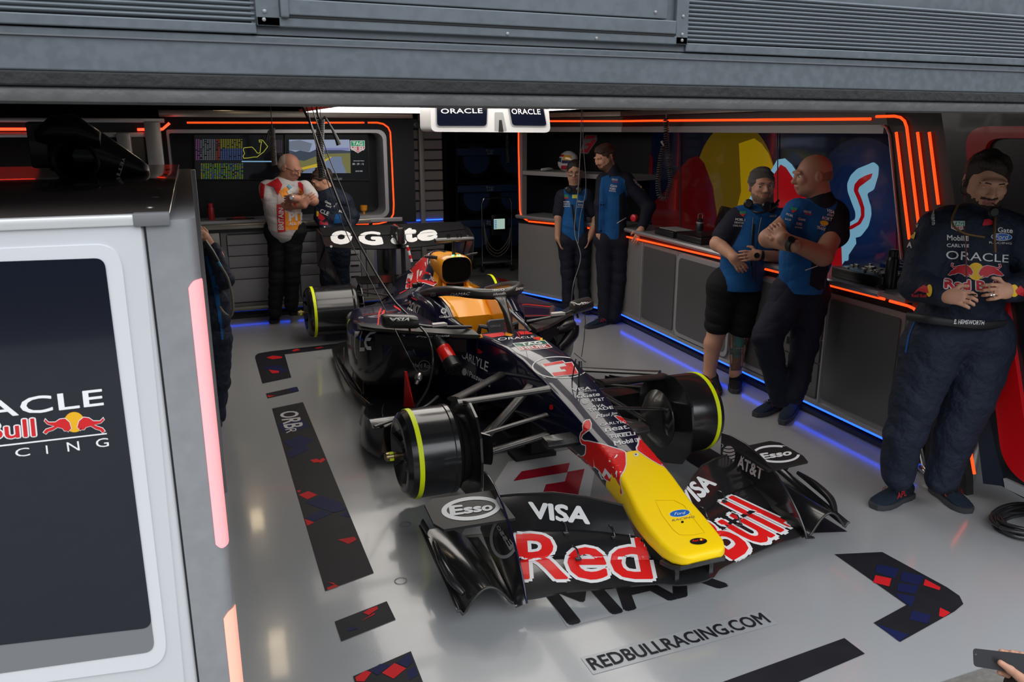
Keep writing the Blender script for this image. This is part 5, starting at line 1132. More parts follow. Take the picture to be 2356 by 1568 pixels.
# halo, mirrors
for s_, q_, b_ in (('VISA', ((990, 682), (1003, 681), (1004, 672), (990, 673)), .02), ('DAMAC', ((1036, 680), (1081, 678), (1082, 672), (1037, 674)), .01), ('TESCO', ((1131, 669), (1161, 668), (1160, 664), (1133, 666)), .02), ('Whoosh', ((1133, 680), (1164, 677), (1162, 671), (1135, 675)), .02), ('DAMAC', ((1186, 668), (1206, 665), (1206, 660), (1187, 662)), .01)):
    lt_(s_, idn, q_, B_halo, CWHT, halo, b_, .2 if s_ == 'DAMAC' else 0)
lt_('VISA', idn, ((944, 731), (897, 731), (900, 738), (941, 738)), B_mir, CWHT, mirL, .03, .2); lt_('VISA', idn, ((1360, 694), (1318, 697), (1330, 702), (1350, 699)), B_mir, CWHT, mirR, .03, .2)
wrap('ring_emblem', poly(ell(1021, 715, 6.5, 6.8, 24, .7, 2*pi), ) if False else poly(ell(1021, 715, 6.5, 6.8, 24), ell(1021, 715, 3.4, 3.6, 24)), None, B_pan, CWHT, lpanel, .0015, cell=PX, px=True)
lt_('Gate', idn, ((1011, 731), (1036, 730), (1036, 725.5), (1011, 726.5)), B_pan, CWHT, lpanel, .03)
# sidepod script and dark side
lip = [o for o in podL.children if o.name.startswith('sidepod_lip')]
B_lip = bvh_of(podL, *[o for o in bpy.data.objects if o.parent == podL and o.name.startswith('sidepod_lip')])
lt_('Pepe Jeans', idn, ((957, 777.5), (1035, 775), (1035, 769.5), (957, 771)), B_lip, CWHT, podL, .02, .35)
lt_('Hard Rock', idn, ((951, 843), (999, 847), (999, 837), (951, 834)), B_lip, CGRY, podL, .015); wrap('ring_emblem', poly(ell(976, 841, 14, 13, 28), ell(976, 841, 12.6, 11.6, 28)), None, B_lip, CGRY, podL, .0015, cell=PX, px=True)
B_podL = bvh_of(podL)
for pts in ([(290, 330), (385, 330), (345, 400), (300, 440), (300, 640), (310, 800), (340, 840), (285, 700), (278, 420)], [(380, 440), (410, 330), (425, 330), (392, 450), (385, 620), (465, 615), (465, 680), (372, 690)], [(700, 335), (560, 345), (490, 420), (455, 520), (470, 600), (510, 660), (585, 665), (580, 600), (520, 595), (495, 540), (500, 500), (560, 500), (590, 445), (520, 445), (560, 390), (640, 370)], [(210, 400), (222, 400), (235, 620), (225, 620)]):
    pw('side_lettering', qd(cp, *pts), B_podL, CWHT, podL, .002)
pw('blue_shape', qd(cp, (240, 300), (265, 290), (440, 470), (440, 510), (380, 480)), B_podL, mat('electric_blue', (.01, .05, .45), .3, coat=.5), podL, .0015)
# front wing lettering
for bd, m, of in ((.060, CWHT, .0016), (.016, CRED, .0028)):
    lt_('Red', idn, ((1196, 1332), (1500, 1331), (1478, 1227), (1190, 1230)), B_wing, m, fw, bd, 0, of, (.05, .1))
    lt_('Bull', c4, ((1125, 1285), (1660, 968), (1120, 712), (640, 960)), B_wing, m, fw, bd, 0, of, (.05, .1))
lt_('VISA', c3, ((1300, 517), (1785, 566), (1752, 418), (1245, 375)), B_wing, CWHT, fw, .04, .18, .0018, (.05, .15)); lt_('VISA', c4, ((730, 830), (968, 602), (825, 522), (615, 700)), B_wing, CWHT, fw, .04, .18, .0018, (.05, .15))
wrap('oval_ring', poly(rell(c3, 720, 430, 268, 106, -.10), rell(c3, 722, 428, 222, 74, -.10)), None, B_dp, CWHT, fw, .0016, cell=(40, 40), px=True); lt_('Esso', c3, ((545, 492), (912, 443), (903, 380), (530, 410)), B_dp, CWHT, fw, .04, 0, .0018)
wrap('oval_ring', poly(rell(c4, 1512, 330, 214, 80, .03), rell(c4, 1512, 330, 188, 62, .03)), None, B_dp, CWHT, fw, .0016, cell=(40, 40), px=True); lt_('Esso', c4, ((1392, 378), (1650, 338), (1640, 290), (1368, 330)), B_dp, CWHT, fw, .04, 0, .0018)
wrap('oval_ring', poly(rell(c3, 1022, 690, 130, 190, .05), rell(c3, 1022, 690, 103, 160, .05)), None, B_foot, CGRY, fw, .0016, cell=PX, px=True); lt_('Esso', c3, ((1075, 800), (950, 590), (985, 575), (1115, 760)), B_foot, CGRY, fw, .03)
globe(c4, 1088, 343, 56, 96, B_ep, mat('pinkish_white', (.50, .44, .44), .4), fw); lt_('AT&T', c4, ((1165, 440), (1385, 562), (1402, 458), (1178, 345)), B_ep, MATS['pinkish_white'], fw, .03)
for x, y in ((1023, 252), (1018, 395), (945, 425), (1198, 505), (1210, 357)): wrap('round_fastener', poly(rell(c4, x, y, 15, 17, 0, 16), rell(c4, x, y, 10, 12, 0, 16)), None, B_ep, CWHT, fw, .002, cell=PX, px=True)
# rear wing lettering
wr = lambda x, y: (700+x/5.6, 500+y/5.6)
for s_, q_ in (('o', ((345, 330), (600, 335), (590, 185), (375, 185))), ('G', ((700, 340), (1000, 350), (960, 190), (730, 190))), ('a', ((1130, 330), (1300, 335), (1270, 210), (1140, 210))), ('t', ((1300, 320), (1440, 300), (1430, 145), (1290, 150))), ('e', ((1470, 310), (1700, 270), (1690, 165), (1500, 175)))): lt_(s_, wr, q_, B_rw, CWHT, rwg, .05, 0, .003, (.2, .2))
# cable and crane hoses attached by the crew
hose = mat('hose_black', (.02, .02, .02), .35, coat=.3)
# ================================================================ people: signed-distance bodies, one continuous surface each
def np3(p): return np.array([p[0], p[1], p[2]], float)
class SDF:
    def __init__(s): s.p = []
    def cap(s, a, b, ra, rb=None, k=.03, t=0, sq=None):
        s.p.append(('c', np3(a), np3(b), ra, ra if rb is None else rb, k, t, sq)); return s
    def chain(s, pts, rs, k=.03, t=0, sq=None):
        for i in range(len(pts)-1): s.cap(pts[i], pts[i+1], rs[i], rs[i+1], k, t, sq)
        return s
    def ell(s, c, r, R=None, k=.03, t=0, neg=False):
        s.p.append(('e', np3(c), np.array(r, float), None if R is None else np.array(R), k, t, neg)); return s
    def bounds(s):
        lo = np.full(3, 1e9); hi = -lo
        for q in s.p:
            if q[0] == 'c':
                for a, r in ((q[1], q[3]), (q[2], q[4])): lo = np.minimum(lo, a-r); hi = np.maximum(hi, a+r)
            elif not q[6]: m = q[2].max(); lo = np.minimum(lo, q[1]-m); hi = np.maximum(hi, q[1]+m)
        return lo, hi
    @staticmethod
    def d(q, X):
        if q[0] == 'c':
            a, b, ra, rb = q[1:5]; ab = b-a; L = ab@ab+1e-12; sq = q[7]
            t = np.clip(((X-a)@ab)/L, 0, 1); D = X-a-t[..., None]*ab
            if sq is not None: v, f = sq; D = D+np.multiply.outer(D@v, v)*(f-1)      # flatten along v
            return np.sqrt((D**2).sum(-1))-(ra+(rb-ra)*t)
        _, c, r, R = q[:4]; D = X-c
        if R is not None: D = D@R.T
        k0 = np.sqrt(((D/r)**2).sum(-1)); k1 = np.sqrt(((D/(r*r))**2).sum(-1))+1e-9
        return k0*(k0-1)/k1
    def mesh(s, h, noise=None, cut=None):
        lo, hi = s.bounds(); pad = h*3+(.015 if noise else 0); lo = lo-pad; hi = hi+pad; n = np.ceil((hi-lo)/h).astype(int)+1
        F = np.full(n, .05, np.float32)
        ax = [lo[i]+h*np.arange(n[i]) for i in range(3)]
        for q in s.p:
            if q[0] == 'c': a = np.minimum(q[1]-q[3], q[2]-q[4]); b = np.maximum(q[1]+q[3], q[2]+q[4]); k = q[5]; neg = False; sq_ = q[7]
            else: m = q[2].max(); a = q[1]-m; b = q[1]+m; k = q[4]; neg = q[6]; sq_ = None
            g = k+.045; i0 = np.maximum(0, np.floor((a-g-lo)/h).astype(int)); i1 = np.minimum(n, np.ceil((b+g-lo)/h).astype(int)+1)
            if (i1 <= i0).any(): continue
            sl = tuple(slice(i0[i], i1[i]) for i in range(3))
            X = np.stack(np.meshgrid(*[ax[i][sl[i]] for i in range(3)], indexing='ij'), -1)
            D = SDF.d(q, X).astype(np.float32); G = F[sl]
            if neg:
                D = -D; hh = np.clip(.5-.5*(G-D)/k, 0, 1); F[sl] = G*(1-hh)+D*hh+k*hh*(1-hh)
            else:
                hh = np.clip(.5+.5*(G-D)/k, 0, 1); F[sl] = G*(1-hh)+D*hh-k*hh*(1-hh)
        if noise is not None:
            m = np.abs(F) < .04; I = np.argwhere(m); X = lo+I*h; F[m] += noise(X).astype(np.float32)
        if cut is not None: F = np.maximum(F, (cut-ax[2])[None, None, :].astype(np.float32))
        return nets(F, lo, h)
def nets(F, lo, h):
    n = np.array(F.shape); S_ = F < 0; c = n-1
    cnt = np.zeros(c, np.int8)
    for dx in (0, 1):
        for dy in (0, 1):
            for dz in (0, 1): cnt += S_[dx:dx+c[0], dy:dy+c[1], dz:dz+c[2]]
    A = np.argwhere((cnt > 0) & (cnt < 8)); idx = np.full(c, -1, np.int32); idx[tuple(A.T)] = np.arange(len(A))
    cor = np.array([(x, y, z) for x in (0, 1) for y in (0, 1) for z in (0, 1)]); V = np.stack([F[tuple((A+q).T)] for q in cor], 1)
    P = np.zeros((len(A), 3)); W_ = np.zeros(len(A))
    for i in range(8):
        for j in range(i+1, 8):
            if np.abs(cor[i]-cor[j]).sum() != 1: continue
            m = (V[:, i] < 0) != (V[:, j] < 0); t = V[m, i]/(V[m, i]-V[m, j]); P[m] += cor[i]+(cor[j]-cor[i])*t[:, None]; W_[m] += 1
    P = lo+(A+P/W_[:, None])*h; Q = []
    for a in range(3):
        b, d = (a+1) % 3, (a+2) % 3
        s0 = [slice(1, None)]*3; s1 = [slice(1, None)]*3; s0[a] = slice(0, -1); s1[a] = slice(1, None)
        for q in (s0, s1):
            for e in (b, d): q[e] = slice(1, n[e]-1)
        s0[a] = slice(0, n[a]-1); s1[a] = slice(1, n[a])
        D = S_[tuple(s0)] != S_[tuple(s1)]; I = np.argwhere(D)
        if len(I) == 0: continue
        off = np.zeros(3, int); off[b] = 1; off[d] = 1; I = I+off; ins = S_[tuple(I.T)]
        eb = np.zeros(3, int); eb[b] = 1; ed = np.zeros(3, int); ed[d] = 1
        q4 = np.stack([idx[tuple((I-eb-ed).T)], idx[tuple((I-ed).T)], idx[tuple(I.T)], idx[tuple((I-eb).T)]], 1)
        q4[~ins] = q4[~ins][:, ::-1]; Q.append(q4)
    Q = np.concatenate(Q); Q = Q[(Q >= 0).all(1)]; return P, Q
def np_mesh(name, P, Q, mats, parent=None, mi=None, origin=None):
    me = bpy.data.meshes.new(name); me.vertices.add(len(P)); me.vertices.foreach_set('co', P.astype(np.float32).ravel())
    me.loops.add(len(Q)*4); me.loops.foreach_set('vertex_index', Q.astype(np.int32).ravel()); me.polygons.add(len(Q)); me.polygons.foreach_set('loop_start', np.arange(0, len(Q)*4, 4, dtype=np.int32)); me.polygons.foreach_set('loop_total', np.full(len(Q), 4, np.int32))
    for m in mats: me.materials.append(m)
    if mi is not None: me.polygons.foreach_set('material_index', mi.astype(np.int32))
    me.polygons.foreach_set('use_smooth', np.ones(len(Q), bool)); me.update(calc_edges=True); me.validate()
    o = bpy.data.objects.new(name, me); COL.objects.link(o)
    if parent is not None: o.parent = parent
    return o
def folds(seed, amp=.004, f=26):
    r = np.random.RandomState(seed); K = r.normal(size=(7, 3))*f*np.array([.6, .6, 1.2]); ph = r.uniform(0, 6.28, 7)
    def g(X):
        v = np.zeros(len(X))
        for k in range(7): v += .9-1.5*np.abs(np.sin((X@K[k]*1.1+ph[k]+1.8*np.sin(X@K[(k+2) % 7]*.35))*.5))**.7 if f < 40 else np.sin(X@K[k]+ph[k])
        return amp*v*(.62 if f < 40 else .35)
    return g
def skin(name, c): return mat(name, c, .52, spec=.35, var=(18, .08), bump=(120, .06))
SK1 = skin('skin_warm', (.42, .20, .135)); SK2 = skin('skin_tan', (.40, .205, .135)); SK3 = skin('skin_light', (.50, .26, .17)); SK4 = skin('skin_medium', (.40, .22, .14))
def cloth(name, c, r=.8, b=(60, .15)): return mat(name, c, r, spec=.25, bump=b)
TEAMB = cloth('team_blue_cloth', (.006, .075, .235)); NAVC = cloth('dark_navy_cloth', (.008, .010, .020)); BLKC = cloth('black_cloth', (.006, .006, .008)); SUIT = cloth('race_suit_navy', (.011, .016, .031), .7, (20, 1.0))
HAIRD = mat('dark_brown_hair', (.018, .010, .006), .6, bump=(160, .6, (1, 1, .2))); HAIRB = mat('black_hair', (.006, .006, .007), .5, bump=(160, .5)); HAIRG = mat('grey_hair', (.10, .095, .09), .65, bump=(160, .8)); HAIRM = mat('brown_hair', (.045, .022, .011), .6, bump=(160, .6)); HAIRW = mat('white_stubble', (.42, .33, .28), .7)
BEARD = mat('dark_beard', (.045, .024, .015), .75, bump=(200, .6)); BEARDL = mat('brown_beard', (.12, .060, .035), .75, bump=(200, .5)); STUB = mat('greying_stubble', (.24, .135, .095), .75, bump=(200, .4))
EYEW = mat('eye_white', (.55, .55, .53), .25); IRIS = mat('eye_dark', (.02, .015, .012), .2); LIP = mat('lip_tone', (.32, .11, .09), .5); SHOE = cloth('knit_shoe_navy', (.008, .018, .032), .8, (90, .5)); SOLE = mat('shoe_sole_grey', (.03, .032, .036), .7)
FH = Vector((FWD.x, FWD.y, 0)).normalized(); RH = RGT
def norm(v): v = Vector(v); return v.normalized()
class Person:
    def __init__(s, foot_px, label, sk, P0=None, h=.006):
        s.P0 = Vector(P0) if P0 else fl(*foot_px); s.label = label; s.skin = sk; s.h = h; s.B = SDF(); s.parts = []
        s.root = None
    def J(s, x, y, d=0): return gp(x, y, s.P0-FH*d, FH)
    def head(s, cx, cy, hh, yaw, pitch=0, roll=0, d=0, thin=1.):
        """centre px, head height in metres; yaw 0 = facing camera, + = towards picture right; pitch + = looking down"""
        C_ = s.J(cx, cy, d); yaw = yaw-math.atan((cx-1178)/FPX); f = (-FH*cos(yaw)+RH*sin(yaw)); f = (f*cos(pitch)-Vector((0, 0, 1))*sin(pitch)).normalized()
        r = f.cross(Vector((0, 0, 1))).normalized(); u = r.cross(f); 
        if roll: r, u = r*cos(roll)+u*sin(roll), u*cos(roll)-r*sin(roll)
        k = hh/.235; s.hc = C_; s.hf = f; s.hr = r; s.hu = u; s.hk = k; s.thin = thin
        R = np.array([r[:], f[:], u[:]]); s.hR = R; L = lambda x, y, z: C_+(r*x*thin+f*y+u*z)*k; s.HL = L; B = s.B
        E = lambda c, q, kk=.02, neg=False: B.ell(L(*c), [v*k for v in q], R, kk, 0, neg)
        E((0, -.018, .030), (.076*thin, .095, .086)); E((0, .022, -.018), (.063*thin, .074, .080), .03); E((0, .044, -.066), (.040*thin, .044, .042), .03)     # cranium, face, chin
        E((.048, .010, -.05), (.018, .04, .035), .03); E((-.048, .010, -.05), (.018, .04, .035), .03)
        E((0, .088, .028), (.052*thin, .012, .012), .018)                                    # brow
        E((.032, .096, .006), (.016, .013, .010), .012, True); E((-.032, .096, .006), (.016, .013, .010), .012, True)   # sockets
        B.cap(L(0, .090, .012), L(0, .108, -.020), .0085*k, .0125*k, .012); E((.012, .098, -.024), (.008, .010, .007), .008); E((-.012, .098, -.024), (.008, .010, .007), .008)
        E((.036, .072, -.012), (.022, .018, .020), .02); E((-.036, .072, -.012), (.022, .018, .020), .02)
        E((0, .090, -.048), (.024, .010, .008), .008); E((0, .088, -.057), (.020, .010, .007), .008); E((0, .103, -.0525), (.02, .006, .0022), .004, True)
        for sx in (-1, 1): E((sx*.077*thin, -.008, -.002), (.010, .020, .030), .008); E((sx*.086*thin, -.004, .0), (.004, .010, .018), .006, True)
        return s
    def hand(s, w, tip, n, side=1, curl=.5, spread=.004, k=1., th=1., t=0):
        """w wrist, tip = point the fingers aim at, n = back-of-hand normal, side = thumb side sign"""
        w = Vector(w); dd = norm(Vector(tip)-w); n = norm(Vector(n)-dd*Vector(n).dot(dd)); c = dd.cross(n)*side; B = s.B
        pc = w+dd*.045*k; R = np.array([c[:], dd[:], n[:]]); B.ell(pc, [.040*k, .050*k, .015*k], R, .015, t); B.ell(w+dd*.02*k, [.030*k, .035*k, .018*k], R, .02, t)
        for i, (o, L_) in enumerate(((.028, .074), (.0095, .082), (-.0095, .077), (-.027, .060))):
            b = w+dd*(.085-.004*abs(i-1.2))*k+c*o*k; a0 = curl*.55; p1 = b+(dd*cos(a0)-n*sin(a0))*L_*.45*k+c*spread*(1.5-i); a1 = curl*1.5; p2 = p1+(dd*cos(a1)-n*sin(a1))*L_*.32*k; a2 = curl*2.2; p3 = p2+(dd*cos(a2)-n*sin(a2))*L_*.23*k
            B.chain([b-dd*.02*k, p1, p2, p3], [.0095*k, .0088*k, .008*k, .0068*k], .004, t)
        b = w+dd*.028*k+c*.030*k; q = b+(dd*.6+c*.75-n*.25*th).normalized()*.038*k; q2 = q+(dd*.9+c*.25-n*.3*th).normalized()*.032*k
        B.chain([b-c*.012*k, q, q2], [.013*k, .0105*k, .0085*k], .008, t)
    def limb(s, pts, rs, k=.02): s.B.chain(pts, rs, k)
    def finish(s, **kw):
        P, Q = s.B.mesh(s.h); o = np_mesh('person', P, Q, [s.skin, LIP]+([kw['beard']] if kw.get('beard') else [])); me = o.data
        # lips tint by place
        ce_ = (P[Q].mean(1)-np3(s.hc))@s.hR.T/s.hk if s.hc is not None else None
        if ce_ is not None:
            m = (np.abs(ce_[:, 0]) < .023) & (ce_[:, 1] > .082) & (ce_[:, 2] < -.0425) & (ce_[:, 2] > -.0625); mi_ = m.astype(np.int32)
            if kw.get('beard'):
                x_, y_, z_ = np.abs(ce_[:, 0]), ce_[:, 1], ce_[:, 2]; w_ = .003*np.sin(ce_[:, 0]*420)+.002*np.sin(ce_[:, 1]*380)
                jaw = (y_ > -.012) & (y_ < .12) & (z_ > -.128) & (z_ < -.030-.35*np.clip(y_-.01, 0, 1)*(x_ > .03)+w_) & ((x_ > .034) | (z_ < -.066))
                burn = (y_ > -.004) & (y_ < .018) & (z_ < .03) & (z_ > -.05) & (x_ > .055); mo = (x_ < .032) & (z_ < -.0335+w_*.5) & (z_ > -.0435) & (y_ > .08)
                mi_[(jaw | burn | mo) & ~m] = 2
            me.polygons.foreach_set('material_index', mi_)
        tag(o, s.label, 'person'); s.root = o
        return o
    def eyes(s, look=0, closed=False):
        for sx in (-1, 1):
            c = s.HL(sx*.032, .0785, .006); k = s.hk*.92
            b = MB().lathe([(-.012*k, .003*k), (-.008*k, .009*k), (0, .0122*k), (.008*k, .009*k), (.012*k, .003*k)], c, s.hf, 14); o = b.build('eye', s.skin if closed else EYEW, s.root, 180)
            if not closed: MB().lathe([(.0085*k, .0062*k), (.0116*k, .0058*k), (.0126*k, .003*k)], c+s.hr*look*.003, s.hf+s.hr*look*.35, 12).build('iris', IRIS, o, 180)
    def brows(s, m, z=.026):
        for sx in (-1, 1): MB().tube([s.HL(sx*.013, .0985, z+.001), s.HL(sx*.032, .0965, z+.004), s.HL(sx*.052, .080, z-.003)], [.0026*s.hk, .0034*s.hk, .0016*s.hk], 6).build('eyebrow', m, s.root, 180)
    def shell(s, name, els, m, h=.005, noise=None, neg=()):
        """els in head space: centre, radii"""
        D = SDF()
        for c, q in els: D.ell(s.HL(*c), [v*s.hk for v in q], s.hR, .012)
        for c, q in neg: D.ell(s.HL(*c), [v*s.hk for v in q], s.hR, .006, 0, True)
        P, Q = D.mesh(h, noise); return np_mesh(name, P, Q, [m], s.root)
    def garment(s, name, prims, mats, noise=None, rule=None, h=None, neg=(), cut=None):
        D = SDF()
        for a in prims:
            if a[0] == 'e': D.ell(*a[1:])
            else: D.chain(*a[1:])
        for c, q in neg: D.ell(c, q, None, .006, 0, True)
        P, Q = D.mesh(h or s.h, noise, cut); mi = None
        if rule is not None:
            ce_ = P[Q].mean(1); mi = rule(ce_, D)
        return np_mesh(name, P, Q, mats, s.root, mi)
    def shoe(s, heel, toe, m=SHOE, sole=SOLE, w=.046, marks=True):
        heel = Vector(heel); toe = Vector(toe); d = norm(toe-heel); c = d.cross(Vector((0, 0, 1))); L_ = (toe-heel).length
        prof = [(-.02, .55, .075), (.0, .80, .095), (.12, .86, .098), (.30, .80, .095), (.45, .86, .078), (.62, 1.0, .062), (.78, 1.02, .050), (.90, .88, .042), (1.0, .50, .030)]
        b = MB().loft([[heel+d*L_*t+c*(w*k*.96*cos(a))+Vector((0, 0, .022+max(0, (hh-.022))*(.5+.5*sin(a)) if sin(a) > -.2 else .022)) for a in [2*pi*q/16 for q in range(16)]] for t, k, hh in prof]); o = b.build('shoe', m, s.root, 60)
        MB().loft([[heel+d*L_*t+c*(w*1.08*k)*sx+Vector((0, 0, z)) for sx, z in ((-1, .002), (-1.05, .014), (-1, .030), (1, .030), (1.05, .014), (1, .002))] for t, k in ((-.06, .5), (-.02, .82), (.12, .92), (.35, .84), (.62, 1.02), (.82, 1.0), (.96, .74), (1.04, .38))]).build('sole', sole, o, 40)
        if marks:
            up_ = Vector((0, 0, 1))
            for sx in (-1, 1):
                flat('lettering', text('APL', shear=.2), mat('red_shoe_letters', (.6, .02, .02), .5), heel+d*L_*(.30 if sx > 0 else .60)+c*sx*w*.87+up_*.045, d*L_*.30*sx, (up_*.030-c*sx*.008), o, .003)
            MB().tube([heel+d*L_*.42+up_*.090, heel+d*L_*.50+up_*.084+c*.018, heel+d*L_*.53+up_*.080-c*.018, heel+d*L_*.60+up_*.070], .003, 5).build('laces', BLKC, o)
        return o
    def bv(s, *objs): return bvh_of(*objs)
    def put(s, txt, cx, cy, w, hgt, bvh, m, parent, rot=0, bold=.02, shear=0, off=.003):
        c, n = cos(rot), sin(rot); Q_ = [(cx+c*x-n*y, cy+n*x+c*y) for x, y in ((-w/2, hgt/2), (w/2, hgt/2), (w/2, -hgt/2), (-w/2, -hgt/2))]
        return wrap('lettering', text(txt, bold=bold, shear=shear), Q_, bvh, m, parent, off, cell=(.2, .5))
    def patch(s, name, pts, bvh, m, parent, off=.003, cell=(6, 6)): return wrap(name, poly(pts), None, bvh, m, parent, off, cell=cell, px=True)
RW_ = lambda cx, cy, w, h: [(cx-w/2, cy-h/2), (cx+w/2, cy-h/2), (cx+w/2, cy+h/2), (cx-w/2, cy+h/2)]
OR_ = mat('print_orange', (.75, .25, .01), .6); PRW = mat('print_white', (.62, .62, .62), .6); PRR = mat('print_red', (.5, .01, .02), .6); PRY = mat('print_yellow', (.75, .45, .01), .6); PRG = mat('print_green', (.01, .22, .09), .6); PRB = mat('print_blue', (.01, .10, .4), .6); PRC = mat('print_cyan', (.1, .35, .5), .6)
def headset(P_, pts, cups, parent):
    MB().tube(pts, .008, 8, sub=4).build('headset_band', BLACK, parent, 80)
    for c, ax in cups: MB().lathe([(-.02, .02), (-.015, .032), (.012, .034), (.02, .024)], c, ax, 16).build('headset_cup', BLACK, parent)
def sleeves_rule(n_torso):
    def rule(C_, D):
        best = np.full(len(C_), 1e9); mi = np.zeros(len(C_), int)
        for q in D.p:
            t = q[6] if q[0] == 'c' else q[5]
            if q[0] == 'e' and q[6]: continue
            d_ = SDF.d(q, C_); m = d_ < best; best[m] = d_[m]; mi[m] = t
        return mi
    return rule
def SZ(v): return (np3(v)/np.linalg.norm(np3(v)))
SIDEV = SZ(FH)

def CORE(p, top, bot, *arms):
    J = p.J; t = J(*top); p.B.chain([t, J(*bot)], [.07, .08], .04)
    n = len(arms[0])
    for i in range(n):
        pts = [t]+[J(*a[i]) for a in arms if i < len(a) and a[i] is not None]; p.B.chain(pts, [.045]+[.036]*(len(pts)-1), .03)
    hc_ = p.hc-p.hu*.08*p.hk-p.hf*.03; p.B.chain([t, hc_], [.06, .045], .03)
# ---- 1 marshal in white shirt, arms folded
p = Person(None, 'bald person in white shirt and orange tabard with folded arms by back wall', SK1, P0=(-1.09, 4.46, 0)); J = p.J
p.head(668, 386, .262, .88, .42, d=0); CORE(p, (655, 445), (655, 520), [(615, 432), (702, 430)])
p.B.chain([J(648, 425, 0), J(658, 405, 0)], [.062, .056], .03)
p.limb([J(615, 432), J(628, 474, .10), J(700, 472, .24)], [.05, .046, .034]); p.hand(J(695, 470, .24), J(726, 446, .26), -FH, -1, .3)
p.limb([J(702, 430), J(722, 462, .12), J(672, 455, .28)], [.05, .044, .032]); p.hand(J(676, 455, .28), J(640, 462, .20), -FH, -1, .5)
p.finish(); p.brows(HAIRW); p.eyes(closed=True)
for sx in (-1, 1): MB().tube([p.HL(sx*.014, .108, .004), p.HL(sx*.05, .10, .016), p.HL(sx*.054, .094, -.012), p.HL(sx*.02, .106, -.016), p.HL(sx*.014, .108, .004)], .0026, 6).tube([p.HL(sx*.054, .094, .01), p.HL(sx*.08, 0, .008)], .0025, 6).build('glasses', BLACK, p.root)
p.shell('hair', [((0, -.05, .0), (.079, .07, .06)), ((0, -.03, .03), (.078, .09, .08))], HAIRW, .005, neg=[((0, .09, .06), (.12, .11, .11))])
sh = p.garment('shirt', [('c', [J(650, 440), J(650, 480, .03), J(655, 520, .04)], [.13, .165, .165], .05, 0, (SIDEV, 1.15)), ('c', [J(625, 434), J(680, 434)], [.075, .075], .05, 0), ('c', [J(613, 432), J(618, 452, .05), J(626, 470, .10)], [.072, .070, .068], .03, 0), ('c', [J(702, 432), J(716, 450, .06)], [.070, .066], .03, 0), ('c', [J(645, 424), J(655, 418)], [.068, .064], .02, 0)], [cloth('white_shirt_cloth', (.52, .49, .49), .8)], folds(1, .003))
bp_ = p.bv(sh)
tb = p.patch('tabard', [(655, 425), (664, 445), (700, 425), (705, 440), (700, 470), (707, 500), (700, 527), (638, 533), (640, 470), (636, 432)], bp_, mat('tabard_print', (.50, .40, .38), .7), sh, .004)
V, F = poly(RW_(680, 508, 50, 40)); wrap('tabard_orange', (V, F), None, bp_, OR_, sh, .006, cell=(6, 6), px=True)
p.patch('tabard_red', [(637, 470), (655, 470), (657, 532), (640, 534)], bp_, PRR, sh, .0065); p.put('BRITAIN', 647, 503, 50, 11, bp_, PRW, sh, -pi/2, off=.008)
p.put('PIT', 682, 497, 34, 18, bp_, PRW, sh, -.08, .05, off=.009); p.put('ALL TIME', 684, 513, 40, 6, bp_, PRW, sh, -.08, .03, .2, off=.009)
for a in ([(612, 425), (640, 410), (650, 425), (640, 450), (630, 430)], [(684, 412), (698, 425), (700, 450), (690, 440)], [(600, 420), (610, 425), (604, 500), (598, 470)]): p.patch('tabard_strap', a, bp_, PRR, sh, .006)
for a in ([(642, 440), (660, 430), (668, 445), (650, 455)], [(690, 430), (700, 445), (694, 460), (686, 448)]): p.patch('tabard_orange', a, bp_, OR_, sh, .007)
p.patch('name_card', [(660, 440), (676, 430), (680, 440), (664, 448)], bp_, PRW, sh, .012); p.patch('blue_lanyard', [(664, 424), (674, 434), (670, 440), (660, 428)], bp_, PRC, sh, .010)
MB().lathe([(-.004, .022), (.006, .022), (.009, .018)], J(671, 454, .33), -FH, 18).build('watch', CHRM, p.root)
MB().lathe([(-.012, .036), (.012, .037)], J(684, 472, .21), J(700, 472, .24)-J(628, 474, .1), 16, cap=False).build('red_wristband', mat('neon_red', (.8, .04, .02), .5), p.root)
tr = p.garment('trousers', [('c', [J(640, 542), J(637, 640), J(632, 718)], [.105, .075, .066], .03, 0), ('c', [J(672, 542), J(672, 640), J(670, 700)], [.105, .075, .066], .03, 0), ('c', [J(636, 530, .02), J(676, 530, .02)], [.125, .125], .04, 0, (SIDEV, 1.1))], [BLKC], folds(2, .004))
p.shoe(J(635, 722, -.05)*1, J(628, 742, .17), BLKC, BLKM, marks=False) if False else None
def gshoe(p, hx, hy, tx, ty, **k): a = fl(hx, hy); b = fl(tx, ty); return p.shoe(a, b, **k)
gshoe(p, 636, 725, 629, 744, m=BLKC, sole=BLKM, marks=False); gshoe(p, 668, 724, 698, 722, m=BLKC, sole=BLKM, marks=False)

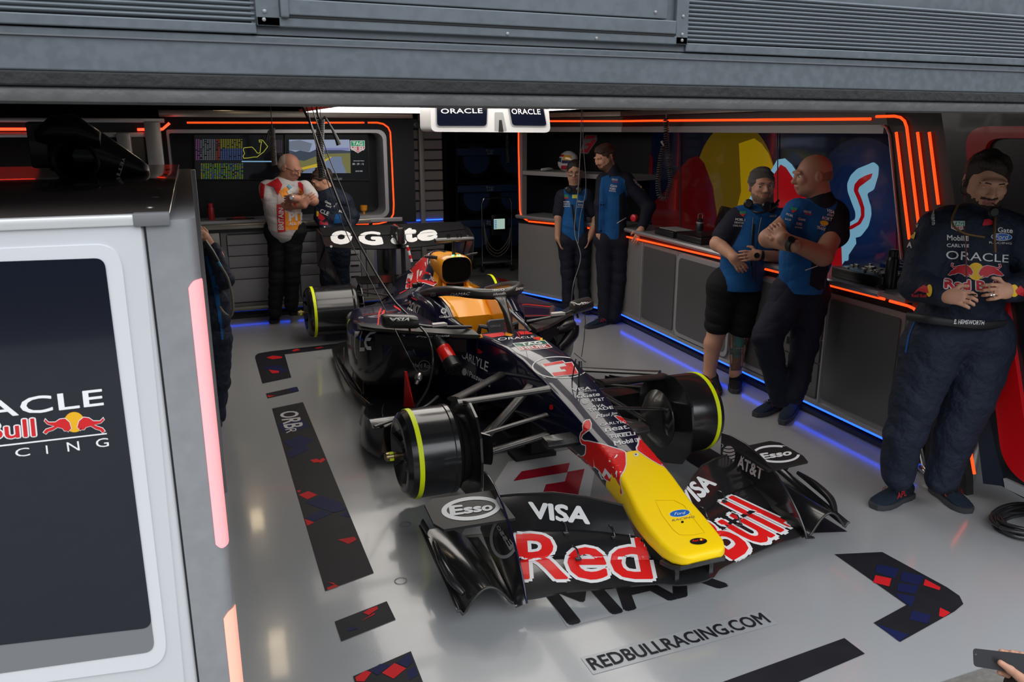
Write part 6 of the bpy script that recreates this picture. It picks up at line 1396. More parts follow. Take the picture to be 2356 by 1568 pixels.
# ---- 2 mechanic in dark race suit leaning towards him
p = Person(None, 'person with short brown hair in dark race suit leaning in beside the white-shirted person', SK3, P0=(-.55, 4.42, 0)); J = p.J
p.head(741, 414, .24, -1.4, .45, roll=.1); CORE(p, (762, 462), (768, 535), [(794, 464)], [(808, 500)])
p.B.chain([J(762, 448), J(750, 428)], [.06, .055], .03); p.hand(J(803, 520, .05), J(792, 545, .08), RH, 1, .5); p.limb([J(808, 500), J(803, 522, .05)], [.04, .032])
p.finish(); p.brows(HAIRM); p.eyes()
p.shell('hair', [((0, -.020, .034), (.0815, .101, .091)), ((0, -.058, -.005), (.068, .046, .058))], HAIRM, .0045, folds(5, .0055, 75), neg=[((0, .125, -.005), (.115, .10, .078)), ((0, .035, -.075), (.12, .11, .068))])
st_ = p.garment('race_suit', [('c', [J(762, 462), J(766, 500), J(768, 535)], [.14, .145, .135], .05, 0, (SIDEV, 1.2)), ('c', [J(742, 462), J(792, 462)], [.075, .08], .05, 0), ('c', [J(742, 465), J(738, 500, .03), J(750, 528, .12)], [.07, .062, .05], .03, 0), ('c', [J(794, 464), J(812, 498), J(805, 518, .05)], [.07, .06, .048], .03, 0), ('c', [J(762, 452), J(760, 444)], [.066, .062], .02, 0),
    ('c', [J(752, 545), J(757, 640), J(760, 725)], [.105, .08, .07], .03, 0), ('c', [J(782, 545), J(785, 640), J(790, 725)], [.105, .08, .07], .03, 0)], [SUIT, TEAMB], folds(6, .005))
bp_ = p.bv(st_)
for t_, x, y, w, h_, r_, m in (('Gate', 755, 466, 15, 5, .45, PRW), ('Ford', 756, 474, 12, 5, .3, PRW), ('CLE', 747, 488, 20, 9, .4, PRW), ('Bull', 745, 513, 18, 8, .1, PRR), ('L.', 752, 523, 12, 4, .05, PRW), ('RC', 784, 486, 8, 5, .2, PRW), ('SPARCO', 772, 471, 12, 3, -.9, PRW)): p.put(t_, x, y, w, h_, bp_, m, st_, r_)
p.patch('chest_emblem', [(731, 488), (742, 494), (749, 502), (742, 508), (732, 502)], bp_, PRR, st_); p.patch('chest_emblem', [(729, 485), (734, 487), (733, 497), (729, 498)], bp_, PRY, st_, .004)
p.patch('blue_panel', [(772, 492), (784, 492), (786, 512), (768, 514)], bp_, TEAMB, st_)
gshoe(p, 755, 728, 745, 738, m=BLKC, sole=BLKM, marks=False); gshoe(p, 786, 728, 800, 736, m=BLKC, sole=BLKM, marks=False)

# ---- 3 person with glasses
p = Person(None, 'person with black hair and glasses in blue team polo, hands in pockets', SK4, P0=(1.83, 3.70, 0)); J = p.J
p.head(1322, 396, .235, -.05, .12); CORE(p, (1322, 452), (1320, 545), [(1294, 453), (1352, 453)], [(1290, 480), (1364, 480)])
p.B.chain([J(1323, 440), J(1322, 420)], [.056, .052], .03)
p.limb([J(1290, 480), J(1284, 500, .02), J(1283, 548, .05)], [.042, .038, .03]); p.hand(J(1283, 545, .05), J(1292, 580, .06), -RH, 1, .3)
p.limb([J(1364, 480), J(1372, 502, .02), J(1357, 546, .05)], [.042, .038, .03]); p.hand(J(1357, 543, .05), J(1348, 575, .06), RH, -1, .3)
p.finish(); p.brows(HAIRB); p.eyes()
p.shell('hair', [((0, -.020, .034), (.0815, .101, .091)), ((0, -.058, -.005), (.068, .046, .058))], HAIRB, .0045, folds(7, .0055, 75), neg=[((0, .125, -.005), (.115, .10, .078)), ((0, .035, -.075), (.12, .11, .068))])
for sx in (-1, 1): MB().tube([p.HL(sx*.010, .106, .016), p.HL(sx*.052, .096, .018), p.HL(sx*.054, .094, -.016), p.HL(sx*.014, .104, -.016), p.HL(sx*.010, .106, .016)], .0026, 6).tube([p.HL(sx*.052, .096, .012), p.HL(sx*.08, 0, .006)], .0025, 6).build('glasses', BLACK, p.root)
sh = p.garment('polo_shirt', [('c', [J(1322, 470), J(1320, 520), J(1320, 575)], [.125, .125, .132], .05, 0, (SIDEV, 1.25)), ('c', [J(1300, 452), J(1345, 452)], [.07, .07], .05, 0), ('c', [J(1294, 453), J(1286, 488)], [.072, .062], .03, 1), ('c', [J(1352, 453), J(1366, 488)], [.072, .062], .03, 1), ('c', [J(1322, 438), J(1322, 432)], [.062, .06], .02, 1)], [TEAMB, NAVC], folds(8, .003), sleeves_rule(0), cut=J(1320, 550).z)
bp_ = p.bv(sh)
for t_, x, y, w, h_, m in (('MOBIL', 1304, 464, 14, 3.5, PRW), ('ORACLE', 1304, 469, 15, 3, PRW), ('CARLYLE', 1304, 474, 15, 3, PRW), ('Gate', 1336, 463, 14, 4, PRW), ('FORD', 1336, 471, 12, 4, PRW), ('RACING', 1335, 476, 14, 2.5, PRW)): p.put(t_, x, y, w, h_, bp_, m, sh)
p.patch('shield_patch', RW_(1303, 451, 9, 7), bp_, PRG, sh); p.patch('shield_patch', RW_(1303, 455, 9, 3), bp_, PRR, sh, .0034); p.patch('card', RW_(1322, 452, 11, 8), bp_, mat('yellow_green_card', (.45, .5, .05), .5), sh, .006)
for y, m in ((446, PRW), (453, PRW), (460, PRW), (467, PRY)): p.patch('sleeve_print', RW_(1375, y, 8, 4), bp_, m, sh)
p.patch('dark_side', [(1343, 462), (1352, 458), (1352, 530), (1343, 535)], bp_, NAVC, sh); p.patch('lanyard', [(1314, 470), (1319, 470), (1327, 530), (1322, 530)], bp_, BLKC, sh, .004)
headset(p, [J(1300, 432, .06), J(1310, 441, .10), J(1330, 441, .10), J(1345, 432, .06)], [(J(1308, 436, .11), -FH), (J(1332, 437, .11), -FH)], p.root)
p.garment('trousers', [('c', [J(1303, 560), J(1307, 630), J(1307, 708)], [.092, .068, .060], .03, 0), ('c', [J(1340, 560), J(1342, 630), J(1347, 703)], [.092, .068, .060], .03, 0), ('c', [J(1306, 550), J(1336, 550)], [.11, .11], .04, 0, (SIDEV, 1.15))], [NAVC], folds(9, .004))
MB().lathe([(-.01, .033), (.01, .033)], J(1356, 546, .05), Vector((.2, 0, 1)), 16).build('watch', CHRM, p.root)
gshoe(p, 1309, 715, 1296, 727); gshoe(p, 1347, 710, 1350, 723)

# ---- 4 tall person in long sleeves
p = Person((1395, 748), 'tall bearded person in long-sleeved blue and black top with one hand on the side counter', SK3, P0=(1.80, 3.30, 0)); J = p.J
p.head(1392, 362, .245, -.88, .36); CORE(p, (1412, 420), (1408, 538), [(1442, 417), (1388, 420)], [(1492, 475, .08), (1384, 470, .05)], [(1480, 516, .21), None])
p.B.chain([J(1412, 402), J(1400, 380)], [.062, .056], .03)
p.limb([J(1480, 516, .21), J(1474, 530, .26)], [.036, .030]); p.hand(J(1475, 527, .26), J(1462, 560, .31), -FH, 1, .45)
p.limb([J(1384, 470, .05), J(1378, 540, .05)], [.04, .03]); p.hand(J(1378, 535, .05), J(1380, 575, .05), -RH, 1, .3)
p.finish(beard=BEARDL); p.brows(HAIRM); p.eyes(closed=True)
p.shell('hair', [((0, -.020, .034), (.0815, .101, .091)), ((0, -.058, -.005), (.068, .046, .058)), ((.0, .045, .086), (.058, .036, .026)), ((0, -.01, .088), (.068, .08, .038)), ((.066, .012, .03), (.012, .024, .035)), ((-.066, .012, .03), (.012, .024, .035))], HAIRM, .0045, folds(10, .0055, 75), neg=[((0, .125, -.005), (.115, .10, .078)), ((0, .035, -.075), (.12, .11, .068))])
sh = p.garment('zip_top', [('c', [J(1412, 430), J(1410, 480), J(1408, 580)], [.135, .13, .142], .05, 0, (SIDEV, 1.25)), ('c', [J(1392, 415), J(1436, 415)], [.075, .075], .05, 1), ('c', [J(1442, 417), J(1492, 475, .08), J(1478, 518, .22)], [.078, .062, .05], .03, 1), ('c', [J(1388, 420), J(1382, 470, .05), J(1379, 528, .05)], [.07, .058, .046], .03, 1), ('c', [J(1412, 402), J(1410, 392)], [.07, .066], .02, 1)], [TEAMB, NAVC], folds(11, .003), sleeves_rule(0), cut=J(1408, 548).z)
bp_ = p.bv(sh)
p.patch('blue_chest', [(1384, 408), (1400, 402), (1408, 418), (1424, 404), (1438, 414), (1436, 440), (1424, 450), (1424, 545), (1376, 545), (1380, 430)], bp_, TEAMB, sh, .002)
p.patch('black_side', [(1425, 448), (1438, 440), (1442, 500), (1440, 548), (1424, 548)], bp_, NAVC, sh, .003); p.patch('reflective_line', [(1419, 512), (1444, 497), (1444, 499), (1419, 514)], bp_, PRW, sh, .004)
for t_, x, y, w, h_, r_, m in (('ORACLE', 1414, 413, 13, 4, .1, PRW), ('Bull', 1415, 418, 12, 3, .1, PRR), ('Gate', 1412, 427, 15, 5, .1, PRW), ('FORD', 1410, 434, 13, 5, .1, PRW), ('RACING', 1409, 439, 15, 3, .1, PRW), ('VISA', 1461, 416, 12, 4, .7, PRW), ('AT&T', 1466, 423, 12, 4, .7, PRW), ('ROKT', 1472, 428, 12, 4, .7, PRW), ('TRADE', 1484, 437, 12, 4, .5, PRW)): p.put(t_, x, y, w, h_, bp_, m, sh, r_)
p.patch('yellow_badge', rell(idn, 1477, 431, 5, 3, .3, 14), bp_, PRY, sh, .004)
p.garment('trousers', [('c', [J(1392, 560), J(1392, 640), J(1392, 735)], [.100, .078, .066], .03, 0), ('c', [J(1424, 560), J(1424, 640), J(1412, 728)], [.100, .078, .066], .03, 0), ('c', [J(1394, 548), J(1422, 548)], [.12, .12], .04, 0, (SIDEV, 1.15))], [NAVC], folds(12, .004))
gshoe(p, 1405, 742, 1350, 756); gshoe(p, 1424, 738, 1400, 745)

# ---- 5 grey-haired person in shorts
p = Person((1675, 888), 'grey-haired person with headset round the neck in blue polo and black shorts, tattooed calf', SK3, P0=(1.66, 1.16, 0), h=.0055); J = p.J
p.head(1753, 428, .262, .30, .02, roll=-.06); CORE(p, (1745, 505), (1702, 650), [(1698, 508), (1800, 512)], [(1660, 545), (1802, 565)]); CORE(p, (1702, 650), (1700, 655), [(1665, 670), (1715, 670)], [(1650, 745), (1704, 755)])
p.B.chain([J(1762, 482), J(1758, 455)], [.066, .060], .03)
p.limb([J(1660, 545), J(1651, 560, .08), J(1690, 592, .24)], [.058, .054, .036], .02); p.hand(J(1684, 588, .24), J(1712, 622, .27), -FH, -1, .35, k=.98)
p.limb([J(1802, 565), J(1798, 592, .08), J(1744, 586, .26)], [.050, .048, .034], .02); p.hand(J(1748, 586, .26), J(1690, 590, .30), -FH+Vector((0, 0, .2)), 1, .3, k=.98)
p.limb([J(1650, 745), J(1650, 760), J(1640, 790), J(1632, 860), J(1640, 880)], [.075, .070, .066, .046, .045], .02)
p.limb([J(1704, 755), J(1702, 768), J(1697, 795), J(1692, 858), J(1692, 885)], [.070, .066, .064, .044, .044], .02)
p.finish(beard=STUB); p.brows(HAIRG); p.eyes(look=1)
p.shell('hair', [((0, -.020, .034), (.0815, .101, .091)), ((0, -.058, -.005), (.068, .046, .058))], HAIRG, .0045, folds(13, .0055, 75), neg=[((0, .125, -.005), (.115, .10, .078)), ((0, .035, -.075), (.12, .11, .068))])
sh = p.garment('polo_shirt', [('c', [J(1735, 520), J(1720, 580, .03), J(1692, 700, .02)], [.155, .168, .170], .06, 0, (SIDEV, 1.15)), ('c', [J(1705, 502), J(1795, 505)], [.085, .085], .05, 0), ('c', [J(1695, 508), J(1665, 545, .05)], [.092, .084], .03, 1), ('c', [J(1800, 512), J(1806, 560, .05)], [.085, .075], .03, 1), ('c', [J(1762, 484), J(1760, 474)], [.076, .072], .02, 1)], [TEAMB, NAVC], folds(14, .004), sleeves_rule(0), cut=J(1690, 662).z)
bp_ = p.bv(sh)
for t_, x, y, w, h_, m in (('MOBIL 1', 1703, 505, 22, 5, PRW), ('ORACLE', 1700, 512, 21, 4, PRW), ('CARLYLE', 1697, 519, 21, 4, PRW)): p.put(t_, x, y, w, h_, bp_, m, sh, .05)
p.patch('shield_patch', [(1702, 486), (1716, 486), (1716, 492), (1702, 492)], bp_, PRG, sh); p.patch('shield_patch', [(1702, 492), (1716, 492), (1709, 499)], bp_, PRR, sh, .0034); p.patch('zip_line', [(1733, 515), (1737, 515), (1731, 610), (1727, 610)], bp_, BLKC, sh, .003)
p.put('ORACLE', 1778, 497, 16, 4, bp_, PRW, sh, -.1)
headset(p, [J(1728, 480, .05), J(1740, 488, .15), J(1765, 486, .15), J(1790, 470, .04)], [(J(1722, 468, .08), -FH+RH*-.3), (J(1762, 474, .15), -FH)], p.root)
MB().tube([J(1733, 500, .18), J(1730, 560, .22), J(1732, 640, .20)], .004, 6, sub=3).tube([J(1752, 500, .18), J(1742, 560, .22), J(1738, 650, .20)], .004, 6, sub=3).build('headset_cable', BLACK, p.root)
MB().tube([J(1775, 480, .05), J(1792, 460, .04)], .01, 8).build('headset_microphone', BLACK, p.root)
MB().lathe([(-.012, .037), (.012, .037)], J(1752, 588, .255), RH, 16).lathe([(0, .02), (.008, .02)], J(1741, 587, .31), -FH, 14).build('watch', BLACK, p.root)
p.garment('shorts', [('c', [J(1665, 670), J(1652, 745)], [.125, .098], .03, 0), ('c', [J(1722, 670), J(1706, 752)], [.125, .095], .03, 0), ('c', [J(1672, 655), J(1722, 655)], [.14, .14], .05, 0, (SIDEV, 1.15))], [BLKC], folds(15, .004))
tt = p.bv(p.root)
TAT = mat('tattoo_ink', (.06, .09, .085), .6, var=(30, .7)); TAT2 = mat('tattoo_rust', (.16, .07, .04), .6, var=(30, .5))
p.patch('tattoo', [(1680, 762), (1715, 762), (1719, 790), (1712, 830), (1704, 852), (1682, 852), (1678, 800)], tt, TAT, p.root, .0012); p.patch('tattoo', [(1686, 826), (1702, 822), (1704, 850), (1684, 850)], tt, TAT2, p.root, .0018); p.patch('tattoo', [(1695, 775), (1712, 785), (1706, 800), (1694, 792)], tt, mat('tattoo_green', (.02, .13, .11), .6), p.root, .0018)
gshoe(p, 1640, 880, 1648, 910, m=BLKC, sole=BLKM, marks=False); gshoe(p, 1692, 872, 1690, 905, m=BLKC, sole=SOLE, marks=False)
MB().lathe([(0, .05), (.06, .052), (.10, .046)], J(1692, 885), (0, 0, 1), 16).build('sock', BLKC, p.root)

# ---- 6 bald person with crossed arms
p = Person((1810, 965), 'bald person with folded arms and black watch in blue and black polo, legs crossed', SK2, P0=(1.60, .30, 0), h=.005); J = p.J
p.head(1868, 405, .262, -1.12, .10, roll=0); CORE(p, (1880, 492), (1838, 645), [(1830, 490), (1915, 498)], [None, (1925, 520, .05)])
p.B.chain([J(1888, 470), J(1882, 430)], [.072, .068], .03)
p.limb([J(1830, 490), J(1768, 548, .16), J(1830, 566, .34)], [.055, .056, .04], .02)
p.limb([J(1925, 520, .05), J(1893, 588, .22), J(1800, 548, .30)], [.062, .062, .038], .02)
p.hand(J(1806, 550, .28), J(1778, 512, .20), -FH, -1, .5, k=.98); p.hand(J(1834, 566, .30), J(1882, 560, .13), Vector((0, 0, 1)), -1, .3, k=.95)
p.finish(); p.brows(SK2); p.eyes()
p.shell('stubble', [((0, -.03, .0), (.0765, .085, .07))], mat('shaved_hair', (.20, .105, .07), .65), .005, neg=[((0, .06, .03), (.12, .09, .16)), ((0, -.02, -.07), (.12, .12, .05)), ((0, 0, .09), (.12, .12, .07))])
sh = p.garment('polo_shirt', [('c', [J(1868, 520), J(1852, 590, .03), J(1842, 710, .02)], [.145, .142, .142], .06, 0, (SIDEV, 1.15)), ('c', [J(1840, 488), J(1905, 492)], [.085, .09], .05, 0), ('c', [J(1835, 492), J(1812, 520, .08)], [.085, .072], .03, 0), ('c', [J(1915, 498), J(1918, 540, .08)], [.10, .090], .03, 1), ('c', [J(1888, 468), J(1886, 460)], [.082, .080], .02, 1)], [TEAMB, NAVC], folds(16, .004), sleeves_rule(0), cut=J(1840, 668).z)
bp_ = p.bv(sh)
p.patch('black_side', [(1872, 575), (1890, 560), (1905, 600), (1905, 660), (1884, 668), (1862, 655), (1868, 600)], bp_, NAVC, sh, .003); p.patch('reflective_line', [(1852, 620), (1890, 606), (1890, 608), (1852, 622)], bp_, PRW, sh, .005)
for t_, x, y, w, h_, r_, m in (('MOBIL', 1817, 495, 16, 5, .35, PRW), ('RACLE', 1813, 505, 13, 4, .2, PRW), ('Gate', 1844, 504, 17, 6, .1, PRW), ('FORD', 1838, 515, 13, 6, .1, PRW), ('RACING', 1837, 523, 17, 3, .1, PRW), ('VISA', 1911, 486, 19, 7, .35, PRW), ('AT&T', 1910, 495, 16, 5, .25, PRW), ('ROKT', 1903, 503, 23, 7, .2, PRW), ('TRADE', 1889, 525, 20, 6, .3, PRW), ('AVA', 1893, 519, 12, 4, .3, PRW)): p.put(t_, x, y, w, h_, bp_, m, sh, r_)
p.patch('yellow_badge', rell(idn, 1896, 513, 10, 5.5, .2, 18), bp_, PRY, sh, .004); p.patch('shield_patch', [(1820, 476), (1835, 480), (1832, 485), (1820, 483)], bp_, PRG, sh); p.patch('shield_patch', [(1820, 483), (1832, 485), (1824, 491)], bp_, PRR, sh, .0034)
p.put('ORACLE', 1857, 487, 17, 5, bp_, PRW, sh, .15); p.put('Bull', 1859, 492, 15, 4, bp_, PRR, sh, .15)
MB().lathe([(-.016, .043), (.016, .043)], J(1822, 563, .33), J(1830, 566, .34)-J(1768, 548, .16), 16).box(0, 0, 0, .001, .001, .001).build('watch_strap', BLKM, p.root)
MB().lathe([(0, .024), (.010, .022)], J(1820, 552, .37), -FH+Vector((0, 0, .9)), 14).build('watch', BLACK, p.root)
p.garment('trousers', [('c', [J(1812, 690), J(1765, 775, .12), J(1795, 915, .04)], [.118, .090, .066], .03, 0), ('c', [J(1862, 690), J(1850, 790, .02), J(1828, 905, .14)], [.118, .086, .066], .03, 0), ('c', [J(1822, 668), J(1862, 668)], [.125, .125], .05, 0, (SIDEV, 1.1))], [NAVC], folds(17, .005))
gshoe(p, 1800, 935, 1738, 958); gshoe(p, 1845, 912, 1800, 975)

# ---- 7 person in race suit at the right
p = Person((2110, 1160), 'dark-haired bearded person in navy race suit with sponsor logos fiddling with both hands', SK3, P0=(1.56, -1.02, 0), h=.0042); J = p.J
p.head(2270, 417, .272, .30, .30, roll=.05); CORE(p, (2245, 520), (2205, 735), [(2155, 530), (2340, 540)], [(2112, 650, .04), (2378, 650, .04)], [(2148, 668, .15), (2350, 662, .12)])
p.B.chain([J(2252, 492), J(2262, 455)], [.072, .066], .03)
p.limb([J(2148, 668, .15), J(2180, 680, .25)], [.036, .032]); p.hand(J(2172, 678, .25), J(2250, 690, .36), -FH+Vector((0, 0, .35)), -1, .75, k=.96)
p.limb([J(2350, 660, .12), J(2315, 668, .25)], [.036, .032]); p.hand(J(2322, 668, .25), J(2245, 672, .36), -FH+Vector((0, 0, .35)), 1, .70, k=.96)
p.finish(beard=BEARD); p.brows(HAIRD, .024); p.eyes(closed=True)
p.shell('hair', [((0, -.020, .034), (.0815, .101, .091)), ((0, -.058, -.005), (.068, .046, .058)), ((.015, .055, .088), (.052, .036, .026))], HAIRD, .0045, folds(18, .0055, 75), neg=[((0, .125, -.005), (.115, .10, .078)), ((0, .035, -.075), (.12, .11, .068))])
st_ = p.garment('race_suit', [('c', [J(2240, 560), J(2225, 660, .02), J(2205, 735, .0)], [.165, .165, .155], .06, 0, (SIDEV, 1.15)), ('c', [J(2185, 520), J(2305, 528)], [.092, .092], .05, 0), ('c', [J(2155, 530), J(2112, 650, .04), J(2172, 678, .22)], [.092, .082, .052], .03, 0), ('c', [J(2340, 540), J(2378, 650, .04), J(2322, 668, .22)], [.092, .08, .052], .03, 0), ('c', [J(2250, 500), J(2252, 488)], [.082, .076], .02, 0),
    ('c', [J(2143, 800), J(2107, 920, .03), J(2080, 1000, .03), J(2066, 1090, .0)], [.145, .108, .096, .078], .018, 0), ('c', [J(2258, 800), J(2228, 920, .04), J(2196, 1000, .04), J(2166, 1100, .03)], [.145, .112, .096, .078], .018, 0), ('c', [J(2165, 760), J(2255, 765)], [.15, .15], .05, 0, (SIDEV, 1.1))], [SUIT], folds(19, .0052, 30), h=.005)
bp_ = p.bv(st_)
sx = lambda x, y: (1700+x/3.564, 500+y/3.564)
def sp_(t_, quad, m, bold=.02, shear=0, off=.003): return wrap('lettering', text(t_, bold=bold, shear=shear), qd(sx, *quad), bp_, m, st_, off, cell=(.08, .3))
sp_('ORACLE', ((1692, 340), (2205, 370), (2208, 305), (1697, 268)), PRW, .0); sp_('CARLYLE', ((1702, 240), (1886, 245), (1886, 220), (1702, 212)), PRW); sp_('Mobil', ((1705, 185), (1840, 190), (1840, 150), (1705, 142)), PRW, .02); sp_('Gate', ((2120, 122), (2240, 128), (2240, 88), (2120, 82)), PRW); sp_('RACING', ((2050, 212), (2232, 220), (2232, 205), (2050, 196)), PRW, .0)
sp_('SA', ((1360, 240), (1420, 250), (1422, 205), (1370, 195)), PRW, .03); sp_('sparco', ((1575, 0), (1580, 65), (1608, 60), (1600, -75)), PRW)
sp_('bi', ((1445, 70), (1465, 85), (1475, 55), (1455, 45)), PRW)
wrap('oval_patch', poly(rell(sx, 2150, 160, 86, 30, .03)), None, bp_, PRW, st_, .003, cell=(8, 8), px=True); wrap('oval_patch', poly(rell(sx, 2150, 160, 80, 25, .03)), None, bp_, PRB, st_, .004, cell=(8, 8), px=True); sp_('Ford', ((2095, 178), (2205, 180), (2205, 145), (2095, 142)), PRW, 0, .3, .005)
SQ = qd(sx, (1738, 110), (1852, 110), (1850, 30), (1738, 30))
g3 = lambda n, s_, m, o: wrap(n, s_, SQ, bp_, m, st_, o, cell=(.3, .3))
g3('shield_patch', poly([(0, 1), (1, 1), (1, .25), (.5, -.05), (0, .25)]), PRW, .003); g3('shield_patch', rect(.05, .5, .95, .93), PRG, .004); g3('shield_patch', poly([(.05, .45), (.95, .45), (.95, .28), (.5, .02), (.05, .28)]), PRR, .004)
V, F = text('TAG', bold=.03); g3('lettering', (V*np.array([.7, .34])+np.array([.15, .55]), F), PRW, .005); V, F = text('HEUER', bold=.02); g3('lettering', (V*np.array([.8, .28])+np.array([.1, .16]), F), PRW, .005)
def suit_bull(mx, ox, oy, k, bvh, parent, f=sx):
    B_ = [(1720, 470), (1745, 440), (1800, 405), (1765, 420), (1740, 395), (1745, 375), (1760, 378), (1752, 395), (1768, 408), (1800, 398), (1850, 388), (1880, 395), (1905, 420), (1920, 450), (1905, 475), (1880, 465), (1895, 490), (1870, 478), (1850, 480), (1835, 465), (1800, 455), (1775, 465), (1750, 468), (1735, 475)]
    P = [((1942+(1942-x) if mx else x)*k+ox, y*k+oy) for x, y in B_]; P = [f(*q_) for q_ in P]
    wrap('bull_outline', poly(shrink(P, -1.1*k)), None, bvh, PRW, parent, .0042, cell=(8, 8), px=True); wrap('bull_emblem', poly(P), None, bvh, PRR, parent, .0055, cell=(8, 8), px=True)
wrap('sun_disc', poly(rell(sx, 1942, 442, 66, 72, 0)), None, bp_, PRY, st_, .003, cell=(8, 8), px=True); suit_bull(False, 0, 0, 1, bp_, st_); suit_bull(True, 0, 8, 1, bp_, st_)
sp_('Red Bull', ((1690, 580), (2140, 605), (2135, 530), (1690, 505)), PRW, .10); sp_('Red Bull', ((1690, 580), (2140, 605), (2135, 530), (1690, 505)), PRR, .035, 0, .0045)
wrap('box_outline', poly([(0, 0), (1, 0), (1, 1), (0, 1)], [(.1, .1), (.9, .1), (.9, .9), (.1, .9)]), qd(sx, (1846, 190), (1882, 192), (1882, 152), (1846, 150)), bp_, PRW, st_, .003, cell=(.5, .5)); sp_('1', ((1858, 186), (1870, 186), (1870, 156), (1858, 156)), PRW)
wrap('cuff_disc', poly(rell(sx, 1565, 600, 24, 48, 0)), None, bp_, PRY, st_, .004, cell=(8, 8), px=True); wrap('cuff_bull', poly(qd(sx, (1440, 620), (1465, 590), (1520, 555), (1550, 570), (1565, 620), (1530, 615), (1480, 600), (1455, 615))), None, bp_, PRR, st_, .0055, cell=(8, 8), px=True); sp_('Red Bull', ((1425, 645), (1545, 650), (1545, 628), (1425, 622)), PRR, .03, 0, .006)
wrap('cuff_disc', poly(rell(sx, 2255, 600, 34, 48, 0)), None, bp_, PRY, st_, .004, cell=(8, 8), px=True); wrap('cuff_bull', poly(qd(sx, (2262, 600), (2300, 560), (2330, 590), (2325, 640), (2280, 630))), None, bp_, PRR, st_, .0055, cell=(8, 8), px=True)
wrap('orange_patch', poly(qd(sx, (1398, 165), (1415, 115), (1455, 125), (1440, 178))), None, bp_, PRY, st_, .004, cell=(8, 8), px=True)
wrap('collar_emblem', poly(qd(sx, (1995, 60), (2010, 20), (2045, 12), (2078, 30), (2080, 60), (2000, 70))), None, bp_, PRR, st_, .003, cell=(8, 8), px=True)
wrap('blue_piping', poly([(2108, 725), (2112, 728), (2094, 770), (2088, 800), (2086, 812), (2082, 810), (2088, 775)]), None, bp_, TEAMB, st_, .002, cell=(8, 8), px=True)
for a in ([(2148, 512), (2158, 560), (2160, 640)], ): pass
blt = MB()
bl = [J(2088, 727, .0), J(2130, 733, .16), J(2190, 742, .19), J(2255, 748, .19), J(2315, 745, .10)]
for z_ in (0,): blt.tube(bl, .010, 8, sub=3, flat=2.0)
bo = blt.build('belt', mat('belt_black', (.008, .008, .010), .6), p.root, 80)
B_b = bvh_of(bo, st_); wrap('lettering', text('E. HEMSWORTH', bold=.02, shear=.2), qd(sx, (1760, 870), (2005, 880), (2008, 850), (1762, 840)), B_b, PRW, bo, .004, cell=(.05, .5))
MB().tube([J(2218, 520, .12), J(2222, 560, .17), J(2224, 640, .2)], .003, 6).build('zip_line', mat('zip_red_brown', (.12, .03, .02), .5), p.root)
MB().tube([J(2205, 470, .02), J(2190, 510, .14), J(2215, 535, .18), J(2265, 545, .18)], .005, 6, sub=4).tube([J(2290, 490, .08), J(2288, 540, .18), J(2290, 580, .19)], .006, 6, sub=3).build('lanyard', mat('lanyard_brown', (.12, .06, .01), .6), p.root, 80)
MB().lathe([(-.012, .02), (.01, .026), (.02, .018)], J(2283, 487, .12), -FH, 14).build('earpiece_pod', BLACK, p.root)
MB().tube([p.HL(.083, -.01, 0), p.HL(.085, .02, -.05), J(2290, 470, .1), J(2283, 487, .12)], .0022, 5, sub=3).build('earpiece_wire', BLACK, p.root)
MB().lathe([(-.003, .0105), (.003, .0105)], J(2284, 678, .33), RH, 12, cap=False).build('ring', CHRM, p.root)
MB().box(0, 0, 0, .02, .02, .006, .002).xform(Matrix.Translation(J(2240, 680, .38))).build('small_cap_held', BLACK, p.root)
for (a, c) in (((2066, 1092), (2066, 1110)), ((2172, 1100), (2172, 1118))): MB().tube([J(*a), J(c[0], c[1]+8)], [.052, .046], 14).build('sock', BLKC, p.root)
gshoe(p, 2085, 1140, 2012, 1170, w=.054); gshoe(p, 2155, 1130, 2225, 1180, w=.054)

# ---- 8 person half hidden behind the divider
p = Person((492, 985), 'person in dark race suit with blue stripes half hidden behind the silver divider', SK3, P0=(-1.90, 1.75, 0)); J = p.J
p.head(425, 560, .24, -1.0, .8); CORE(p, (445, 610), (470, 770), [(486, 600)], [(500, 590, .1)]); p.B.chain([J(440, 590), J(430, 575)], [.06, .055], .03)
p.limb([J(500, 590, .1), J(470, 545, .2)], [.04, .03]); p.hand(J(482, 560, .16), J(455, 520, .25), RH, 1, .6)
p.finish(); p.eyes(closed=True)
p.shell('hair', [((0, -.02, .045), (.083, .10, .085))], HAIRD, .006, neg=[((0, .115, -.02), (.12, .10, .085))])
st_ = p.garment('race_suit', [('c', [J(455, 620), J(462, 700), J(470, 770)], [.17, .17, .16], .06, 0, (SIDEV, 1.15)), ('c', [J(400, 600), J(480, 590)], [.09, .09], .05, 0), ('c', [J(486, 590), J(508, 640, .08), J(488, 575, .16)], [.085, .07, .05], .03, 0), ('c', [J(450, 790), J(455, 880), J(450, 960)], [.12, .10, .08], .04, 0), ('c', [J(488, 780), J(494, 880), J(490, 965)], [.12, .09, .075], .04, 0)], [SUIT], folds(20, .006))
bp_ = p.bv(st_)
for k in range(4): p.patch('blue_stripe', [(472+8*k, 590+22*k), (478+8*k, 588+22*k), (496+6*k, 660+40*k), (491+6*k, 662+40*k)], bp_, TEAMB, st_)
p.put('R', 474, 545, 10, 8, bp_, PRR, st_, .5)
gshoe(p, 470, 960, 500, 985, m=BLKC, sole=BLKM, marks=False)
# ================================================================ foreground divider with logo
CX = -1.82; CY = -2.15; CZ = 1.775
dv = thing('divider_end_wall', 'silver garage divider end with navy team logo panel and glowing pink light strips', 'wall unit', (0, 0, 0))
def dpn(x, y, d=0): return on(1, CY-d, x, y)
MB().box(-3.4, CY+.0, 0, -1.905, -.0, CZ-.018, .01).build('body', SILL, dv)
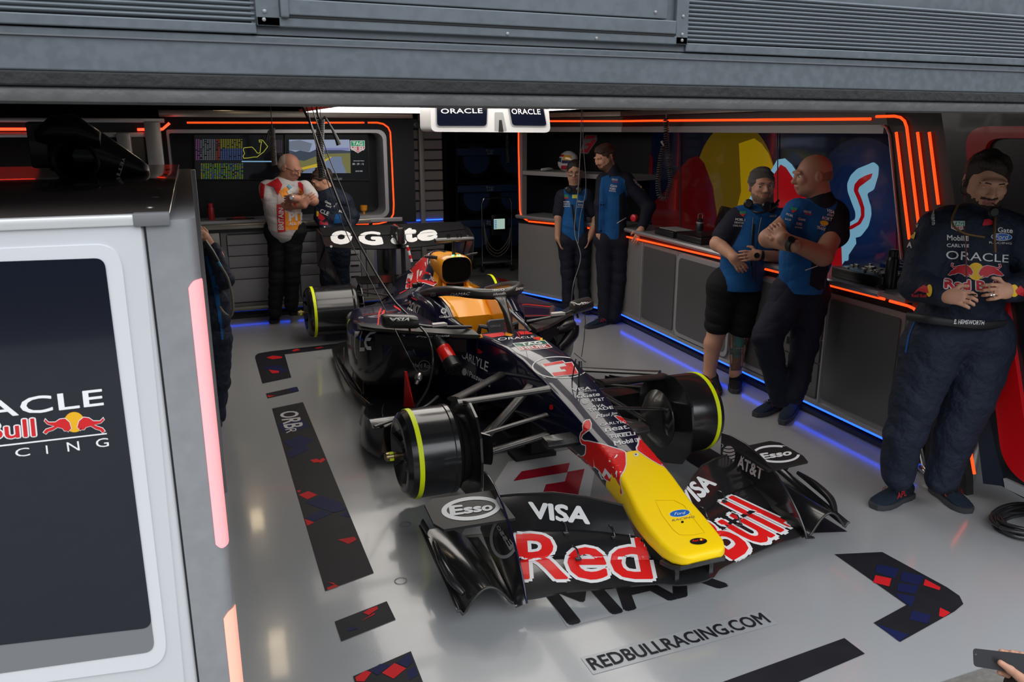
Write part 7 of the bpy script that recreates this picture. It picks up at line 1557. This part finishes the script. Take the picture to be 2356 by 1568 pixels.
# post with rounded outer corner
post = [(-1.905, CY-.004), (-1.86, CY-.006)]+[(-1.845+.035*sin(a)*.8+.0, CY+.03-.035*cos(a)) for a in [radians(10*i) for i in range(10)]]+[(-1.817, 0), (-1.905, 0)]
MB().loft([[Vector((x, y, z)) for x, y in post] for z in (0.0, CZ-.012)]).build('corner_post', mat('silver_post_paint', (.34, .345, .36), .36, .45, bump=(3, .05), var=(30, .15)), dv)
MB().box(-1.909, CY-.004, 0, -1.903, CY+.01, CZ-.02).build('joint', BLACK, dv, smooth=0)
MB().box(-3.4, CY-.012, CZ-.02, -1.885, CY+.02, CZ, .003).build('top_edge_profile', mat('bright_aluminium', (.70, .70, .70), .32, .4), dv)
MB().box(-1.925, CY-.014, CZ-.022, -1.862, CY+.015, CZ+.002, .002).build('corner_cap', mat('grey_corner_cap', (.14, .14, .145), .5), dv)
MB().box(-3.4, CY+.01, CZ-.004, -1.862, .20, CZ, .002).build('top_sheet', mat('dark_glossy_laminate', (.055, .045, .042), .2, coat=.6, bump=(14, .05)), dv)
for y in (-2.02, -1.75, -1.45, -1.1, -.7, -.3): MB().lathe([(0, .009), (.002, .007)], (-1.90, y, CZ), (0, 0, 1), 12).build('screw_head', TITAN, dv)
# door panel frame
def pnl(pts, name, m, d0, d1, r=0, n=8):
    P_ = px_round(pts, r, n) if r else pts
    return MB().loft([[dpn(x, y, d0) for x, y in P_], [dpn(x, y, d1) for x, y in P_]]).build(name, m, dv)
pnl([(-420, 540), (322, 503), (428, 1610), (-420, 1700)], 'raised_frame', SILL, 0, .006, 22)
fr_o = [(-420, 600), (262, 567), (372, 1500), (-420, 1610)]
pnl([(-420, 590), (275, 560), (388, 1530), (-420, 1640)], 'bevel_frame', mat('pale_bevel', (.72, .73, .75), .35, .2), .006, .010, 60)
pnl([(-420, 616), (240, 593), (357, 1498), (-420, 1608)], 'sill_band', mat('grey_sill', (.22, .225, .235), .4, .3), .010, .0112, 26)
sc = pnl([(-420, 616), (240, 593), (350, 1443), (-420, 1532)], 'logo_panel', mat('navy_foil_panel', lin(9, 15, 30), .16, coat=.5), .0112, .0122, 24)
pf = lambda x, y: dpn(x, y, .0128)
KW = dict(parent=dv, nrm=(0, -1, 0))
qplane('lettering', text('ORACLE', bold=.012, space=1.04), [(-215, 985), (238, 931), (234, 894), (-222, 945)], pf, WHT, off=.0006, **KW)
RB = mat('logo_red', (.60, .012, .015), .4)
for bd, m, of in ((.055, WHT, .0006), (.012, RB, .0012)): qplane('lettering', text('Red Bull', bold=bd), [(-190, 1025), (82, 1002), (78, 962), (-192, 985)], pf, m, off=of, **KW)
def fpx(name, pts, m, of):
    V, F = poly(pts); b = shape_bm(V, F)
    for v in b.verts: v.co = pf(v.co.x, v.co.y)+Vector((0, -of, 0))
    return finish_decal(b, name, m, dv)
fz = lambda x, y: (x/1.415, 460+y/1.415)
fpx('sun_disc', rell(fz, 242, 722, 33, 33, 0), mat('logo_yellow', (.80, .42, .01), .4), .0006)
bl_ = [(142, 755), (150, 745), (178, 735), (155, 728), (145, 718), (148, 712), (158, 722), (180, 722), (195, 712), (212, 710), (226, 722), (232, 742), (222, 752), (216, 742), (224, 750), (210, 750), (204, 742), (188, 738), (172, 748), (158, 752), (150, 760)]
for flip in (False, True):
    P_ = [((242+(242-x) if flip else x), y+(-4 if flip else 0)) for x, y in bl_]; P_ = qd(fz, *P_); fpx('bull_outline', shrink(P_, -1.4), WHT, .0010); fpx('bull_emblem', P_, RB, .0016)
fpx('logo_rule', [(-200, 1046), (246, 995), (246, 998), (-200, 1050)], WHT, .0006)
for t_, q_ in (('C', ((36, 1051), (70, 1047), (67, 1028), (34, 1032))), ('I', ((107, 1043), (111, 1043), (109, 1024), (105, 1024))), ('N', ((156, 1038), (184, 1035), (181, 1014), (153, 1017))), ('G', ((222, 1029), (251, 1026), (249, 1006), (219, 1009))), ('A', ((-70, 1066), (-35, 1062), (-38, 1042), (-72, 1046)))):
    qplane('lettering', text(t_, bold=.0), list(q_), pf, WHT, off=.0006, **KW)
# light strips let into the rounded corner: follow the post surface
PB = bvh_of(*[o for o in dv.children if o.name.startswith('corner_post')]) if False else None
def corner(u):   # u 0..1 across the rounded edge
    a = radians(90*u); return (-1.845+.028*sin(a)+.001*0, CY+.03-.035*cos(a))
def strip(z0, z1, m, skew=.010):
    b = MB(); n = 10; uu = [.05+1.05*i/n for i in range(n+1)]
    ring = lambda z, s_, e: None
    P0 = []; P1 = []
    for i, u in enumerate(uu):
        a = radians(90*min(u, 1.0)); ex = 0 if u <= 1 else (u-1)*.3
        x = -1.845+.0296*sin(a); y = CY+.03-.0364*cos(a)+ex*.2; w_ = .014*(1-min(1, 3*min(i, n-i)/n))**2
        P0.append(Vector((x, y, z0+w_))); P1.append(Vector((x, y, z1-w_)))
    return b.loft([P0, P1], closed=False).build('light_strip', m, dv, 80)
zt = dpn(430, 645).z; zb = dpn(500, 1262).z; zt2 = dpn(520, 1405).z
strip(zb, zt, mat('pink_light_strip', (.9, .35, .36), .35, emis=(1, .27, .29), es=.85, coat=.3)); strip(.02, zt2-.0, mat('salmon_light_strip', (.9, .4, .32), .35, emis=(1, .30, .20), es=.85, coat=.3))
# items on and behind the divider
fp_ = lambda x, y, z=CZ: on(2, z, x, y)
k0 = fp_(215, 405)
eq = thing('engine_cooling_cowl', 'black carbon cooling cowl with a round duct mouth lying on top of the divider', 'cooling duct', (0, 0, 0))
Y0 = k0.y; ey = lambda x, y, d=0: on(1, Y0+d, x, y)
c0 = ey(178, 372, 0)
MB().lathe([(-.004, .055), (0, .055)], c0+Vector((0, -.022, 0)), (0, 1, 0), 28).build('dark_mouth_disc', mat('void_black', (.002, .002, .002), .9), eq)  # black disc added to paint the shade inside the duct mouth
R_ = []
fw0 = (ey(300, 372, .05)-c0).normalized()
MB().loft([[c0+Vector((0, -.02+d, 0))+Vector((r*cos(a), 0, r*sin(a))) for a in [2*pi*k/28 for k in range(28)]] for d, r in ((.0, .066), (-.016, .072), (-.02, .066), (-.012, .056), (.06, .05))], cap=True).build('duct_mouth', CARBS, eq, smooth=50)
MB().loft([[Vector((lx, Y0+.06+w_*cos(a), lz+h_*sin(a))) for a in [2*pi*k/16 for k in range(16)]] for lx, lz, w_, h_ in ((c0.x-.09, c0.z+.01, .04, .04), (c0.x-.05, c0.z+.02, .07, .075), (c0.x, c0.z+.02, .09, .095), (c0.x+.07, c0.z+.018, .09, .085), (c0.x+.13, c0.z-.005, .075, .062), (c0.x+.19, c0.z-.03, .05, .036), (c0.x+.215, c0.z-.04, .03, .022))]).build('cowl_body', CARBS, eq, smooth=60)
MB().loft([[Vector((lx, Y0+.0+w_*cos(a), lz+h_*sin(a))) for a in [2*pi*k/12 for k in range(12)]] for lx, lz, w_, h_ in ((c0.x-.11, c0.z+.085, .03, .02), (c0.x-.06, c0.z+.10, .06, .05), (c0.x+.01, c0.z+.10, .07, .055), (c0.x+.08, c0.z+.07, .05, .03))]).build('upper_cowl', BLACK, eq, smooth=60)
MB().box(c0.x-.14, Y0+.02, c0.z-.02, c0.x-.08, Y0+.12, c0.z+.13, .01).build('side_plate', CARBS, eq)
for i in range(6): MB().tube([c0+Vector((-.07+.022*i, -.03, .075-.002*i)), c0+Vector((-.055+.022*i, .09, .11))], .006, 6).build('cowl_rib', CARBS, eq)
qplane('lettering', text('YETI', bold=.03), [(283, 361), (268, 401), (276, 404), (288, 364)], lambda x, y: on(1, Y0-.05, x, y), mat('bright_print', (.85, .85, .85), .5), eq, (0, -1, 0), .001)
# aluminium posts behind the divider
ap = thing('aluminium_post', 'grey aluminium profile post standing behind the end of the divider', 'post', (-1.84, .55, 0))
MB().box(-.04, -.04, 0, .045, .04, 1.735, .004).box(-.012, -.046, 0, -.004, -.039, 1.735).box(.022, -.046, 0, .028, -.039, 1.735).build('profile', mat('anodised_grey', (.33, .33, .34), .4, .55), ap)
MB().box(-.11, -.03, 0, -.07, .02, 1.5, .004).box(-.07, -.02, 1.1, -.04, .01, 1.14).build('bracket_rail', SILV, ap)
t = thing('air_hose', 'grey and blue air hose with black gun hanging beside the suited person behind the divider', 'hose', (0, 0, 0))
hq = lambda x, y, d=0: gp(x, y, Vector((-1.83, 1.45, 0))-FH*d, FH)
MB().tube([hq(470, 555), hq(488, 580), hq(502, 602)], [.02, .018, .012], 10).build('gun_handle', BLACK, t); MB().tube([hq(502, 602), hq(508, 612)], .010, 8).build('blue_sleeve', mat('sky_blue_tape', (.05, .3, .45), .5), t)
MB().tube([hq(508, 612), hq(524, 640), hq(534, 680), hq(536, 712), hq(530, 727), hq(516, 720), hq(505, 705)], .0085, 8, sub=5).build('hose_line', mat('olive_grey_hose', (.17, .16, .13), .5), t, 80)
# ================================================================ hanging hoses and cables
def coil(name, label, pts, r, turns, rad, group=None, n=14):
    t = thing(name, label, 'cable', (0, 0, 0), 0, group); P_ = [Vector(p) for p in pts]; P_, _ = catmull(P_, [0]*len(P_), 12); L = []
    acc = [0]
    for a, c in zip(P_, P_[1:]): acc.append(acc[-1]+(c-a).length)
    tot = acc[-1]; N = turns*n; up_ = Vector((0, 1, 0)); k = 0
    for i in range(N+1):
        d = tot*i/N
        while k < len(acc)-2 and acc[k+1] < d: k += 1
        f = (d-acc[k])/max(1e-9, acc[k+1]-acc[k]); p = P_[k].lerp(P_[k+1], f); T = (P_[k+1]-P_[k]).normalized(); A_ = (up_-T*up_.dot(T)).normalized(); B_ = T.cross(A_); a = 2*pi*i/n
        L.append(p+A_*rad*cos(a)+B_*rad*sin(a))
    MB().tube(L, r, 5, cap=False).build('coiled_hose', HOSEM, t, 80); MB().tube([P_[0], P_[0]+Vector((0, 0, .08)), Vector((P_[0].x, P_[0].y, 2.62))], .0035, 6).build('hanging_wire', HOSEM, t, 80); return t
HOSEM = mat('coil_black', (.02, .02, .021), .28, coat=.4)
hz = lambda Y: (lambda x, y, d=0: on(1, Y+d, x, y))
h1 = hz(2.6)
t = coil('coiled_air_hose', 'thick coiled black hose hanging in front of the right wall screen at the back', [h1(738, 275), h1(736, 330), h1(738, 370), h1(742, 408)], .0062, 34, .027)
MB().tube([h1(728, 235), h1(730, 260), h1(738, 275), h1(748, 268)], .008, 8, sub=3).build('hose_end', BLACK, t, 80)
MB().tube([h1(750, 272), h1(766, 300), h1(775, 320), h1(780, 333)], [.006, .010, .016, .021], 10).build('air_nozzle', BLACK, t)
h2 = hz(3.6)
t = coil('coiled_cable', 'thin coiled black cable hanging above the white-shirted person', [h2(626, 295), h2(628, 330), h2(632, 380)], .004, 30, .022)
MB().tube([h2(622, 240), h2(625, 280), h2(626, 296), h2(618, 302), h2(614, 322)], [.004, .004, .008, .008, .014], 6).build('cable_end', BLACK, t)
h3 = hz(2.3)
t = coil('looped_coil_hose', 'looped coiled black hose hanging in front of the mural between the two pairs of people', [h3(1532, 272), h3(1534, 320), h3(1540, 380), h3(1543, 420), h3(1532, 454), h3(1518, 450), h3(1514, 420), h3(1520, 370), h3(1527, 335)], .0045, 62, .022)
MB().tube([h3(1536, 238), h3(1533, 272)], .004, 6).tube([h3(1527, 335), h3(1522, 325)], [.006, .012], 8).build('hose_end', mat('pale_grip', (.35, .35, .33), .5), t)
h4 = hz(5.2)
coil('coiled_cable', 'coiled black cable hanging below the branded light box', [h4(1168, 300), h4(1168, 340), h4(1170, 374)], .005, 26, .028)
# long black air line running down to the car
h5 = hz(1.6)
def line(name, label, pts, r, m=HOSEM):
    t = thing(name, label, 'cable', (0, 0, 0)); MB().tube(pts, r, 8, sub=6).build('line', m, t, 80); return t
W1 = lambda x, y, Y: on(1, Y, x, y)
t = line('main_air_line', 'thick black air line running from the ceiling down to the side of the race car', [W1(690, 235, 1.9), W1(716, 290, 1.85), W1(755, 400, 1.8), W1(800, 510, 1.7), W1(860, 620, 1.6), W1(905, 690, 1.45), W1(950, 735, 1.25), W1(985, 775, 1.05), W1(996, 830, .95), W1(985, 890, .95), W1(958, 935, .95)], .0085)
MB().lathe([(-.03, .012), (-.01, .024), (.01, .026), (.02, .016), (.045, .012)], W1(963, 868, .93), Vector((-.5, -.3, -1)), 14).build('coupling', TITAN, t)
line('thin_signal_cable', 'thin black cable running from the ceiling to the coupling on the race car flank', [W1(704, 240, 1.8), W1(735, 360, 1.75), W1(790, 520, 1.7), W1(850, 640, 1.5), W1(900, 740, 1.25), W1(935, 810, 1.0), W1(960, 855, .94)], .0032)
line('second_signal_cable', 'slim black cable beside the main air line near the coiled hose', [W1(715, 240, 2.2), W1(735, 300, 2.2), W1(760, 370, 2.2), W1(800, 470, 2.1), W1(808, 540, 2.0)], .0038)
t = line('twisted_cable', 'thin twisted cable hanging from ceiling in front of the person with glasses', [W1(1338, 245, 3.2), W1(1336, 330, 3.2), W1(1330, 440, 3.1), W1(1322, 530, 3.0), W1(1336, 590, 2.8), W1(1320, 650, 2.6), W1(1315, 690, 2.6)], .0045, mat('cable_grey', (.10, .10, .10), .5))
t = line('twisted_cable', 'second thin twisted cable hanging in front of the person with glasses, right strand', [W1(1341, 245, 3.25), W1(1342, 330, 3.2), W1(1348, 430, 3.15), W1(1335, 500, 3.05), W1(1330, 560, 2.9)], .0035, MATS['cable_grey'])
t = thing('cable_stub', 'short black sensor mast with two thin legs standing on the nose of the race car', 'antenna', (0, 0, 0))
W2 = lambda x, y: on(0, .02, x, y)
MB().tube([W2(1325, 825), W2(1312, 895)], .004, 6).tube([W2(1333, 830), W2(1332, 900)], .006, 6).tube([W2(1338, 830), W2(1340, 880)], .003, 6).tube([W2(1322, 812), W2(1347, 832)], .004, 6).tube([W2(1338, 820), W2(1344, 780), W2(1347, 740), W2(1346, 720)], .0022, 5).build('mast', mat('mast_black', (.03, .03, .03), .4), t, 80)
t = thing('pitot_wire', 'thin vertical sensor wire rising from the cockpit front of the race car', 'antenna', (0, 0, 0))
W3 = lambda x, y: on(0, .0, x, y)
MB().tube([W3(1205, 690), W3(1207, 740), W3(1208, 812)], .0018, 5).build('wire', MATS['cable_grey'], t, 80)
# cooling fan plugged into the sidepod
fa = on(1, 1.06, 1012, 786); fb = on(1, .86, 1046, 850); fd = (fb-fa).normalized(); FL = (fb-fa).length
fan = thing('cooling_fan', 'red and black cylindrical cooling fan plugged into the side of the race car', 'fan', tuple(fa))
MB().lathe([(-.03, .05), (0, .055), (FL*.25, .052)], (0, 0, 0), fd, 24).build('rear_collar', BLACK, fan); MB().lathe([(FL*.22, .048), (FL*.24, .051), (FL*.70, .051), (FL*.72, .048)], (0, 0, 0), fd, 28).build('red_barrel', mat('fan_red', (.72, .012, .008), .25, coat=.6), fan)
MB().lathe([(FL*.68, .053), (FL*.72, .057), (FL*.98, .057), (FL, .052), (FL*.985, .040), (FL*.985, .0)], (0, 0, 0), fd, 28).build('front_grille_body', BLACK, fan)
N_ = fd.orthogonal().normalized(); B_ = fd.cross(N_)
for r in (.018, .034, .048): MB().tube([fd*(FL+.002)+N_*r*cos(2*pi*k/24)+B_*r*sin(2*pi*k/24) for k in range(25)], .0022, 5).build('grille_ring', BLKM, fan, 80)
for k in range(8): MB().tube([fd*(FL+.002)+(N_*cos(pi*k/4)+B_*sin(pi*k/4))*.008, fd*(FL+.002)+(N_*cos(pi*k/4+.3)+B_*sin(pi*k/4+.3))*.05], .0022, 5).build('grille_spoke', BLKM, fan, 80)
dt = thing('black_cooling_duct', 'bulky black cooling duct clamped over the far side of the race car below the mirror', 'cooling duct', (0, 0, 0))
wd = lambda x, y, Y=1.2: on(1, Y, x, y)
MB().tube([wd(1240, 768), wd(1265, 762), wd(1300, 752), wd(1322, 744)], [.020, .038, .042, .030], 14, sub=4).build('upper_duct', CARBS, dt, 80)
MB().tube([wd(1318, 748, 1.22), wd(1316, 768, 1.2), wd(1300, 790, 1.15), wd(1284, 803, 1.1)], [.045, .048, .040, .022], 14, sub=4).build('lower_duct', BLACK, dt, 80)
MB().tube([wd(1262, 742, 1.16), wd(1268, 765, 1.10), wd(1280, 785, 1.08)], .012, 8, sub=3).build('strap', BLACK, dt, 80)
qplane('lettering', text('Pepe Jeans', shear=.3), [(1250, 764), (1296, 754), (1294, 747), (1248, 757)], lambda x, y: wd(x, y, 1.135), PRW, dt, (0, -1, .2), .002)
# ================================================================ back room: tyre rack and trolley
rk = thing('tyre_rack', 'tall dark rack of blanketed tyres in the back room', 'rack', (2.35, 7.6, 0))
for x in (-.62, .62): MB().box(x-.02, -.3, 0, x+.02, -.26, 2.2).box(x-.02, .26, 0, x+.02, .3, 2.2).build('upright', BLACK, rk, 0)
for z in (.1, .62, 1.16, 1.70): MB().box(-.62, -.3, z, .62, -.27, z+.03).box(-.62, .27, z, .62, .3, z+.03).build('shelf_bar', BLACK, rk, 0)
TYB = cloth('tyre_blanket_black', (.010, .010, .012)); TYS = mat('blanket_blue_band', (.012, .045, .14), .6)
for i, z in enumerate((.42, .96, 1.50)):
    for j, x in enumerate((-.29, .29)):
        q = thing('blanketed_tyre', ('%s tyre in black blanket, %s level of the rack' % (('left-hand', 'right-hand')[j], ('bottom', 'middle', 'top')[i])), 'tyre', (2.35+x, 7.6, z+.01), 0, 'blanketed tyres on the rack')
        MB().lathe([(-.2, .18), (-.2, .245), (-.16, .262), (.16, .262), (.2, .245), (.2, .18)], (0, 0, 0), (0, 1, 0), 28).build('blanket', TYB, q); MB().lathe([(-.205, .15), (-.207, .205)], (0, 0, 0), (0, 1, 0), 28, cap=True).build('blue_side', TYS, q)
for z, tx in ((1.62, 'Front\nLeft'), (1.10, 'Rear\nLeft'), (.60, 'Rear\nRight')):
    bd_ = MB().box(-.62, -.325, z-.05, .62, -.302, z+.05, .003).build('label_rail', TYS, rk); V, F = text(tx); flat('lettering', (V, F), WHTG, (-.18, -.3262, z-.035), (.12, 0, 0), (0, 0, .07), bd_, .0015)
tl = thing('data_trolley', 'chrome trolley with a lit tablet and looped cables in front of the tyre rack', 'trolley', (2.06, 6.7, 0))
tw = .22
for x in (-tw, tw): MB().tube([(x, -.15, .08), (x, -.15, .95), (x*.85, -.15, 1.02)], .010, 8).build('upright', CHRM, tl, 80); MB().lathe([(-.015, .045), (.015, .045)], (x, -.15, .045), (1, 0, 0), 16).build('wheel', BLKM, tl); MB().lathe([(-.015, .045), (.015, .045)], (x, .2, .045), (1, 0, 0), 16).build('wheel', BLKM, tl)
MB().tube([(-tw*.85, -.15, 1.02), (0, -.15, 1.03), (tw*.85, -.15, 1.02)], .010, 8).build('handle', CHRM, tl, 80); MB().box(-tw, -.16, .12, tw, .22, .15, .01).build('base_shelf', mat('trolley_grey', (.15, .15, .15), .4, .5), tl); MB().box(-.09, -.19, .52, .15, -.15, .80, .01).build('tablet_case', BLACK, tl)
MB().box(-.06, -.196, .60, .10, -.19, .74).build('tablet_screen', emi('tablet_glow', (.30, .42, .36), 1), tl, 0)
for k in range(5): MB().box(-.055, -.199, .612+k*.024, -.02, -.196, .626+k*.024).build('screen_row', emi('tablet_blue', (.06, .16, .30), 1), tl, 0)
for k in range(3): MB().tube([(-.2, -.17, .7), (-.14-.01*k, -.18, .42-.04*k), (.0, -.18, .30-.04*k), (.14+.01*k, -.18, .42-.04*k), (.2, -.17, .6)], .006, 6, sub=5).build('looped_cable', mat('cable_beige', (.16, .14, .11), .6), tl, 80)
t = thing('exit_sign', 'small green running figure exit sign high on the shutter behind', 'sign', (.72, 5.5, 1.985))
MB().box(-.10, 0, -.04, .10, .02, .04, .003).build('plate', mat('sign_dim_green', (.02, .05, .03), .5), t); flat('figure', poly([(.5, .9), (.58, .9), (.6, .7), (.75, .6), (.7, .5), (.6, .55), (.62, .35), (.72, .1), (.64, .1), (.55, .3), (.42, .1), (.35, .15), (.48, .4), (.45, .6), (.35, .5), (.3, .55), (.45, .75)]), WHTG, (-.02, -.002, -.035), (.1, 0, 0), (0, 0, .07), t, .001); flat('arrow', poly([(.0, .5), (.5, .9), (.5, .8), (.2, .5), (.5, .2), (.5, .1)]), WHTG, (-.08, -.002, -.03), (.06, 0, 0), (0, 0, .06), t, .001)
# ================================================================ right-hand floor clutter
def fpt(x, y, z=0): return fl(x, y)+Vector((0, 0, z))
cc = fpt(2345, 1215)
t = thing('cable_coil', 'coil of thick black cable lying on the floor at the right edge', 'cable', (cc.x+.06, cc.y-.02, 0))
random.seed(9)
for k in range(6):
    a0 = random.uniform(0, 6); rx = .15+.012*k; ry = .11+.008*k; MB().tube([(rx*cos(a0+a)+.01*sin(3*a), ry*sin(a0+a), .012+.017*(k % 3)+.008*sin(2*a+k)) for a in [2*pi*i/28 for i in range(29)]], .010, 8).build('cable_loop', HOSEM, t, 80)
MB().lathe([(0, .012), (.03, .014), (.05, .010)], (-.12, -.13, .02), (1, -.4, 0), 12).build('metal_connector', CHRM, t)
b0 = fpt(2222, 1128)
t = thing('silver_gas_bottle', 'silver gas bottle standing on the floor behind the suited person', 'gas bottle', (b0.x+.03, b0.y+.05, 0))
MB().lathe([(.004, .02), (.012, .045), (.05, .062), (.30, .062), (.36, .05), (.40, .02), (.42, .02)], (0, 0, 0), (0, 0, 1), 24).build('bottle_body', mat('worn_silver', (.42, .42, .38), .3, .8, var=(20, .4)), t); MB().lathe([(.40, .018), (.46, .024), (.48, .012)], (0, 0, 0), (0, 0, 1), 12).build('valve', mat('copper', (.5, .2, .12), .3, .9), t)
b1 = fpt(2135, 1108)
t = thing('chrome_jack_head', 'shiny chrome pointed jack head lying on the floor between the suited person feet', 'tool', (b1.x+.08, b1.y+.08, .035), .9)
MB().loft([[Vector((x, w_*cos(a), .0+h_*sin(a))) for a in [2*pi*k/14 for k in range(14)]] for x, w_, h_ in ((-.12, .004, .004), (-.08, .03, .016), (-.02, .05, .028), (.05, .055, .034), (.10, .045, .03), (.12, .02, .02))]).build('jack_body', CHRM, t, 60)
MB().tube([(.0, .02, .02), (.02, .06, .16), (.03, .08, .34)], .014, 10).build('jack_handle', CHRM, t)
# kerbside hand with a phone, bottom right
Hd = 2.35
hv = lambda x, y, d=0: CAM+pxray(x, y)*(Hd+d)
ph = thing('smartphone', 'dark smartphone held up sideways by the hand at the bottom right corner', 'phone', (0, 0, 0))
P_ = px_round([(2238, 1490), (2395, 1508), (2392, 1556), (2240, 1532)], 9, 4)
MB().loft([[hv(x, y, 0) for x, y in P_], [hv(x, y, .012) for x, y in P_]]).build('phone_body', mat('phone_black', (.02, .02, .023), .35, coat=.3), ph)
MB().lathe([(0, .004), (.001, .003)], hv(2245, 1505, -.001), pxray(2245, 1505)*-1, 10).build('lens', BLACK, ph)
pp = Person(None, 'person outside at bottom right, only dark sleeve and fingers holding a phone', SK2, P0=(0, 0, 0), h=.0035); pp.hc = None
B = pp.B
B.chain([hv(2420, 1620, .02), hv(2370, 1560, .02)], [.04, .034], .02); B.ell(hv(2362, 1556, .03), (.040, .026, .030), None, .02)
B.chain([hv(2350, 1560, -.012), hv(2325, 1540, -.016), hv(2302, 1524, -.014)], [.015, .0115, .009], .006)          # thumb in front
for x, y in ((2352, 1500), (2330, 1496), (2306, 1494)): B.chain([hv(2366, 1540, .03), hv(x+8, y+8, .028), hv(x-2, y+4, .016)], [.012, .010, .008], .005)
B.chain([hv(2372, 1560, .03), hv(2330, 1556, .03), hv(2300, 1546, .018)], [.012, .010, .008], .005)
pp.finish(); pp.garment('sleeve', [('c', [hv(2900, 2300, -.35), hv(2440, 1660, .02), hv(2368, 1588, .02), hv(2352, 1578, .02)], [.10, .075, .055, .046], .02, 0)], [cloth('brown_black_sleeve', (.015, .011, .009))], folds(22, .003))
